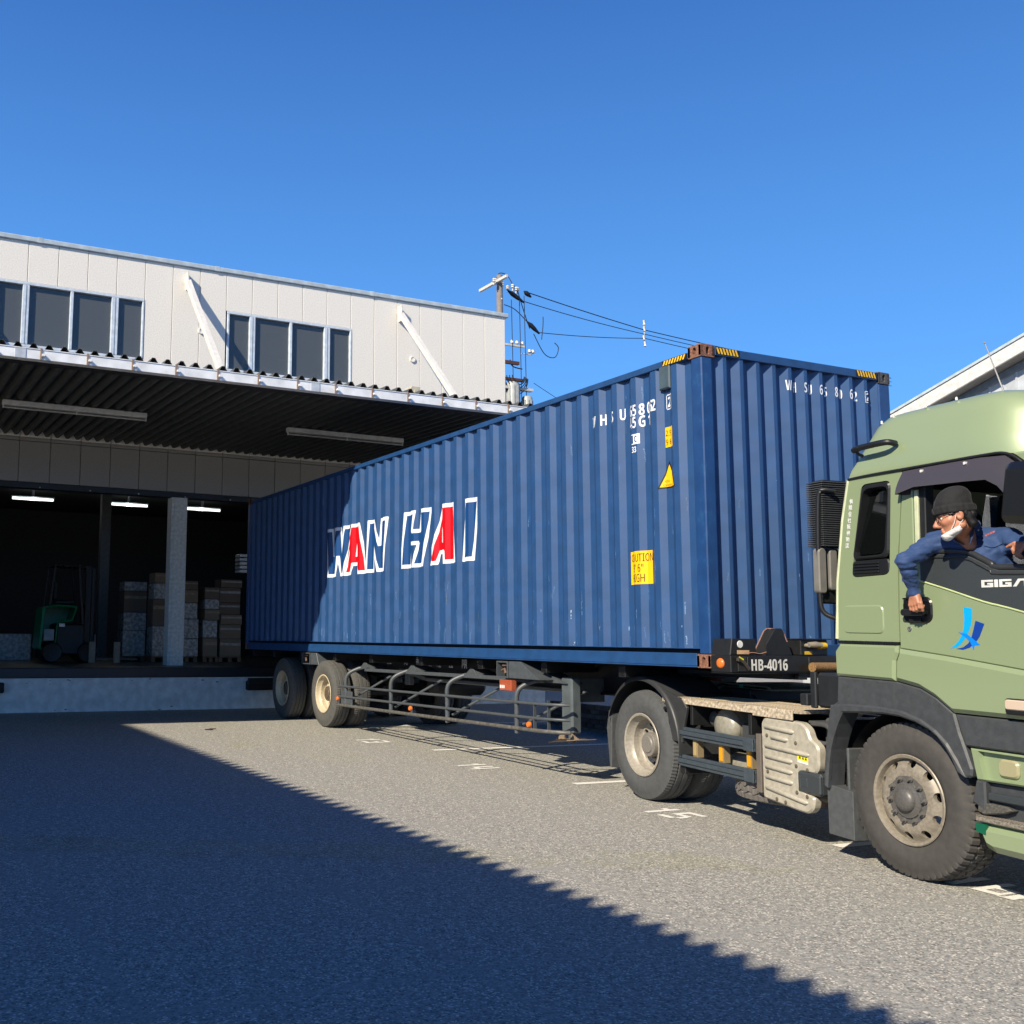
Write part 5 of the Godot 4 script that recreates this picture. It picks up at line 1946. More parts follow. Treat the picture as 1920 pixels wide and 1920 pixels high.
	b.prism(rrect(4.018, 1.165, 4.20, 1.262, 0.02, 3), D, D + 0.062, 0.012)
	obj("turn_signal", b, seal, d)
	b = MB.new()
	b.xf = side()
	b.prism(rrect(4.03, 1.195, 4.19, 1.255, 0.015, 3), D + 0.05, D + 0.070, 0.006)
	obj("turn_signal_lens", b, mat("lens clear", Color(0.78, 0.70, 0.62), 0.15, 0.0, "fine", 5.0), d)
	# mirror on its arm
	b = MB.new()
	b.xf = side()
	b.prism(round_poly(V2([4.262, 2.285, 4.50, 2.262, 4.53, 2.62, 4.315, 2.640]), 0.06, 4), 1.36, 1.58, 0.045)
	var mi := obj("door_mirror", b, mat("mirror black", Color(0.085, 0.088, 0.09), 0.38, 0.0, "fine", 3.0), o)
	b = MB.new()
	b.tube([Vector3(-1.45, 2.60, 4.42), Vector3(-1.40, 2.72, 4.42), Vector3(-1.2, 2.72, 4.38)], 0.014, 6)
	b.tube([Vector3(-1.45, 2.30, 4.42), Vector3(-1.40, 2.05, 4.42), Vector3(-1.2, 2.0, 4.44)], 0.014, 6)
	obj("mirror_arm", b, seal, mi)
	# --- air intake stack behind the cab
	var ik := grp("air_intake", o)
	b = MB.new()
	b.box(Vector3(-1.18, 2.275, 2.30), Vector3(-0.95, 2.795, 2.44), 0.02)
	obj("housing", b, seal, ik)
	for i in 30:
		var lv := MB.new()
		var y := 2.285 + i * 0.0168
		lv.box(Vector3(-1.20, y, 2.285), Vector3(-0.955, y + 0.0085, 2.455), 0.002)
		obj("louvre", lv, plastic, ik)
	b = MB.new()
	b.tube(bez([Vector3(-1.12, 2.70, 2.50), Vector3(-1.19, 2.71, 2.46), Vector3(-1.21, 2.66, 2.43), Vector3(-1.21, 2.3, 2.41), Vector3(-1.20, 1.95, 2.40), Vector3(-1.19, 1.80, 2.41), Vector3(-1.14, 1.745, 2.46), Vector3(-1.08, 1.74, 2.50)], 5), 0.018, 8)
	obj("guard_tube", b, seal, ik)
	for q in [[-1.19, 2.335, 1.925, 2.27], [-1.09, 2.335, 1.95, 2.27]]:
		b = MB.new()
		b.xf = at(Vector3(q[0], 0, 2.40))
		b.prism(rrect(-0.036, q[2], 0.036, q[3], 0.03, 4), -0.03, 0.03, 0.008)
		obj("duct", b, mat("duct grey", Color(0.46, 0.45, 0.43), 0.6), ik)
	b = MB.new()
	b.box(Vector3(-1.17, 1.85, 2.34), Vector3(-1.0, 2.27, 2.39), 0.01)
	obj("bracket", b, black, ik)
	b = MB.new()
	var bl := []
	for i in 13:
		bl.append(Vector2(0.062 if i % 2 == 0 else 0.05, 1.585 + i * 0.0195))
	b.xf = at(Vector3(-1.08, 0, 2.52))
	b.lathe(bl, 20)
	obj("bellows", b, plastic, ik)
	# --- chassis
	for x in [-0.46, 0.38]:
		b = MB.new()
		b.box(Vector3(x, 0.72, -0.95), Vector3(x + 0.08, 0.98, 4.3), 0.004)
		obj("frame_rail", b, black, o)
	b = MB.new()
	b.tube([Vector3(-1.0, 0.525, 0.0), Vector3(1.0, 0.525, 0.0)], 0.075, 12)
	b.xf = at(Vector3(0, 0.525, 0)) * Transform3D(Basis(Vector3(0, 0, 1), PI / 2), Vector3())
	b.lathe([Vector2(0, 0.2), Vector2(0.16, 0.18), Vector2(0.2, 0.0), Vector2(0.16, -0.18), Vector2(0, -0.2)], 20)
	b.xf = Transform3D()
	for x in [-0.52, 0.52]:
		b.box(Vector3(x - 0.04, 0.60, -0.7), Vector3(x + 0.04, 0.68, 0.7), 0.01)
	obj("axle", b, black, o)
	b = MB.new()
	b.tube([Vector3(-1.0, 0.5, 3.17), Vector3(1.0, 0.5, 3.17)], 0.06, 10)
	obj("axle", b, black, o)
	b = MB.new()
	b.box(Vector3(-0.55, 0.6, 2.5), Vector3(0.55, 1.2, 4.2), 0.05)
	b.box(Vector3(-0.4, 0.55, 1.2), Vector3(0.4, 0.85, 2.5), 0.05)
	obj("engine", b, black, o)
	b = MB.new()
	b.box(Vector3(-1.12, 1.06, 2.235), Vector3(-0.35, 1.325, 2.60), 0.02)
	b.box(Vector3(-1.15, 1.055, 2.20), Vector3(-1.12, 1.33, 2.26), 0.008)
	b.box(Vector3(-1.18, 1.07, 2.12), Vector3(-0.9, 1.16, 2.2), 0.008)
	obj("battery_box", b, mat("box dark", Color(0.13, 0.14, 0.15), 0.55), o)
	# fifth wheel
	b = MB.new()
	b.xf = side()
	b.prism(V2([-0.30, 1.005, -0.12, 1.04, 0.10, 1.125, 0.78, 1.125, 0.84, 1.10, 0.84, 1.085, 0.10, 1.085, -0.10, 1.0, -0.30, 0.98]), -0.45, 0.42, 0.012)
	var fw := obj("fifth_wheel", b, mat("fifth wheel plate", Color(0.64, 0.61, 0.52), 0.6, 0.25, "heavy", 7.0, 0.6), o)
	b = MB.new()
	b.box(Vector3(-0.47, 0.98, 0.25), Vector3(0.47, 1.084, 0.62), 0.01)
	b.xf = side()
	b.prism(V2([0.0, 0.98, 0.7, 0.98, 0.55, 1.09, 0.2, 1.09]), 0.425, 0.46, 0.005)
	obj("saddle", b, black, fw)
	b = MB.new()
	b.xf = side()
	b.prism(V2([0.40, 1.085, 0.47, 1.08, 0.46, 1.12, 0.40, 1.122]), 0.4205, 0.424)
	obj("green_mark", b, mat("mark green", Color(0.20, 0.62, 0.48), 0.6, 0.0, "heavy", 8.0), fw)
	b = MB.new()
	b.box(Vector3(-0.42, 1.128, -0.20), Vector3(-0.34, 1.16, 0.05), 0.01)
	obj("red_wedge", b, mat("wedge pink", Color(0.66, 0.36, 0.30), 0.7, 0.0, "heavy", 6.0), fw)
	# chequered deck plates with a folded edge
	var alu := mat("deck aluminium", Color(0.90, 0.83, 0.72), 0.5, 0.1, "heavy", 3.0, 0.3)
	b = MB.new()
	b.xf = side()
	var dk := V2([0.29, 0.985, 0.30, 1.003, 2.14, 1.020, 2.14, 1.002])
	b.prism(dk, 0.55, 1.195)
	b.xf = Transform3D()
	b.box(Vector3(-1.20, 0.962, 0.30), Vector3(-1.1955, 1.004, 1.595), 0.002)
	b.box(Vector3(-1.215, 0.945, 1.60), Vector3(-1.2, 1.022, 2.07), 0.004)
	var dp := obj("deck_plate", b, alu, o)
	b = MB.new()
	for i in 46:
		var z := 0.32 + i * 0.039
		b.bar(Vector3(-1.18, 1.006 + (z - 0.3) * 0.0092, z), Vector3(-0.57, 1.006 + (z - 0.3) * 0.0092, z + 0.05), 0.007, 0.006)
	obj("tread_ribs", b, alu, dp)
	for i in 10:
		b = MB.new()
		b.xf = at(Vector3(-1.19, 1.006 + i * 0.0018, 0.35 + i * 0.19))
		b.lathe([Vector2(0, 0.012), Vector2(0.009, 0.010), Vector2(0.010, 0.0)], 8)
		obj("deck_bolt", b, mat("bolt zinc", Color(0.80, 0.78, 0.72), 0.4, 0.4), dp)
	b = MB.new()
	b.box(Vector3(-1.18, 0.78, 0.7), Vector3(-0.5, 0.955, 0.74), 0.004)
	b.box(Vector3(-1.18, 0.78, 1.5), Vector3(-0.5, 0.955, 1.54), 0.004)
	b.box(Vector3(-0.60, 0.55, 0.65), Vector3(-0.5, 0.95, 2.3), 0.01)
	obj("deck_bracket", b, black, o)
	# rear mudguard with flap
	b = MB.new()
	rows = []
	for i in 23:
		var a := deg_to_rad(-4.0 + 166.0 * i / 22)
		var rr := 0.635
		var z := -0.02 + rr * cos(a) * 0.98
		var y := 0.545 + rr * sin(a)
		rows.append([Vector3(-1.235, y - 0.045, z), Vector3(-1.232, y - 0.01, z), Vector3(-1.21, y + 0.004, z), Vector3(-0.60, y + 0.004, z)])
	b.grid(rows)
	b.xf = side()
	b.prism(V2([0.40, 0.615, 0.605, 0.615, 0.605, 0.66, 0.69, 0.93, 0.62, 1.0, 0.36, 1.06, 0.20, 1.10, 0.33, 1.0, 0.395, 0.82]), 1.18, 1.205, 0.006)
	obj("rear_mudguard", b, mat("guard plastic", Color(0.20, 0.205, 0.21), 0.55), o)
	b = MB.new()
	b.xf = side()
	b.prism(V2([-0.655, 0.80, -0.70, 0.62, -0.645, 0.23, -0.615, 0.23, -0.60, 0.62, -0.60, 0.80]), 0.62, 1.20, 0.004)
	obj("rear_mud_flap", b, mats["flap grey"], o)
	b = MB.new()
	b.tube([Vector3(-1.22, 0.90, 0.36), Vector3(-0.6, 0.90, 0.36)], 0.018, 6)
	b.tube([Vector3(-1.0, 0.98, 0.62), Vector3(-0.9, 1.03, 0.5), Vector3(-0.55, 1.03, 0.5)], 0.016, 6)
	obj("mudguard_stay", b, black, o)
	# side guard channels and reflector posts
	var gm2 := mat("guard blue grey", Color(0.265, 0.305, 0.335), 0.45, 0.1, "mottle", 2.0)
	for y in [0.655, 0.405]:
		b = MB.new()
		b.xf = side()
		for r in [[0.0, 0.030, 0.0], [0.0305, 0.068, 0.014], [0.0685, 0.100, 0.0]]:
			b.prism(V2([0.55, y + r[0], 1.60, y + r[0] - 0.004, 1.60, y + r[1] - 0.004, 0.55, y + r[1]]), 1.17, 1.20 + r[2], 0.004)
		b.prism(V2([1.48, y - 0.006, 1.605, y - 0.006, 1.605, y + 0.102, 1.48, y + 0.102]), 1.2145, 1.222, 0.004)
		obj("side_guard", b, gm2, o)
	b = MB.new()
	b.box(Vector3(-1.17, 0.33, 0.52), Vector3(-0.55, 0.40, 0.60), 0.006)
	obj("guard_bracket", b, black, o)
	b = MB.new()
	b.box(Vector3(-1.20, 0.33, 1.612), Vector3(-1.12, 0.80, 1.672), 0.006)
	b.box(Vector3(-1.165, 0.33, 1.55), Vector3(-0.55, 0.40, 1.611), 0.006)
	obj("guard_bracket", b, mat("bracket taupe", Color(0.40, 0.37, 0.34), 0.6), o)
	for q in [[0.745, 0], [1.115, 1], [1.482, 1]]:
		b = MB.new()
		b.xf = side()
		b.prism(V2([q[0] - 0.035, 0.50, q[0] + 0.035, 0.50, q[0] + 0.035, 0.66, q[0] - 0.035, 0.66]), 1.10, 1.165, 0.003)
		var ps := obj("guard_post", b, mat("post beige", Color(0.55, 0.48, 0.36), 0.6), o)
		b = MB.new()
		b.xf = side()
		b.prism(V2([q[0] - 0.022, 0.515, q[0] + 0.022, 0.515, q[0] + 0.022, 0.645, q[0] - 0.022, 0.645]), 1.165, 1.169)
		obj("reflector", b, mat("reflector yellow", Color(0.86, 0.60, 0.06), 0.35, 0.0, "fine", 8.0) if q[1] == 1 else mat("reflector faded", Color(0.66, 0.58, 0.40), 0.5, 0.0, "fine", 8.0), ps)
	# tank, valves
	b = MB.new()
	b.xf = Transform3D(AXLE, Vector3(-0.85, 0.80, 1.06))
	b.lathe([Vector2(0, 0.275), Vector2(0.06, 0.272), Vector2(0.115, 0.255), Vector2(0.148, 0.22), Vector2(0.153, 0.19), Vector2(0.153, 0.183)], 40)
	b.lathe([Vector2(0.156, 0.183), Vector2(0.156, -0.3), Vector2(0.148, -0.33), Vector2(0, -0.36)], 40)
	obj("air_tank", b, mat("tank cream", Color(0.62, 0.60, 0.54), 0.42, 0.1, "rough", 2.0), o)
	b = MB.new()
	b.box(Vector3(-1.05, 0.70, 1.24), Vector3(-0.6, 0.845, 1.62), 0.015)
	b.box(Vector3(-1.02, 0.845, 1.38), Vector3(-0.9, 0.93, 1.43), 0.008)
	b.box(Vector3(-1.02, 0.845, 1.50), Vector3(-0.9, 0.92, 1.53), 0.008)
	obj("filter_box", b, mat("filter grey", Color(0.25, 0.26, 0.27), 0.6), o)
	b = MB.new()
	b.xf = Transform3D(AXLE, Vector3(-0.98, 0.83, 0.66))
	b.lathe([Vector2(0, 0.06), Vector2(0.05, 0.055), Vector2(0.075, 0.02), Vector2(0.075, -0.06)], 16)
	b.xf = Transform3D(AXLE, Vector3(-0.98, 0.84, 0.80))
	b.lathe([Vector2(0, 0.05), Vector2(0.04, 0.045), Vector2(0.07, 0.02), Vector2(0.075, -0.06)], 16)
	obj("brake_chamber", b, mat("chamber grey", Color(0.30, 0.30, 0.295), 0.55), o)
	b = MB.new()
	b.xf = Transform3D(Basis(Vector3(0, 0, 1), PI / 2), Vector3(-0.8, 0.475, 1.2))
	b.xf = Transform3D(Basis(Vector3(1, 0, 0), PI / 2), Vector3(-0.95, 0.47, 1.3))
	b.lathe([Vector2(0, 0.30), Vector2(0.09, 0.28), Vector2(0.11, 0.24), Vector2(0.11, -0.24), Vector2(0.09, -0.28), Vector2(0, -0.30)], 20)
	obj("small_tank", b, mat("tank cream"), o)
	# pressed heat shield
	b = MB.new()
	b.xf = side()
	var hs := V2([1.695, 0.302, 2.10, 0.262, 2.20, 0.258, 2.262, 0.30, 2.280, 0.392, 2.175, 0.412, 2.115, 0.445, 2.115, 0.555, 2.150, 0.568, 2.295, 0.565, 2.335, 0.62, 2.335, 0.765, 2.300, 0.800, 2.250, 0.822, 2.222, 0.895, 2.155, 0.938, 1.735, 0.948, 1.690, 0.905])
	b.prism(round_poly(hs, 0.03, 3), 1.14, 1.205, 0.014)
	var sh := obj("heat_shield", b, mat("shield beige", Color(0.69, 0.665, 0.60), 0.48, 0.05, "mottle", 2.5), o)
	for r in [[1.73, 0.872, 2.07, 0.856], [1.80, 0.798, 2.00, 0.788], [1.73, 0.722, 2.235, 0.700], [1.73, 0.640, 2.045, 0.626], [1.73, 0.560, 2.045, 0.544], [1.73, 0.480, 2.045, 0.464], [1.73, 0.395, 2.205, 0.340]]:
		var rb := MB.new()
		rb.xf = side()
		rb.tube([Vector3(r[0], r[1], 1.197), Vector3(r[0] + 0.02, r[1] - 0.001, 1.206), Vector3(r[2] - 0.02, r[3] + 0.001, 1.206), Vector3(r[2], r[3], 1.197)], [0.012, 0.019, 0.019, 0.012], 10)
		obj("pressed_rib", rb, mats["shield beige"], sh)
	for q in [[1.76, 0.80], [2.09, 0.775], [2.09, 0.60], [2.21, 0.585], [1.76, 0.515], [2.09, 0.40], [2.20, 0.385], [1.86, 0.315], [1.96, 0.305]]:
		var bt := MB.new()
		bt.xf = Transform3D(AXLE, Vector3(-1.205, q[1], q[0]))
		bt.lathe([Vector2(0, 0.010), Vector2(0.008, 0.008), Vector2(0.010, 0.003), Vector2(0.016, 0.002), Vector2(0.017, 0.0)], 10)
		obj("shield_bolt", bt, mat("bolt dull", Color(0.42, 0.38, 0.32), 0.5, 0.2), sh)
	b = MB.new()
	b.xf = side()
	b.prism(V2([2.105, 0.655, 2.222, 0.645, 2.222, 0.695, 2.105, 0.705]), 1.2, 1.2075)
	var yl := obj("warning_label", b, mat("label lemon", Color(0.85, 0.80, 0.15), 0.5, 0.0, ""), sh)
	b = MB.new()
	b.xf = side()
	b.prism(V2([2.108, 0.635, 2.222, 0.625, 2.222, 0.6445, 2.106, 0.6545]), 1.2, 1.2075)
	obj("label_strip", b, white, yl)
	b = MB.new()
	b.xf = side()
	for q in [[2.125, 0.664], [2.158, 0.661], [2.190, 0.658]]:
		b.out([Vector3(q[0], q[1], 1.2078), Vector3(q[0] + 0.022, q[1], 1.2078), Vector3(q[0] + 0.011, q[1] + 0.028, 1.2078)], Vector3(q[0], q[1], 1))
	obj("label_symbols", b, mats["sticker ink"], yl)
	b = MB.new()
	b.box(Vector3(-1.215, 0.405, 2.10), Vector3(-1.03, 0.575, 2.36), 0.02)
	b.box(Vector3(-1.222, 0.42, 2.29), Vector3(-1.19, 0.56, 2.36), 0.01)
	b.box(Vector3(-1.219, 0.44, 2.13), Vector3(-1.20, 0.54, 2.145), 0.003)
	b.box(Vector3(-1.219, 0.455, 2.16), Vector3(-1.20, 0.525, 2.22), 0.006)
	obj("latch_block", b, trim, o)
	b = MB.new()
	b.tube(bez([Vector3(-1.12, 0.93, 2.18), Vector3(-1.14, 0.93, 2.36), Vector3(-1.14, 0.86, 2.40), Vector3(-1.13, 0.80, 2.34), Vector3(-1.12, 0.80, 2.20)], 5), 0.018, 8)
	b.box(Vector3(-1.14, 0.935, 2.16), Vector3(-1.0, 0.955, 2.45), 0.004)
	b.box(Vector3(-1.05, 0.60, 2.22), Vector3(-0.5, 0.98, 2.44), 0.02)
	obj("pipe_loop", b, mat("chamber grey"), o)
	# spare wheel slung flat under the chassis
	b = tyre_mesh(0.50, 0.28, -0.13, 0.12, 54, true, 162)
	var sp := obj("spare_tyre", b, rubber("spare rubber", Color(0.40, 0.38, 0.36)), o)
	sp.transform = Transform3D(Basis(Vector3(0, 0, 1), -PI / 2), Vector3(-0.68, 0.36, 1.48))
	b = MB.new()
	b.box(Vector3(-0.9, 0.30, 1.75), Vector3(-0.55, 0.55, 2.45), 0.03)
	obj("silencer", b, mat("bracket taupe"), o)
	# wheels
	var rub := rubber("drive rubber", Color(0.31, 0.315, 0.315))
	var frub := rubber("front rubber", Color(0.275, 0.265, 0.252))
	var rim_m := mat("drive rim", Color(0.66, 0.63, 0.575), 0.5, 0.1, "rough", 3.0)
	var hub_r := mat("drive hub", Color(0.52, 0.50, 0.47), 0.55, 0.1, "rough", 5.0)
	var rim_f := mat("front rim", Color(0.58, 0.545, 0.485), 0.5, 0.1, "rough", 3.0)
	var hub_f := mat("front hub", Color(0.39, 0.38, 0.365), 0.5, 0.15, "rough", 6.0)
	wheel(o, "wheel", Vector3(0, 0.522, -0.03), 1.225, 0.28, false, rub, rim_m, hub_r, false, 0.25)
	wheel(o, "wheel", Vector3(0, 0.522, -0.03), 0.885, 0.28, false, rub, rim_m, hub_r, false, 0.6)
	wheel(o, "wheel", Vector3(0, 0.522, 3.17), 1.215, 0.30, true, frub, rim_f, hub_f, true, 0.1)
	for z in [-0.03, 3.17]:
		var g := grp("wheel", o)
		g.transform = Transform3D(Basis(Vector3.UP, PI), Vector3(0, 0.522, z))
		obj("tyre", tyre_mesh(0.522, 0.29, 0.93, 1.22, 92, false, 92), rub, g)
		if z < 1.0:
			obj("tyre", tyre_mesh(0.522, 0.29, 0.60, 0.88, 92, false, 92), rub, g)


# ---------------------------------------------------------------- the driver
class Field:
	var lo: Vector3
	var c: float
	var nx: int
	var ny: int
	var nz: int
	var f := PackedFloat32Array()

	func _init(lo_: Vector3, hi: Vector3, cell: float) -> void:
		lo = lo_
		c = cell
		nx = int((hi.x - lo.x) / c) + 2
		ny = int((hi.y - lo.y) / c) + 2
		nz = int((hi.z - lo.z) / c) + 2
		f.resize(nx * ny * nz)
		f.fill(0.5)

	func _range(a: float, b: float, o: float, n: int) -> Vector2i:
		return Vector2i(clampi(int(floor((a - o) / c)), 0, n - 1), clampi(int(ceil((b - o) / c)), 0, n - 1))

	# joins (or with cut = true carves) a tapered capsule a-b, or an ellipsoid when rb < 0 (b then holds its radii)
	func add(a: Vector3, b: Vector3, ra: float, rb: float, k := 0.02, cut := false) -> void:
		var ell := rb < 0.0
		var m := k + 3.0 * c
		var mn := a - b if ell else a.min(b) - Vector3.ONE * maxf(ra, rb)
		var mx := a + b if ell else a.max(b) + Vector3.ONE * maxf(ra, rb)
		var rx := _range(mn.x - m, mx.x + m, lo.x, nx)
		var ry := _range(mn.y - m, mx.y + m, lo.y, ny)
		var rz := _range(mn.z - m, mx.z + m, lo.z, nz)
		var ab := b - a
		var ll := maxf(ab.length_squared(), 1e-9)
		var least := minf(b.x, minf(b.y, b.z))
		for z in range(rz.x, rz.y + 1):
			for y in range(ry.x, ry.y + 1):
				var row := (z * ny + y) * nx
				for x in range(rx.x, rx.y + 1):
					var p := Vector3(lo.x + x * c, lo.y + y * c, lo.z + z * c)
					var d: float
					if ell:
						var q := (p - a) / b
						var l := q.length()
						d = (l - 1.0) * (p - a).length() / maxf(l, 0.05) if l > 0.3 else -0.7 * least
					else:
						var t := clampf((p - a).dot(ab) / ll, 0.0, 1.0)
						d = (p - a - ab * t).length() - lerpf(ra, rb, t)
					var o := f[row + x]
					if cut:
						d = -d
						var h := clampf(0.5 - 0.5 * (d - o) / k, 0.0, 1.0)
						f[row + x] = lerpf(d, o, h) + k * h * (1.0 - h)
					else:
						var h := clampf(0.5 + 0.5 * (o - d) / k, 0.0, 1.0)
						f[row + x] = lerpf(o, d, h) - k * h * (1.0 - h)

	func plane(n: Vector3, d: float) -> void:     # keeps the side where n.p < d
		for z in nz:
			for y in ny:
				for x in nx:
					var i := (z * ny + y) * nx + x
					f[i] = maxf(f[i], n.dot(Vector3(lo.x + x * c, lo.y + y * c, lo.z + z * c)) - d)

	func wrinkle(noise: FastNoiseLite, amp: float, squash: Vector3) -> void:
		for z in nz:
			for y in ny:
				for x in nx:
					var i := (z * ny + y) * nx + x
					if absf(f[i]) < 0.03:
						var p := Vector3(lo.x + x * c, lo.y + y * c, lo.z + z * c) * squash
						f[i] += amp * noise.get_noise_3dv(p)

	func at_(p: Vector3) -> float:
		var x := clampi(int(round((p.x - lo.x) / c)), 0, nx - 1)
		var y := clampi(int(round((p.y - lo.y) / c)), 0, ny - 1)
		var z := clampi(int(round((p.z - lo.z) / c)), 0, nz - 1)
		return f[(z * ny + y) * nx + x]

	func hit(p: Vector3, d: Vector3) -> Vector3:  # walks from p along d to the surface
		for i in 400:
			if at_(p) < 0.0:
				return p
			p += d * 0.003
		return p

	func mesh(b: MB) -> void:                     # surface nets
		var id := PackedInt32Array()
		id.resize(nx * ny * nz)
		id.fill(-1)
		var v := PackedVector3Array()
		var off := [0, 1, nx, nx + 1, nx * ny, nx * ny + 1, nx * ny + nx, nx * ny + nx + 1]
		var cp := [Vector3(0, 0, 0), Vector3(1, 0, 0), Vector3(0, 1, 0), Vector3(1, 1, 0), Vector3(0, 0, 1), Vector3(1, 0, 1), Vector3(0, 1, 1), Vector3(1, 1, 1)]
		var ed := [[0, 1], [2, 3], [4, 5], [6, 7], [0, 2], [1, 3], [4, 6], [5, 7], [0, 4], [1, 5], [2, 6], [3, 7]]
		for z in nz - 1:
			for y in ny - 1:
				for x in nx - 1:
					var i := (z * ny + y) * nx + x
					if f[i] > 2.5 * c or f[i] < -2.5 * c:
						continue
					var s := 0
					for k in 8:
						if f[i + off[k]] < 0.0:
							s += 1
					if s == 0 or s == 8:
						continue
					var sum := Vector3()
					var n := 0
					for e in ed:
						var fa := f[i + off[e[0]]]
						var fb := f[i + off[e[1]]]
						if (fa < 0.0) != (fb < 0.0):
							sum += cp[e[0]].lerp(cp[e[1]], fa / (fa - fb))
							n += 1
					id[i] = v.size()
					v.append(lo + (Vector3(x, y, z) + sum / n) * c)
		b.st.set_smooth_group(1)
		for z in range(1, nz - 1):
			for y in range(1, ny - 1):
				for x in range(1, nx - 1):
					var i := (z * ny + y) * nx + x
					if id[i] < 0:
						continue
					var inside := f[i] < 0.0
					for q in [[1, nx, nx * ny], [nx, nx * ny, 1], [nx * ny, 1, nx]]:
						if (f[i + q[0]] < 0.0) == inside:
							continue
						var a := id[i - q[1] - q[2]]
						var bb := id[i - q[2]]
						var d := id[i - q[1]]
						if a < 0 or bb < 0 or d < 0:
							continue
						if inside:
							b.quad(v[a], v[bb], v[i_of(id, i)], v[d])
						else:
							b.quad(v[a], v[d], v[i_of(id, i)], v[bb])
		b.st.set_smooth_group(-1)

	func i_of(id: PackedInt32Array, i: int) -> int:
		return id[i]


func build_person() -> void:
	var o := thing("person", "driver in black knit cap, glasses, chin mask and navy work jacket leaning out", "person", truck_frame())
	var skin := mat("skin", Color(0.70, 0.475, 0.365), 0.55, 0.0, "fine", 6.0)
	skin.subsurf_scatter_enabled = true
	skin.subsurf_scatter_strength = 0.12
	var cloth := mat("jacket navy", Color(0.155, 0.270, 0.460), 0.85, 0.0, "cloth", 7.0, 0.25)
	cloth.rim_enabled = true
	cloth.rim = 0.35
	var knit := mat("cap knit", Color(0.075, 0.075, 0.078), 0.95, 0.0, "cloth", 14.0, 0.6)
	knit.rim_enabled = true
	knit.rim = 0.4
	var hairm := mat("hair black", Color(0.075, 0.065, 0.06), 0.6, 0.0, "cloth", 20.0, 0.6)
	# joints, in the truck's axes
	var rsh := Vector3(-1.26, 2.235, 3.475)
	var relb := Vector3(-1.46, 2.105, 3.475)
	var rwri := Vector3(-1.355, 1.892, 3.440)
	var lsh := Vector3(-1.06, 2.235, 3.885)
	var lelb := Vector3(-1.13, 2.12, 4.20)
	var lwri := Vector3(-1.19, 2.180, 4.135)
	var neck := Vector3(-1.215, 2.255, 3.705)
	var V := Vector3(-1.235, 2.195, 3.772)
	var pelvis := Vector3(-0.74, 1.68, 3.55)
	var head := Vector3(-1.385, 2.365, 3.822)
	var hz := Vector3(-0.72, -0.20, -0.66).normalized()
	var hx := Vector3(-0.66, 0.03, 0.72)
	hx = (hx - hz * hx.dot(hz)).normalized()
	var hb := Basis(hx, hz.cross(hx), hz).scaled_local(Vector3(1.04, 1.0, 1.06))
	var H := Transform3D(hb, head)

	# jacket
	var J := Field.new(Vector3(-1.58, 1.60, 3.28), Vector3(-0.50, 2.46, 4.34), 0.0100)
	J.add(rsh + Vector3(0.06, 0.0, 0.08), lsh + Vector3(0.04, 0.005, -0.02), 0.088, 0.085, 0.05)
	J.add(Vector3(-1.10, 2.15, 3.70), pelvis + Vector3(0.05, 0.15, 0), 0.155, 0.17, 0.06)
	J.add(Vector3(-1.13, 2.14, 3.80), Vector3(-1.03, 2.0, 3.80), 0.115, 0.12, 0.05)
	J.add(rsh + Vector3(0.02, 0, 0.03), relb, 0.072, 0.060, 0.035)
	J.add(relb, rwri + Vector3(0, 0.03, 0.0), 0.060, 0.044, 0.012)
	J.add(rwri + Vector3(0, 0.045, 0), rwri + Vector3(0, 0.002, 0), 0.041, 0.041, 0.006)
	J.add(lsh, lelb, 0.076, 0.062, 0.03)
	J.add(lelb, lwri + Vector3(0.01, 0.0, 0.05), 0.060, 0.047, 0.012)
	J.add(neck + Vector3(0.04, 0.03, 0.0), neck + Vector3(0.02, 0.075, 0.03), 0.072, 0.066, 0.03)
	# neckline: from the throat down to the point of the V
	J.add(neck + Vector3(-0.06, 0.10, 0.04), V + Vector3(-0.025, 0.0, 0.012), 0.078, 0.034, 0.010, true)
	J.add(neck + Vector3(-0.10, 0.14, 0.06), neck + Vector3(0.02, 0.11, 0.0), 0.06, 0.058, 0.01, true)
	var wn := FastNoiseLite.new()
	wn.seed = 5
	wn.frequency = 5.5
	wn.fractal_octaves = 3
	wn.fractal_type = FastNoiseLite.FRACTAL_RIDGED
	J.wrinkle(wn, 0.015, Vector3(0.8, 2.4, 1.0))
	var b := MB.new()
	J.mesh(b)
	# skin: chest and neck, forearm ends, hands, head - one mesh
	var S := Field.new(Vector3(-1.52, 1.84, 3.38), Vector3(-0.98, 2.46, 4.30), 0.009)
	S.add(neck + Vector3(0.0, 0.02, -0.005), head + Vector3(0.035, -0.035, 0.015), 0.058, 0.054, 0.03)
	S.add(neck + Vector3(-0.01, 0.02, 0.02), V + Vector3(0.02, 0.0, -0.004), 0.062, 0.040, 0.03)
	for q in [[rsh + Vector3(0.05, 0, 0.06), relb], [relb, rwri], [lsh + Vector3(0.02, 0, -0.04), lelb], [lelb, lwri]]:     # the arms inside the sleeves
		S.add(q[0], q[1], 0.028, 0.019, 0.01)
	S.add(rsh + Vector3(0.05, 0, 0.06), lsh + Vector3(0.02, 0, -0.04), 0.05, 0.05, 0.02)
	var sk := MB.new()
	S.mesh(sk)
	var hd := Field.new(Vector3(-0.12, -0.16, -0.15), Vector3(0.12, 0.18, 0.16), 0.0038)
	hd.add(Vector3(0, 0.05, -0.008), Vector3(0.074, 0.098, 0.088), 0, -1, 0.02)
	hd.add(Vector3(0, -0.02, 0.025), Vector3(0.062, 0.090, 0.072), 0, -1, 0.03)
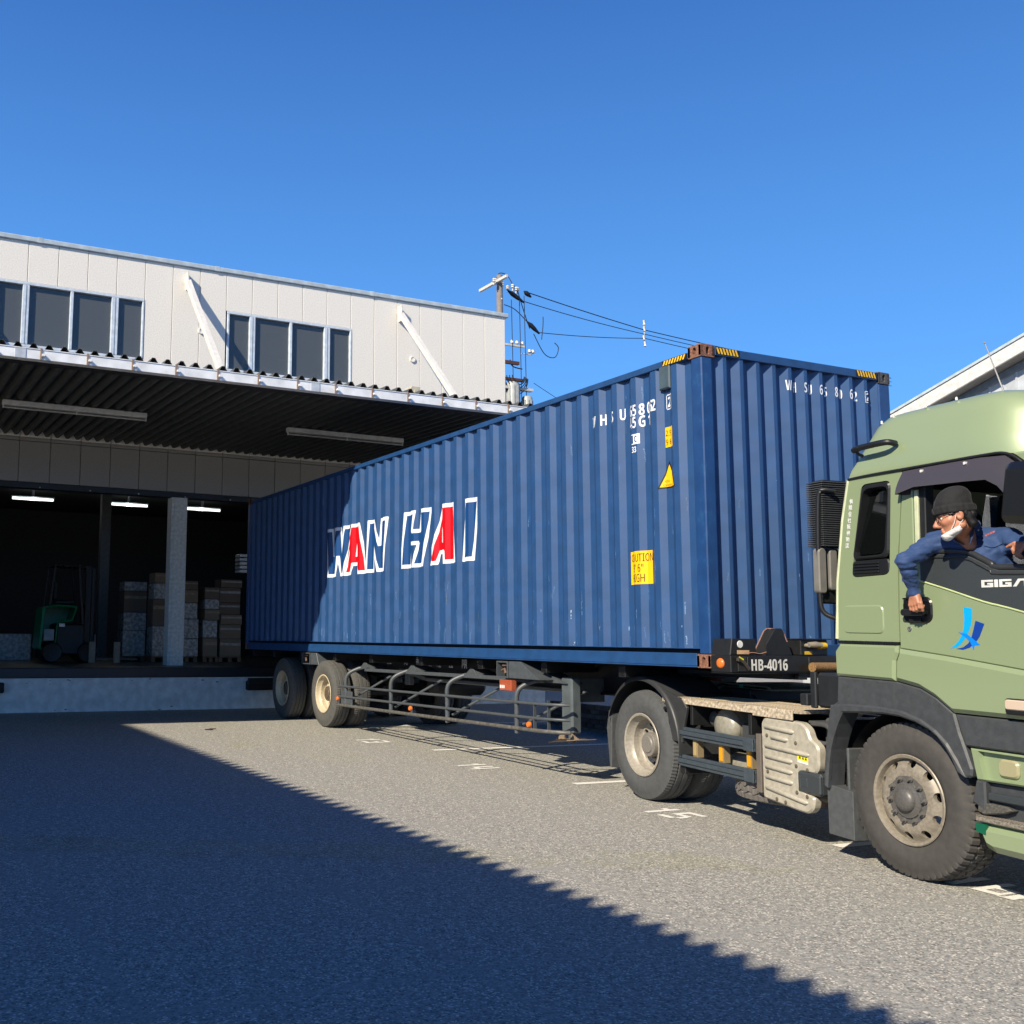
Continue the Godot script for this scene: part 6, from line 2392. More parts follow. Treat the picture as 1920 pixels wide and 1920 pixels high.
	for s in [-1.0, 1.0]:
		hd.add(Vector3(0.050 * s, -0.055, -0.01), Vector3(0.012 * s, -0.094, 0.066), 0.026, 0.022, 0.02)
		hd.add(Vector3(0.042 * s, -0.018, 0.066), Vector3(0.048 * s, -0.012, 0.045), 0.021, 0.022, 0.02)
		hd.add(Vector3(0.034 * s, 0.008, 0.094), Vector3(0.030 * s, 0.006, 0.094), 0.013, 0.013, 0.012, true)
		hd.add(Vector3(0.077 * s, 0.006, -0.012), Vector3(0.013, 0.033, 0.021), 0, -1, 0.006)
		hd.add(Vector3(0.090 * s, 0.008, -0.006), Vector3(0.008, 0.019, 0.010), 0, -1, 0.004, true)
		hd.add(Vector3(0.010 * s, -0.036, 0.104), Vector3(0.012 * s, -0.036, 0.098), 0.0095, 0.011, 0.006)
		hd.add(Vector3(0.012 * s, 0.030, 0.088), Vector3(0.042 * s, 0.032, 0.078), 0.012, 0.011, 0.010)
	hd.add(Vector3(0, 0.018, 0.094), Vector3(0, -0.028, 0.119), 0.009, 0.0135, 0.010)
	hd.add(Vector3(0, -0.100, 0.070), Vector3(0, -0.096, 0.064), 0.024, 0.024, 0.02)
	hd.add(Vector3(-0.019, -0.061, 0.090), Vector3(0.019, -0.061, 0.090), 0.0085, 0.0085, 0.006)
	hd.add(Vector3(-0.017, -0.074, 0.089), Vector3(0.017, -0.074, 0.089), 0.0095, 0.0095, 0.005)
	hd.add(Vector3(-0.022, -0.0672, 0.1015), Vector3(0.022, -0.0672, 0.1015), 0.0035, 0.0035, 0.003, true)
	sk.xf = H
	hd.mesh(sk)
	sk.xf = Transform3D()
	hand_right(sk, rwri)
	hand_left(sk, lwri)
	obj("body", sk, skin, o)
	obj("jacket", b, cloth, o)
	# collar flaps, pocket flap, buttons, chest label
	var into := Vector3(0.723, 0.093, -0.684)
	var lap := MB.new()
	for q in [[[-1.22, 2.395, 3.775], [-1.30, 2.345, 3.880], [-1.315, 2.262, 3.880], [-1.300, 2.195, 3.830], [-1.265, 2.30, 3.802]], [[-1.30, 2.255, 3.705], [-1.315, 2.232, 3.735], [-1.268, 2.200, 3.760], [-1.285, 2.225, 3.690]]]:
		var m := Vector3()
		var pts := []
		for p in q:
			pts.append(Vector3(p[0], p[1], p[2]))
			m += pts[-1] / q.size()
		var thick := into * 0.012
		for i in pts.size():
			var j := (i + 1) % pts.size()
			lap.tri(m - into * 0.006, pts[i], pts[j])
			lap.tri(m + thick, pts[j] + thick, pts[i] + thick)
			lap.quad(pts[i], pts[i] + thick, pts[j] + thick, pts[j])
	obj("collar", lap, cloth, o)
	var pk := MB.new()
	var prow := []
	for i in 4:
		var row := []
		for j in 6:
			var p := Vector3(-1.45, lerpf(2.215, 2.165, i / 3.0) - (0.022 * (1.0 - absf(j - 2.5) / 2.5) if i == 3 else 0.0), lerpf(3.985, 4.125, j / 5.0) + 0.09)
			p = J.hit(p, into) - into * 0.006
			row.append(p)
		prow.append(row)
	pk.grid(prow)
	obj("pocket_flap", pk, cloth, o)
	var lb := MB.new()
	for i in 4:
		var p0 := J.hit(Vector3(-1.45, 2.222 + 0.006 * i, 4.09 + 0.02 * i), into) - into * 0.004
		var p1 := J.hit(Vector3(-1.45, 2.225 + 0.006 * i, 4.107 + 0.02 * i), into) - into * 0.004
		lb.bar(p0, p1, 0.004, 0.011)
	obj("name_stitching", lb, mat("stitch orange", Color(0.72, 0.35, 0.27), 0.8, 0.0, ""), o)
	var bt := MB.new()
	for q in [[2.262, 4.045], [2.17, 3.99]]:
		var p := J.hit(Vector3(-1.45, q[0], q[1]), into) - into * 0.004
		bt.xf = Transform3D(AXLE, p)
		bt.lathe([Vector2(0, 0.004), Vector2(0.005, 0.004), Vector2(0.006, 0.0)], 10)
	obj("button", bt, mat("marker white"), o)
	# cap
	var cf := Field.new(Vector3(-0.14, -0.02, -0.17), Vector3(0.14, 0.24, 0.15), 0.005)
	cf.add(Vector3(0, 0.085, 0.0), Vector3(0.087, 0.092, 0.102), 0, -1, 0.02)
	cf.add(Vector3(0, 0.140, -0.022), Vector3(0.072, 0.060, 0.080), 0, -1, 0.03)
	cf.plane(Vector3(0, -1, 0.10).normalized(), -0.030)
	for i in 20:
		var a0 := TAU * i / 20
		var a1 := TAU * (i + 1) / 20
		var p0 := Vector3(0.083 * cos(a0), 0.050 + 0.10 * 0.11 * sin(a0), 0.0 + 0.102 * sin(a0))
		var p1 := Vector3(0.083 * cos(a1), 0.050 + 0.10 * 0.11 * sin(a1), 0.0 + 0.102 * sin(a1))
		for e in 3:
			cf.add(p0 + Vector3(0, -0.014 + 0.014 * e, 0), p1 + Vector3(0, -0.014 + 0.014 * e, 0), 0.011, 0.011, 0.008)
	var cn := FastNoiseLite.new()
	cn.frequency = 16.0
	cn.seed = 3
	cf.wrinkle(cn, 0.004, Vector3(1, 0.7, 1))
	b = MB.new()
	b.xf = H
	cf.mesh(b)
	obj("knit_cap", b, knit, o)
	# hair at the nape and in front of the ear
	var hf := Field.new(Vector3(-0.11, -0.11, -0.15), Vector3(0.11, 0.06, 0.04), 0.005)
	for s in [-1.0, 1.0]:
		hf.add(Vector3(0.062 * s, 0.03, -0.042), Vector3(0.050 * s, -0.055, -0.066), 0.022, 0.020, 0.015)
		hf.add(Vector3(0.071 * s, 0.04, 0.022), Vector3(0.069 * s, 0.012, 0.022), 0.009, 0.006, 0.01)
	hf.add(Vector3(-0.045, 0.0, -0.078), Vector3(0.045, 0.0, -0.078), 0.026, 0.026, 0.02)
	hf.add(Vector3(-0.035, -0.055, -0.072), Vector3(0.035, -0.055, -0.072), 0.026, 0.026, 0.02)
	cn.frequency = 70.0
	hf.wrinkle(cn, 0.004, Vector3(1.2, 0.35, 1.2))
	b = MB.new()
	b.xf = H
	hf.mesh(b)
	obj("hair", b, hairm, o)
	# mask pulled under the chin, with its ear loop
	var mf := Field.new(Vector3(-0.09, -0.16, -0.02), Vector3(0.09, -0.04, 0.13), 0.004)
	mf.add(Vector3(-0.050, -0.072, 0.020), Vector3(-0.014, -0.097, 0.070), 0.030, 0.029, 0.015)
	mf.add(Vector3(0.050, -0.072, 0.020), Vector3(0.014, -0.097, 0.070), 0.030, 0.029, 0.015)
	mf.add(Vector3(-0.012, -0.100, 0.072), Vector3(0.012, -0.100, 0.072), 0.029, 0.029, 0.015)
	cn.frequency = 40.0
	mf.wrinkle(cn, 0.004, Vector3(0.8, 1.6, 0.8))
	mf.plane(Vector3(0, 1, 0.35).normalized(), -0.052)
	b = MB.new()
	b.xf = H
	mf.mesh(b)
	for s in [-1.0, 1.0]:
		b.tube(bez([Vector3(0.063 * s, -0.072, 0.05), Vector3(0.073 * s, -0.03, 0.022), Vector3(0.080 * s, 0.030, 0.0), Vector3(0.086 * s, 0.036, -0.014)], 5), 0.0022, 5)
		b.tube(bez([Vector3(0.066 * s, -0.085, 0.02), Vector3(0.074 * s, -0.05, 0.0), Vector3(0.082 * s, -0.028, -0.022)], 5), 0.0022, 5)
	obj("face_mask", b, mat("mask white", Color(0.86, 0.85, 0.84), 0.8, 0.0, "fine", 8.0), o)
	# glasses
	b = MB.new()
	b.xf = H
	for s in [-1.0, 1.0]:
		b.tube([Vector3(0.084 * s, 0.022, -0.012), Vector3(0.078 * s, 0.024, 0.04), Vector3(0.070 * s, 0.021, 0.092)], 0.0026, 6)
		var lr := []
		for i in 17:
			var a := TAU * i / 16
			lr.append(Vector3((0.036 + 0.027 * cos(a)) * s, 0.006 + 0.019 * sin(a), 0.108 - 0.012 * absf(0.036 + 0.027 * cos(a)) / 0.07))
		b.tube(lr, 0.0022, 6, false)
		b.tube([Vector3(0.063 * s, 0.016, 0.097), Vector3(0.070 * s, 0.021, 0.092)], 0.0026, 6)
	b.tube([Vector3(-0.009, 0.012, 0.108), Vector3(0, 0.016, 0.110), Vector3(0.009, 0.012, 0.108)], 0.0022, 6)
	obj("glasses", b, mat("spectacle metal", Color(0.16, 0.16, 0.17), 0.25, 0.7, ""), o)
	b = MB.new()
	b.xf = H
	for s in [-1.0, 1.0]:
		for i in 16:
			var a0 := TAU * i / 16
			var a1 := TAU * (i + 1) / 16
			b.tri(Vector3(0.036 * s, 0.006, 0.103), Vector3((0.036 + 0.026 * cos(a0)) * s, 0.006 + 0.018 * sin(a0), 0.103), Vector3((0.036 + 0.026 * cos(a1)) * s, 0.006 + 0.018 * sin(a1), 0.103))
	obj("lenses", b, glass("spectacle lens", Color(0.9, 0.95, 1.0, 0.12)), o)
	# eyes
	b = MB.new()
	for s in [-1.0, 1.0]:
		b.xf = H * at(Vector3(0.032 * s, 0.007, 0.076))
		b.lathe([Vector2(0, -0.0115), Vector2(0.008, -0.008), Vector2(0.0115, 0), Vector2(0.008, 0.008), Vector2(0, 0.0115)], 12)
	obj("eyes", b, mat("eye white", Color(0.8, 0.78, 0.75), 0.2, 0.0, ""), o)
	b = MB.new()
	for s in [-1.0, 1.0]:
		b.xf = H * Transform3D(Basis(Vector3.RIGHT, PI / 2), Vector3(0.031 * s, 0.0065, 0.0855))
		b.lathe([Vector2(0, 0.003), Vector2(0.004, 0.0025), Vector2(0.0055, 0.0)], 12)
		b.xf = H
		b.tube([Vector3(0.015 * s, 0.030, 0.100), Vector3(0.034 * s, 0.036, 0.093), Vector3(0.05 * s, 0.030, 0.082)], 0.0035, 5)
	obj("iris_and_brow", b, hairm, o)


func finger(f: Field, p: Array, r: float) -> void:
	for i in p.size() - 1:
		f.add(p[i], p[i + 1], r * (1.0 - 0.08 * i), r * (1.0 - 0.08 * (i + 1)), 0.004)


func hand_right(b: MB, w: Vector3) -> void:    # closed over the door handle, back of the hand outwards
	var f := Field.new(w + Vector3(-0.09, -0.16, -0.09), w + Vector3(0.12, 0.06, 0.10), 0.0036)
	f.add(w + Vector3(0.0, 0.05, 0), w + Vector3(-0.002, -0.01, 0.003), 0.029, 0.027, 0.01)
	for i in 4:
		var z := -0.030 + 0.0215 * i
		var k := w + Vector3(-0.012, -0.068 - 0.005 * sin(i * 1.2) + 0.004 * i, z * 1.05 + 0.004)
		f.add(w + Vector3(0, -0.008, z * 0.55), k, 0.020, 0.0125, 0.012)
		var l: float = [0.85, 0.98, 1.0, 0.92][i]
		finger(f, [k, k + Vector3(0.004, -0.034 * l, 0.001), k + Vector3(0.032 * l, -0.040 * l, 0.001), k + Vector3(0.044 * l, -0.018, 0.0)], 0.0102)
	# thumb along the front side
	finger(f, [w + Vector3(0.012, -0.02, 0.026), w + Vector3(-0.002, -0.055, 0.049), w + Vector3(0.006, -0.085, 0.051), w + Vector3(0.016, -0.104, 0.045)], 0.0122)
	f.mesh(b)


func hand_left(b: MB, w: Vector3) -> void:     # hangs over the lower edge of the window, fingers down
	var f := Field.new(w + Vector3(-0.12, -0.13, -0.18), w + Vector3(0.09, 0.08, 0.10), 0.0036)
	f.add(w + Vector3(0.01, 0.01, 0.07), w + Vector3(0, 0.0, 0.0), 0.030, 0.026, 0.01)
	for i in 4:
		var y := 0.012 - 0.010 * i
		var k := w + Vector3(-0.008 - 0.004 * i, y - 0.006, -0.078 + 0.019 * i)
		f.add(w + Vector3(0, y * 0.5, -0.012), k, 0.019, 0.0125, 0.012)
		var l: float = [0.92, 1.0, 0.97, 0.82][i]
		finger(f, [k, k + Vector3(-0.010, -0.030 * l, -0.010), k + Vector3(-0.004, -0.055 * l, -0.006), k + Vector3(0.006, -0.068 * l, 0.0)], 0.0100)
	finger(f, [w + Vector3(0.0, 0.014, -0.03), w + Vector3(-0.012, 0.016, -0.075), w + Vector3(-0.014, 0.004, -0.105), w + Vector3(-0.012, -0.004, -0.128)], 0.0118)
	f.mesh(b)


# ---------------------------------------------------------------- utility pole and wires behind the warehouse
func build_pole() -> void:
	var P := Vector3(10.95, 0, -20)
	var o := thing("utility_pole", "grey concrete utility pole with white crossarm behind the warehouse roof", "utility pole", at(P))
	var conc := mat("pole concrete", Color(0.52, 0.49, 0.46), 0.9, 0.0, "mottle", 1.0)
	var porc := mat("porcelain", Color(0.84, 0.82, 0.78), 0.35)
	var wire := mat("wire dark", Color(0.035, 0.045, 0.07), 0.6, 0.0, "")
	var rusty := mat("rust iron", Color(0.42, 0.27, 0.20), 0.8, 0.0, "heavy", 5.0)
	var b := MB.new()
	b.lathe([Vector2(0.0, 12.82), Vector2(0.09, 12.82), Vector2(0.095, 12.80), Vector2(0.17, 0.0)], 20)
	obj("pole", b, conc, o)
	b = MB.new()
	b.bar(Vector3(-0.13, 12.58, -0.95), Vector3(-0.13, 12.58, 0.62), 0.09, 0.10, Vector3.UP, 0.01)
	b.bar(Vector3(0.0, 12.0, 0.12), Vector3(0.18, 12.66, -0.4), 0.03, 0.03)
	obj("crossarm", b, porc, o)
	for q in [[0.12, 12.76, -0.42], [0.30, 12.42, 0.0], [0.42, 12.45, 0.1], [0.55, 12.38, 0.1], [0.64, 12.40, 0.05], [-0.3, 12.52, 0.14], [0.30, 12.62, -0.3]]:
		b = MB.new()
		b.xf = at(Vector3(q[0], q[1], q[2]))
		b.lathe([Vector2(0, 0.12), Vector2(0.035, 0.11), Vector2(0.06, 0.06), Vector2(0.035, 0.05), Vector2(0.06, 0.0), Vector2(0.02, -0.03), Vector2(0.02, -0.10)], 12)
		obj("insulator", b, porc, o)
	for q in [[[0.22, 12.34, 0.1], [0.85, 12.02, 0.1]], [[0.85, 12.40, 0.1], [1.12, 12.24, 0.1]], [[0.95, 11.42, 0.1], [1.42, 11.08, 0.1]]]:
		b = MB.new()
		var a := Vector3(q[0][0], q[0][1], q[0][2])
		var c := Vector3(q[1][0], q[1][1], q[1][2])
		b.tube([a, a.lerp(c, 0.3), a.lerp(c, 0.6), c], [0.02, 0.075, 0.065, 0.025], 8)
		obj("clamp_cover", b, wire, o)
	b = MB.new()
	for q in [[[0.1, 12.8, -0.4], [0.25, 13.05, -0.4], [0.5, 13.02, -0.35], [0.62, 12.7, -0.2], [0.56, 12.5, 0.05]], [[0.1, 11.85, 0.1], [0.5, 11.75, 0.1], [0.95, 11.42, 0.1]], [[1.2, 11.05, 0.1], [1.6, 10.45, 0.1], [2.0, 10.38, 0.1], [2.15, 10.7, 0.1], [2.0, 10.86, 0.1]], [[0.6, 12.4, 0.1], [0.85, 11.7, 0.1], [1.05, 11.2, 0.1]],
			[[1.5, 10.9, 0.1], [1.56, 11.35, 0.1], [1.57, 11.66, 0.1]]]:
		var pts := []
		for p in q:
			pts.append(Vector3(p[0], p[1], p[2]))
		b.tube(bez(pts, 6), 0.014, 5)
	for x in [0.36, 0.66, 0.84]:
		b.tube([Vector3(x, 11.9 + x * 0.4, 0.12), Vector3(x + 0.06, 8.2, 0.12)], 0.013, 5)
	obj("jumper_cable", b, wire, o)
	# lower gear: two racks, transformer, coils of cable
	b = MB.new()
	b.box(Vector3(-0.1, 9.60, 0.05), Vector3(0.85, 9.66, 0.12))
	b.box(Vector3(0.75, 9.40, 0.05), Vector3(1.15, 9.43, 0.08))
	obj("upper_rack", b, porc, o).position.y = 0.95
	for x in [0.40, 0.58, 0.78, 1.05, 1.18]:
		b = MB.new()
		b.xf = at(Vector3(x, 9.68 - (0.22 if x > 0.9 else 0.0), 0.08))
		b.lathe([Vector2(0, 0.13), Vector2(0.05, 0.11), Vector2(0.06, 0.03), Vector2(0.03, 0.0)], 10)
		obj("insulator", b, porc, o).position.y = 0.95
	b = MB.new()
	b.box(Vector3(-0.1, 8.86, 0.05), Vector3(0.62, 8.96, 0.15))
	b.box(Vector3(-0.1, 8.33, 0.05), Vector3(0.80, 8.42, 0.15))
	obj("iron_bracket", b, rusty, o).position.y = 1.1
	b = MB.new()
	for i in 5:
		var pts := []
		for k in 13:
			var a := PI * k / 12
			pts.append(Vector3(0.45 + (0.5 - 0.07 * i) * cos(a), 8.25 - (0.55 - 0.09 * i) * sin(a), 0.12 + 0.05 * i))
		b.tube(pts, 0.016, 5)
	b.tube(bez([Vector3(0.3, 8.8, 0.1), Vector3(0.4, 8.6, 0.1), Vector3(0.75, 8.55, 0.1)], 5), 0.02, 5)
	obj("cable_coil", b, wire, o).position.y = 1.3
	for q in [[0.38, 7.35, 0.22, 0.75], [0.92, 7.1, 0.17, 0.6]]:
		b = MB.new()
		b.xf = at(Vector3(q[0], q[1], 0.1))
		b.lathe([Vector2(0, q[3] + 0.04), Vector2(q[2] * 0.8, q[3] + 0.03), Vector2(q[2], q[3] - 0.03), Vector2(q[2], 0), Vector2(0, 0)], 16)
		for i in 10:
			var a := TAU * i / 10
			b.box(Vector3(q[2] * cos(a) - 0.015, 0.05, q[2] * sin(a) - 0.015), Vector3(q[2] * cos(a) + 0.015, q[3] - 0.1, q[2] * sin(a) + 0.015))
		obj("transformer", b, mat("transformer grey", Color(0.66, 0.67, 0.66), 0.5), o).position.y = 1.25
	b = MB.new()
	b.box(Vector3(0.0, 7.9, 0.0), Vector3(1.1, 7.98, 0.2))
	obj("transformer_beam", b, porc, o).position.y = 1.25
	# conductors to the right and down to the yard
	var ends := [
		[Vector3(11.80, 12.40, -19.9), Vector3(17.57, 12.20, -21.0), Vector3(33.0, 12.75, -23.3), 0.05, 0.016, "upper power wire from the pole, thickened near its clamp"],
		[Vector3(11.65, 12.08, -19.9), Vector3(17.57, 12.05, -21.0), Vector3(33.0, 12.58, -23.3), 0.10, 0.013, "middle power wire running from the pole to the right"],
		[Vector3(12.35, 11.12, -19.9), Vector3(17.57, 11.90, -21.0), Vector3(33.0, 12.40, -23.3), 0.10, 0.013, "lower power wire with a loop beside its clamp"],
	]
	for e in ends:
		b = MB.new()
		var pts := []
		for i in 13:
			var t := i / 12.0
			pts.append((e[0] as Vector3).lerp(e[1], t) - Vector3(0, e[3] * 4.0 * t * (1 - t) * 0.5, 0))
		for i in range(1, 11):
			var t := i / 10.0
			pts.append((e[1] as Vector3).lerp(e[2], t) - Vector3(0, 0.5 * t * (1 - t), 0))
		b.tube(pts, e[4], 5)
		tag(obj("power_wire", b, wire), e[5], "wire", "wires between the pole and the right")
	b = MB.new()
	b.tube([Vector3(11.8, 12.40, -19.9), Vector3(12.7, 12.34, -20.06), Vector3(13.60, 12.30, -20.23)], 0.032, 6)
	b.tube([Vector3(12.3, 12.35, -19.99), Vector3(12.75, 12.33, -20.07)], 0.07, 6)
	obj("cable_sleeve", b, wire, o)
	var sp := MB.new()
	for q in [[0.0, 0.42], [0.0, 0.20], [-0.03, -0.12], [0.02, -0.34]]:
		sp.xf = at(Vector3(17.57 + q[0], 12.03 + q[1], -21.0))
		sp.lathe([Vector2(0, 0.11), Vector2(0.05, 0.09), Vector2(0.03, 0.0), Vector2(0.055, -0.07), Vector2(0, -0.1)], 8)
	sp.xf = Transform3D()
	sp.bar(Vector3(17.57, 11.62, -21.0), Vector3(17.57, 12.48, -21.0), 0.025, 0.025, Vector3.RIGHT)
	tag(obj("wire_spacer", sp, porc), "small white spacer clamped across the three power wires", "spacer")
	for q in [[Vector3(12.15, 9.45, -19.92), Vector3(19.5, 7.2, -21.0), "thin service wire dropping from the white rack of insulators"], [Vector3(11.85, 8.3, -19.9), Vector3(15.0, 5.9, -20.5), "upper of two thin wires dropping from the cable coils"], [Vector3(11.75, 8.1, -19.9), Vector3(14.6, 5.8, -20.5), "lower of two thin wires dropping from the cable coils"]]:
		b = MB.new()
		var pts := []
		for i in 11:
			var t := i / 10.0
			pts.append((q[0] as Vector3).lerp(q[1], t) - Vector3(0, 0.5 * t * (1 - t), 0))
		b.tube(pts, 0.009, 5)
		tag(obj("service_wire", b, wire), q[2], "wire", "thin wires dropping from the pole")


# ---------------------------------------------------------------- inside the dark dock hall
func build_interior() -> void:
	var F := 0.80
	var tube_m := StandardMaterial3D.new()
	tube_m.resource_name = "lit tube"
	tube_m.albedo_color = Color(0.9, 0.9, 0.9)
	tube_m.emission_enabled = true
	tube_m.emission = Color(0.98, 1.0, 0.97)
	tube_m.emission_energy_multiplier = 0.9
	var where := ["lit tube lamp on the dock hall ceiling, over the forklift side", "lit tube lamp on the hall ceiling between the two columns", "lit tube lamp on the hall ceiling over the stacked cartons"]
	var xs := [-2.715, -0.115, 2.03]
	for i in 3:
		var x: float = xs[i]
		var o := thing("tube_lamp", where[i], "ceiling lamp", at(Vector3(x, 5.31, -22.0)), "lit tube lamps in the dock hall")
		var b := MB.new()
		b.box(Vector3(-0.56, -0.22, -0.05), Vector3(0.56, -0.19, 0.05), 0.008)
		b.box(Vector3(-0.03, -0.19, -0.03), Vector3(0.03, 0.0, 0.03))
		obj("housing", b, mats["window aluminium"], o)
		b = MB.new()
		b.tube([Vector3(-0.54, -0.265, 0), Vector3(0.54, -0.265, 0)], 0.034, 10)
		obj("tube", b, tube_m, o)
		var l := OmniLight3D.new()
		l.name = "lamp_light"
		l.light_energy = 0.10
		l.light_color = Color(0.98, 1.0, 0.97)
		l.light_size = 0.1
		l.omni_range = 20.0
		l.omni_attenuation = 2.0
		l.shadow_enabled = true
		l.position = Vector3(0, -0.34, 0)
		o.add_child(l)
	for i in 2:
		var x: float = [-3.66, 1.32][i]
		var o := thing("canopy_lamp", ["unlit twin tube lamp under the canopy, left one above the forklift", "unlit twin tube lamp under the canopy, right one nearer the container"][i], "ceiling lamp", at(Vector3(x, 5.2, -10.5)), "unlit lamps under the canopy")
		var b := MB.new()
		b.box(Vector3(-1.19, -0.085, -0.06), Vector3(1.19, 0.0, 0.06), 0.01)
		obj("housing", b, mat("lamp housing", Color(0.88, 0.88, 0.86), 0.5), o)
		for k in 2:
			b = MB.new()
			b.tube([Vector3(-1.17 + 1.18 * k, -0.125, 0.02), Vector3(-0.01 + 1.18 * k, -0.125, 0.02)], 0.016, 8)
			obj("tube", b, mat("unlit tube", Color(0.74, 0.74, 0.73), 0.3), o)
		b = MB.new()
		for q in [-1.185, -0.003, 1.172]:
			b.box(Vector3(q, -0.145, 0.0), Vector3(q + 0.014, -0.086, 0.04), 0.003)
		obj("tube_holder", b, mats["lamp housing"], o)
	# forklift
	var fk := thing("forklift", "green forklift parked in the shadow of the dock hall", "forklift", at(Vector3(-2.45, F, -17.0)))
	var fg := mat("forklift green", Color(0.05, 0.50, 0.31), 0.4)
	var fb := mat("forklift black", Color(0.05, 0.05, 0.055), 0.6)
	var b := MB.new()
	b.xf = at(Vector3(0, 0, 0))
	b.prism(round_poly(V2([-0.76, 0.28, -0.40, 0.28, -0.36, 0.86, -0.05, 0.90, 0.05, 1.24, -0.42, 1.26, -0.70, 1.20]), 0.06), -0.5, 0.5, 0.04)
	obj("counterweight", b, fg, fk)
	b = MB.new()
	b.box(Vector3(-0.40, 0.16, -0.48), Vector3(0.22, 0.85, 0.48), 0.04)
	obj("chassis", b, fb, fk)
	b = MB.new()
	b.box(Vector3(-0.66, 0.48, 0.5005), Vector3(-0.45, 0.72, 0.504))
	obj("number_plate", b, mat("plate pale", Color(0.50, 0.55, 0.56), 0.5), fk)
	b = MB.new()
	b.box(Vector3(-0.34, 0.78, 0.4805), Vector3(-0.22, 0.85, 0.486))
	obj("rating_plate", b, mats["marker white"], fk)
	b = MB.new()
	for x in [-0.55, 0.18]:
		for z in [-0.42, 0.42]:
			b.tube([Vector3(x, 1.2 if x < 0 else 0.8, z), Vector3(x + (0.08 if x < 0 else -0.12), 2.10, z)], 0.03, 8)
	for i in 6:
		b.box(Vector3(-0.48 + i * 0.11, 2.10, -0.44), Vector3(-0.44 + i * 0.11, 2.14, 0.44), 0.005)
	obj("overhead_guard", b, fb, fk)
	b = MB.new()
	b.box(Vector3(-0.40, 1.27, -0.25), Vector3(0.0, 1.37, 0.25), 0.03)
	b.box(Vector3(-0.44, 1.37, -0.25), Vector3(-0.36, 1.80, 0.25), 0.03)
	obj("seat", b, fb, fk)
	b = MB.new()
	for z in [-0.30, 0.22]:
		b.box(Vector3(0.24, 0.06, z), Vector3(0.36, 2.14, z + 0.08), 0.006)
		b.box(Vector3(0.37, 0.06, z + 0.01), Vector3(0.45, 2.10, z + 0.07), 0.006)
	for y in [0.3, 1.2, 2.06]:
		b.box(Vector3(0.28, y, -0.22), Vector3(0.34, y + 0.08, 0.22), 0.006)
	obj("mast", b, fb, fk)
	for z in [-0.3, 0.22]:
		b = MB.new()
		b.box(Vector3(0.46, 0.05, z), Vector3(0.50, 0.62, z + 0.10), 0.005)
		b.box(Vector3(0.50, 0.05, z), Vector3(1.45, 0.09, z + 0.10), 0.005)
		obj("fork", b, mat("fork steel", Color(0.35, 0.35, 0.35), 0.5, 0.3), fk)
	for x in [-0.48, 0.28]:
		for s in [-0.46, 0.46]:
			b = MB.new()
			b.xf = Transform3D(Basis(Vector3(1, 0, 0), PI / 2), Vector3(x, 0.22, s))
			b.lathe([Vector2(0, 0.07), Vector2(0.1, 0.07), Vector2(0.2, 0.09), Vector2(0.22, 0.06), Vector2(0.22, -0.06), Vector2(0.2, -0.09), Vector2(0, -0.07)], 20)
			obj("wheel", b, fb, fk)
	for x in [-0.245, 0.65]:
		b = MB.new()
		b.box(Vector3(x, 0, 0), Vector3(x + 0.14, 0.46, 0.03), 0.004)
		tag(obj("floor_post", b, mat("post pale", Color(0.50, 0.47, 0.42), 0.7)), "pale guard post on the dock floor, %s the forklift mast" % ["in front of" if x < 0 else "right of"], "bollard", "pale guard posts by the forklift").position = Vector3(-1.93, F, -16.3) if x < 0 else Vector3(-2.28, F, -16.3)
	# cartons on pallets: [left, right, [heights from below]], each wrapped or plain
	var brown := mat("carton brown", Color(0.46, 0.40, 0.33), 0.85, 0.0, "fine", 1.5)
	var brown2 := mat("carton dark", Color(0.38, 0.33, 0.28), 0.85, 0.0, "fine", 1.5)
	var wrap := mat("wrapped carton", Color(0.70, 0.70, 0.69), 0.22, 0.0, "heavy", 1.2, 1.2)
	var wood := mat("pallet wood", Color(0.40, 0.33, 0.25), 0.9)
	var tape := mat("carton tape", Color(0.55, 0.49, 0.40), 0.3)
	var stacks := [
		[-1.22, -0.66, -17.4, [0.60, 0.42, 0.50, 0.22], [wrap, wrap, brown2, wrap], "wrapped pile left of the column"],
		[-0.62, -0.02, -16.9, [0.70, 0.62, 0.38, 0.24], [wrap, brown2, wrap, brown], "stack just left of the column"],
		[-0.01, 0.50, -17.0, [0.42, 0.46, 0.38, 0.30, 0.22], [wrap, wrap, wrap, brown, brown2], "stack behind the column"],
		[0.64, 1.02, -17.0, [0.44, 0.42, 0.26, 0.24, 0.28], [brown, wrap, brown, wrap, brown2], "narrow middle stack"],
		[1.03, 1.58, -17.0, [0.42, 0.34, 0.24, 0.28, 0.36, 0.20], [brown, brown, brown, brown2, brown2, brown2], "brown stack beside the container"],
	]
	var ordinal := ["lowest", "second from below", "third from below", "fourth from below", "fifth from below", "topmost"]
	for s in stacks:
		var pal := MB.new()
		var x0: float = s[0]
		var x1: float = s[1]
		for i in 3:
			pal.box(Vector3(x0 + (x1 - x0 - 0.09) * i / 2.0, F, s[2] - 0.9), Vector3(x0 + (x1 - x0 - 0.09) * i / 2.0 + 0.09, F + 0.10, s[2]), 0.004)
		for i in 8:
			pal.box(Vector3(x0, F + 0.101, s[2] - 0.9 + i * 0.113), Vector3(x1, F + 0.125, s[2] - 0.9 + i * 0.113 + 0.09), 0.003)
		tag(obj("pallet", pal, wood), "wooden pallet under the %s" % s[5], "pallet", "pallets in the dock hall")
		var y := F + 0.128
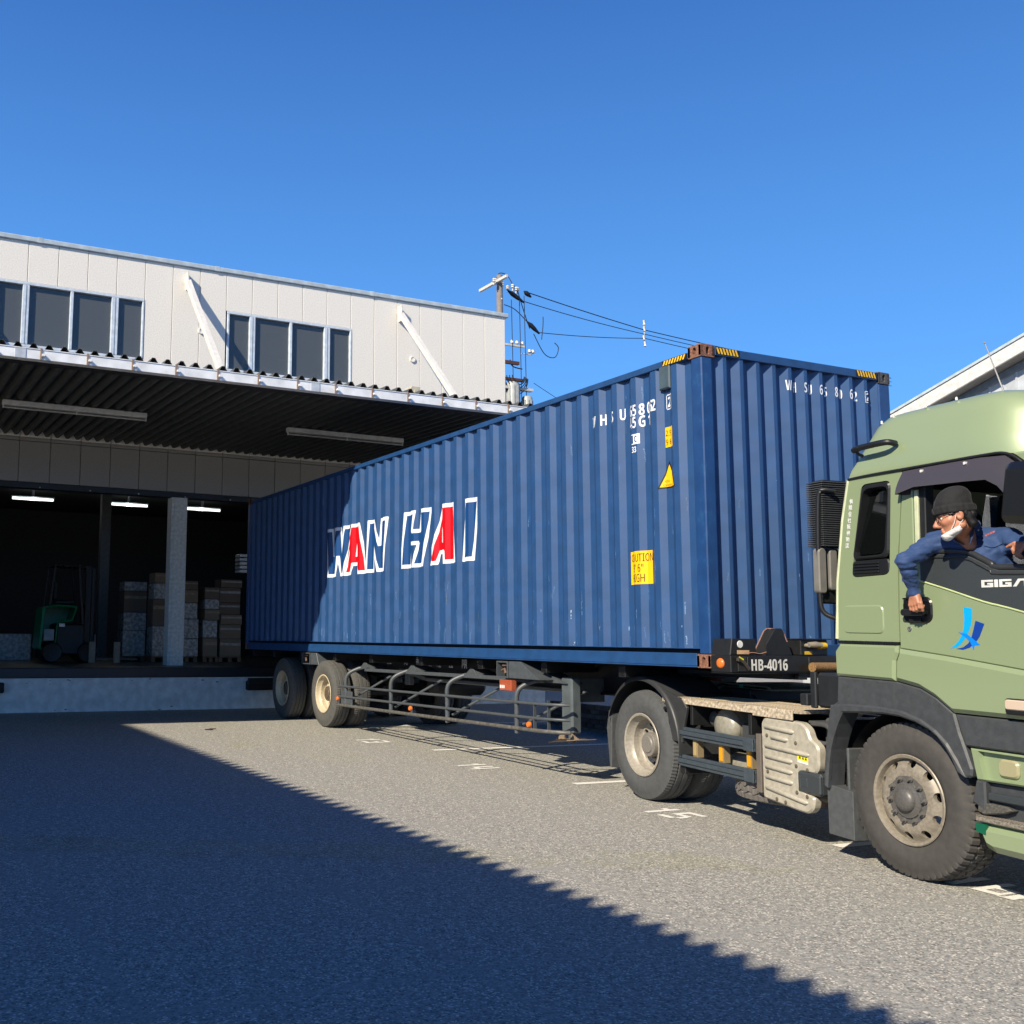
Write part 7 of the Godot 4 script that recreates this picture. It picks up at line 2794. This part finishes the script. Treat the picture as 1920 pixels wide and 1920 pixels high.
		for i in s[3].size():
			var h: float = s[3][i]
			var c := MB.new()
			var j := rng.randf_range(-0.025, 0.025)
			var m: Material = s[4][i]
			c.box(Vector3(x0 + 0.012 + j, y, s[2] - 0.55 + j), Vector3(x1 - 0.012 + j, y + h - 0.008, s[2] - 0.01 + j), 0.012 if m == wrap else 0.006)
			var what: String = "film wrapped carton" if m == wrap else "brown carton"
			var pos: String = "topmost" if i == s[3].size() - 1 else ordinal[i]
			var co := obj("carton", c, m)
			tag(co, "%s, %s in the %s" % [what, pos, s[5]], "carton", "cartons stacked in the dock hall")
			if m != wrap:
				var t := MB.new()
				t.box(Vector3(x0 + 0.02 + j, y + h * 0.62, s[2] - 0.0095 + j), Vector3(x1 - 0.02 + j, y + h * 0.76, s[2] - 0.0065 + j))
				obj("tape_strip", t, tape, co)
			y += h
	var low := MB.new()
	low.box(Vector3(-4.6, F, -19.4), Vector3(-3.1, F + 0.62, -18.4), 0.02)
	tag(obj("film_wrapped_load", low, wrap), "low film wrapped load on the hall floor left of the forklift", "load")
	for i in 5:
		b = MB.new()
		b.box(Vector3(1.50, 2.94 + i * 0.095, -17.35), Vector3(1.72, 2.94 + i * 0.095 + 0.07, -17.0), 0.008)
		tag(obj("white_tray", b, mat("tray white", Color(0.80, 0.80, 0.79), 0.4)), "white tray on the brown stack by the container, %s of five" % ordinal[i].replace("fifth from below", "topmost"), "tray", "white trays on the cartons")


# ---------------------------------------------------------------- painted marks on the yard
func mark(name_: String, polys: Array, label: String, m: Material) -> void:
	var b := MB.new()
	for p in polys:
		var f := []
		for q in p:
			f.append(Vector3(q.x, ground_y(q.y) + 0.004, q.y))
		b.out(f, f[0] - Vector3(0, 1, 0))
	tag(obj(name_, b, m), label, "road marking", "numbers of the parking bays" if name_ == "bay_number" else "parking bay lines")


func build_markings() -> void:
	var m := mat("road paint", Color(0.98, 0.965, 0.93), 0.7, 0.0, "heavy", 2.5)
	m.albedo_texture = grey("paintwear", 512, FastNoiseLite.TYPE_SIMPLEX_SMOOTH, 0.03, 5, 0.80, 1.0, 1, 44)
	m.uv1_world_triplanar = true
	for q in [[-8.3, "white bay line beside the rear trailer wheels"], [-5.20, "white bay line under the middle of the side guard"], [-2.20, "white bay line beside the tractor's rear wheel"], [1.06, "white bay line in the shade behind the front wheel"], [2.56, "short white line right of the front wheel"]]:
		var z: float = q[0]
		var x0 := 0.18 if z < 2.0 else -0.12
		var pl := []
		var x := x0
		while x < 5.2:
			pl.append(PackedVector2Array([Vector2(x, z - 0.055), Vector2(x + 1.0, z - 0.05 + 0.03), Vector2(x + 1.0, z + 0.05 + 0.03), Vector2(x, z + 0.055)]))
			x += 1.0
			z += 0.03
		mark("bay_line", pl, q[1], m)
	# the figures stand upright for someone on the left: their height runs along x
	var digits := {
		"1": [[0.0, 0.42, 1.0, 0.72], [0.64, 0.15, 0.82, 0.419]],
		"3": [[0.0, 0.0, 0.18, 1.0], [0.42, 0.3, 0.58, 0.72], [0.82, 0.0, 1.0, 1.0], [0.1801, 0.72, 0.8199, 1.0]],
		"4": [[0.0, 0.56, 1.0, 0.84], [0.24, 0.0, 0.40, 0.559], [0.4001, 0.0, 0.98, 0.28]],
		"5": [[0.0, 0.0, 0.18, 0.75], [0.1801, 0.72, 0.44, 1.0], [0.4401, 0.0, 0.60, 0.9], [0.6001, 0.0, 0.82, 0.28], [0.8201, 0.0, 1.0, 1.0]],
		"6": [[0.0, 0.0, 0.18, 1.0], [0.1801, 0.0, 1.0, 0.28], [0.1801, 0.72, 0.42, 1.0], [0.4201, 0.2801, 0.58, 1.0]],
	}
	for q in [["13", -6.66, -0.30, "worn white number nearest the trailer wheels, painted on the asphalt"], ["14", -3.92, -0.28, "worn white number on the asphalt below the middle of the side guard"], ["15", -0.74, -0.23, "worn white number 15 on the asphalt before the tractor rear wheel"], ["16", 2.05, -0.1, "worn white number mostly hidden behind the front wheel of the tractor"]]:
		var pl := []
		for i in 2:
			for r in digits[q[0][i]]:
				var z0: float = q[1] + i * 0.27
				pl.append(PackedVector2Array([Vector2(q[2] + r[0] * 0.38, z0 + r[1] * 0.22), Vector2(q[2] + r[2] * 0.38, z0 + r[1] * 0.22), Vector2(q[2] + r[2] * 0.38, z0 + r[3] * 0.22), Vector2(q[2] + r[0] * 0.38, z0 + r[3] * 0.22)]))
		mark("bay_number", pl, q[3], m)


# ---------------------------------------------------------------- small things
func build_small_things() -> void:
	# low wall of grey bricks in the shade behind the trailer
	var w := thing("low_brick_wall", "low wall of grey brown bricks in the shade beyond the trailer", "wall", at(Vector3(3.9, -0.05, -6.4)))
	var kinds := [mat("brick grey", Color(0.40, 0.37, 0.35), 0.9), mat("brick brown", Color(0.36, 0.31, 0.29), 0.9), mat("brick pale", Color(0.45, 0.43, 0.40), 0.9)]
	var bm := MB.new()
	bm.box(Vector3(0, 0, -0.104), Vector3(0.09, 0.062, 0.104), 0.005)
	var mesh := bm.mesh()
	for r in 6:
		for i in 12:
			var o := obj("brick", mesh, kinds[rng.randi_range(0, 2)], w)
			o.position = Vector3(rng.randf_range(-0.004, 0.004), r * 0.072, -1.3 + i * 0.218 + (0.109 if r % 2 else 0.0))
	var back := MB.new()
	back.box(Vector3(0.012, 0, -1.4), Vector3(0.11, 0.43, 1.4))
	obj("mortar", back, mat("mortar", Color(0.33, 0.32, 0.31), 0.95), w)
	# far low roof and aerial that peep over the canopy
	var h := thing("distant_roof", "pale low roof beyond the warehouse, just over the container edge", "building", at(Vector3(14.0, 0, -26.0)))
	var b := MB.new()
	b.box(Vector3(-3.5, -0.3, -5.0), Vector3(6.0, 9.15, 0.0))
	obj("wall", b, mats["lower panel"], h)
	b = MB.new()
	b.xf = at(Vector3(0, 0, 0))
	b.prism(V2([-3.9, 9.10, 6.4, 9.10, 6.4, 9.3, 1.2, 10.1, -3.9, 9.3]), -5.3, 0.4, 0.02)
	obj("roof", b, mats["coping metal"], h)
	var a := thing("roof_aerial", "thin television aerial standing on the distant pale roof", "aerial", at(Vector3(13.4, 9.6, -26.0)))
	b = MB.new()
	b.tube([Vector3(0, 0, 0), Vector3(0, 0.9, 0)], 0.02, 6)
	obj("mast", b, mat("aerial grey"), a)
	b = MB.new()
	b.tube([Vector3(-0.45, 1.02, 0), Vector3(0.25, 0.62, 0)], 0.015, 6)
	for i in 5:
		b.tube([Vector3(-0.4 + i * 0.14, 1.0 - i * 0.08 - 0.12, 0.0), Vector3(-0.4 + i * 0.14, 1.0 - i * 0.08 + 0.12, 0.0)], 0.010, 5)
	obj("boom", b, mat("aerial grey"), a)
	# a dry leaf and a scrap on the asphalt
	b = MB.new()
	b.xf = at(Vector3(-1.86, ground_y(-8.4) + 0.004, -8.4))
	b.box(Vector3(-0.07, 0, -0.02), Vector3(0.05, 0.012, 0.02), 0.004)
	b.box(Vector3(0.0, 0.0121, -0.04), Vector3(0.10, 0.02, 0.01), 0.004)
	tag(obj("wood_scrap", b, mat("scrap brown", Color(0.25, 0.19, 0.15), 0.9)), "small brown scrap of wood lying on the sunny asphalt", "scrap")
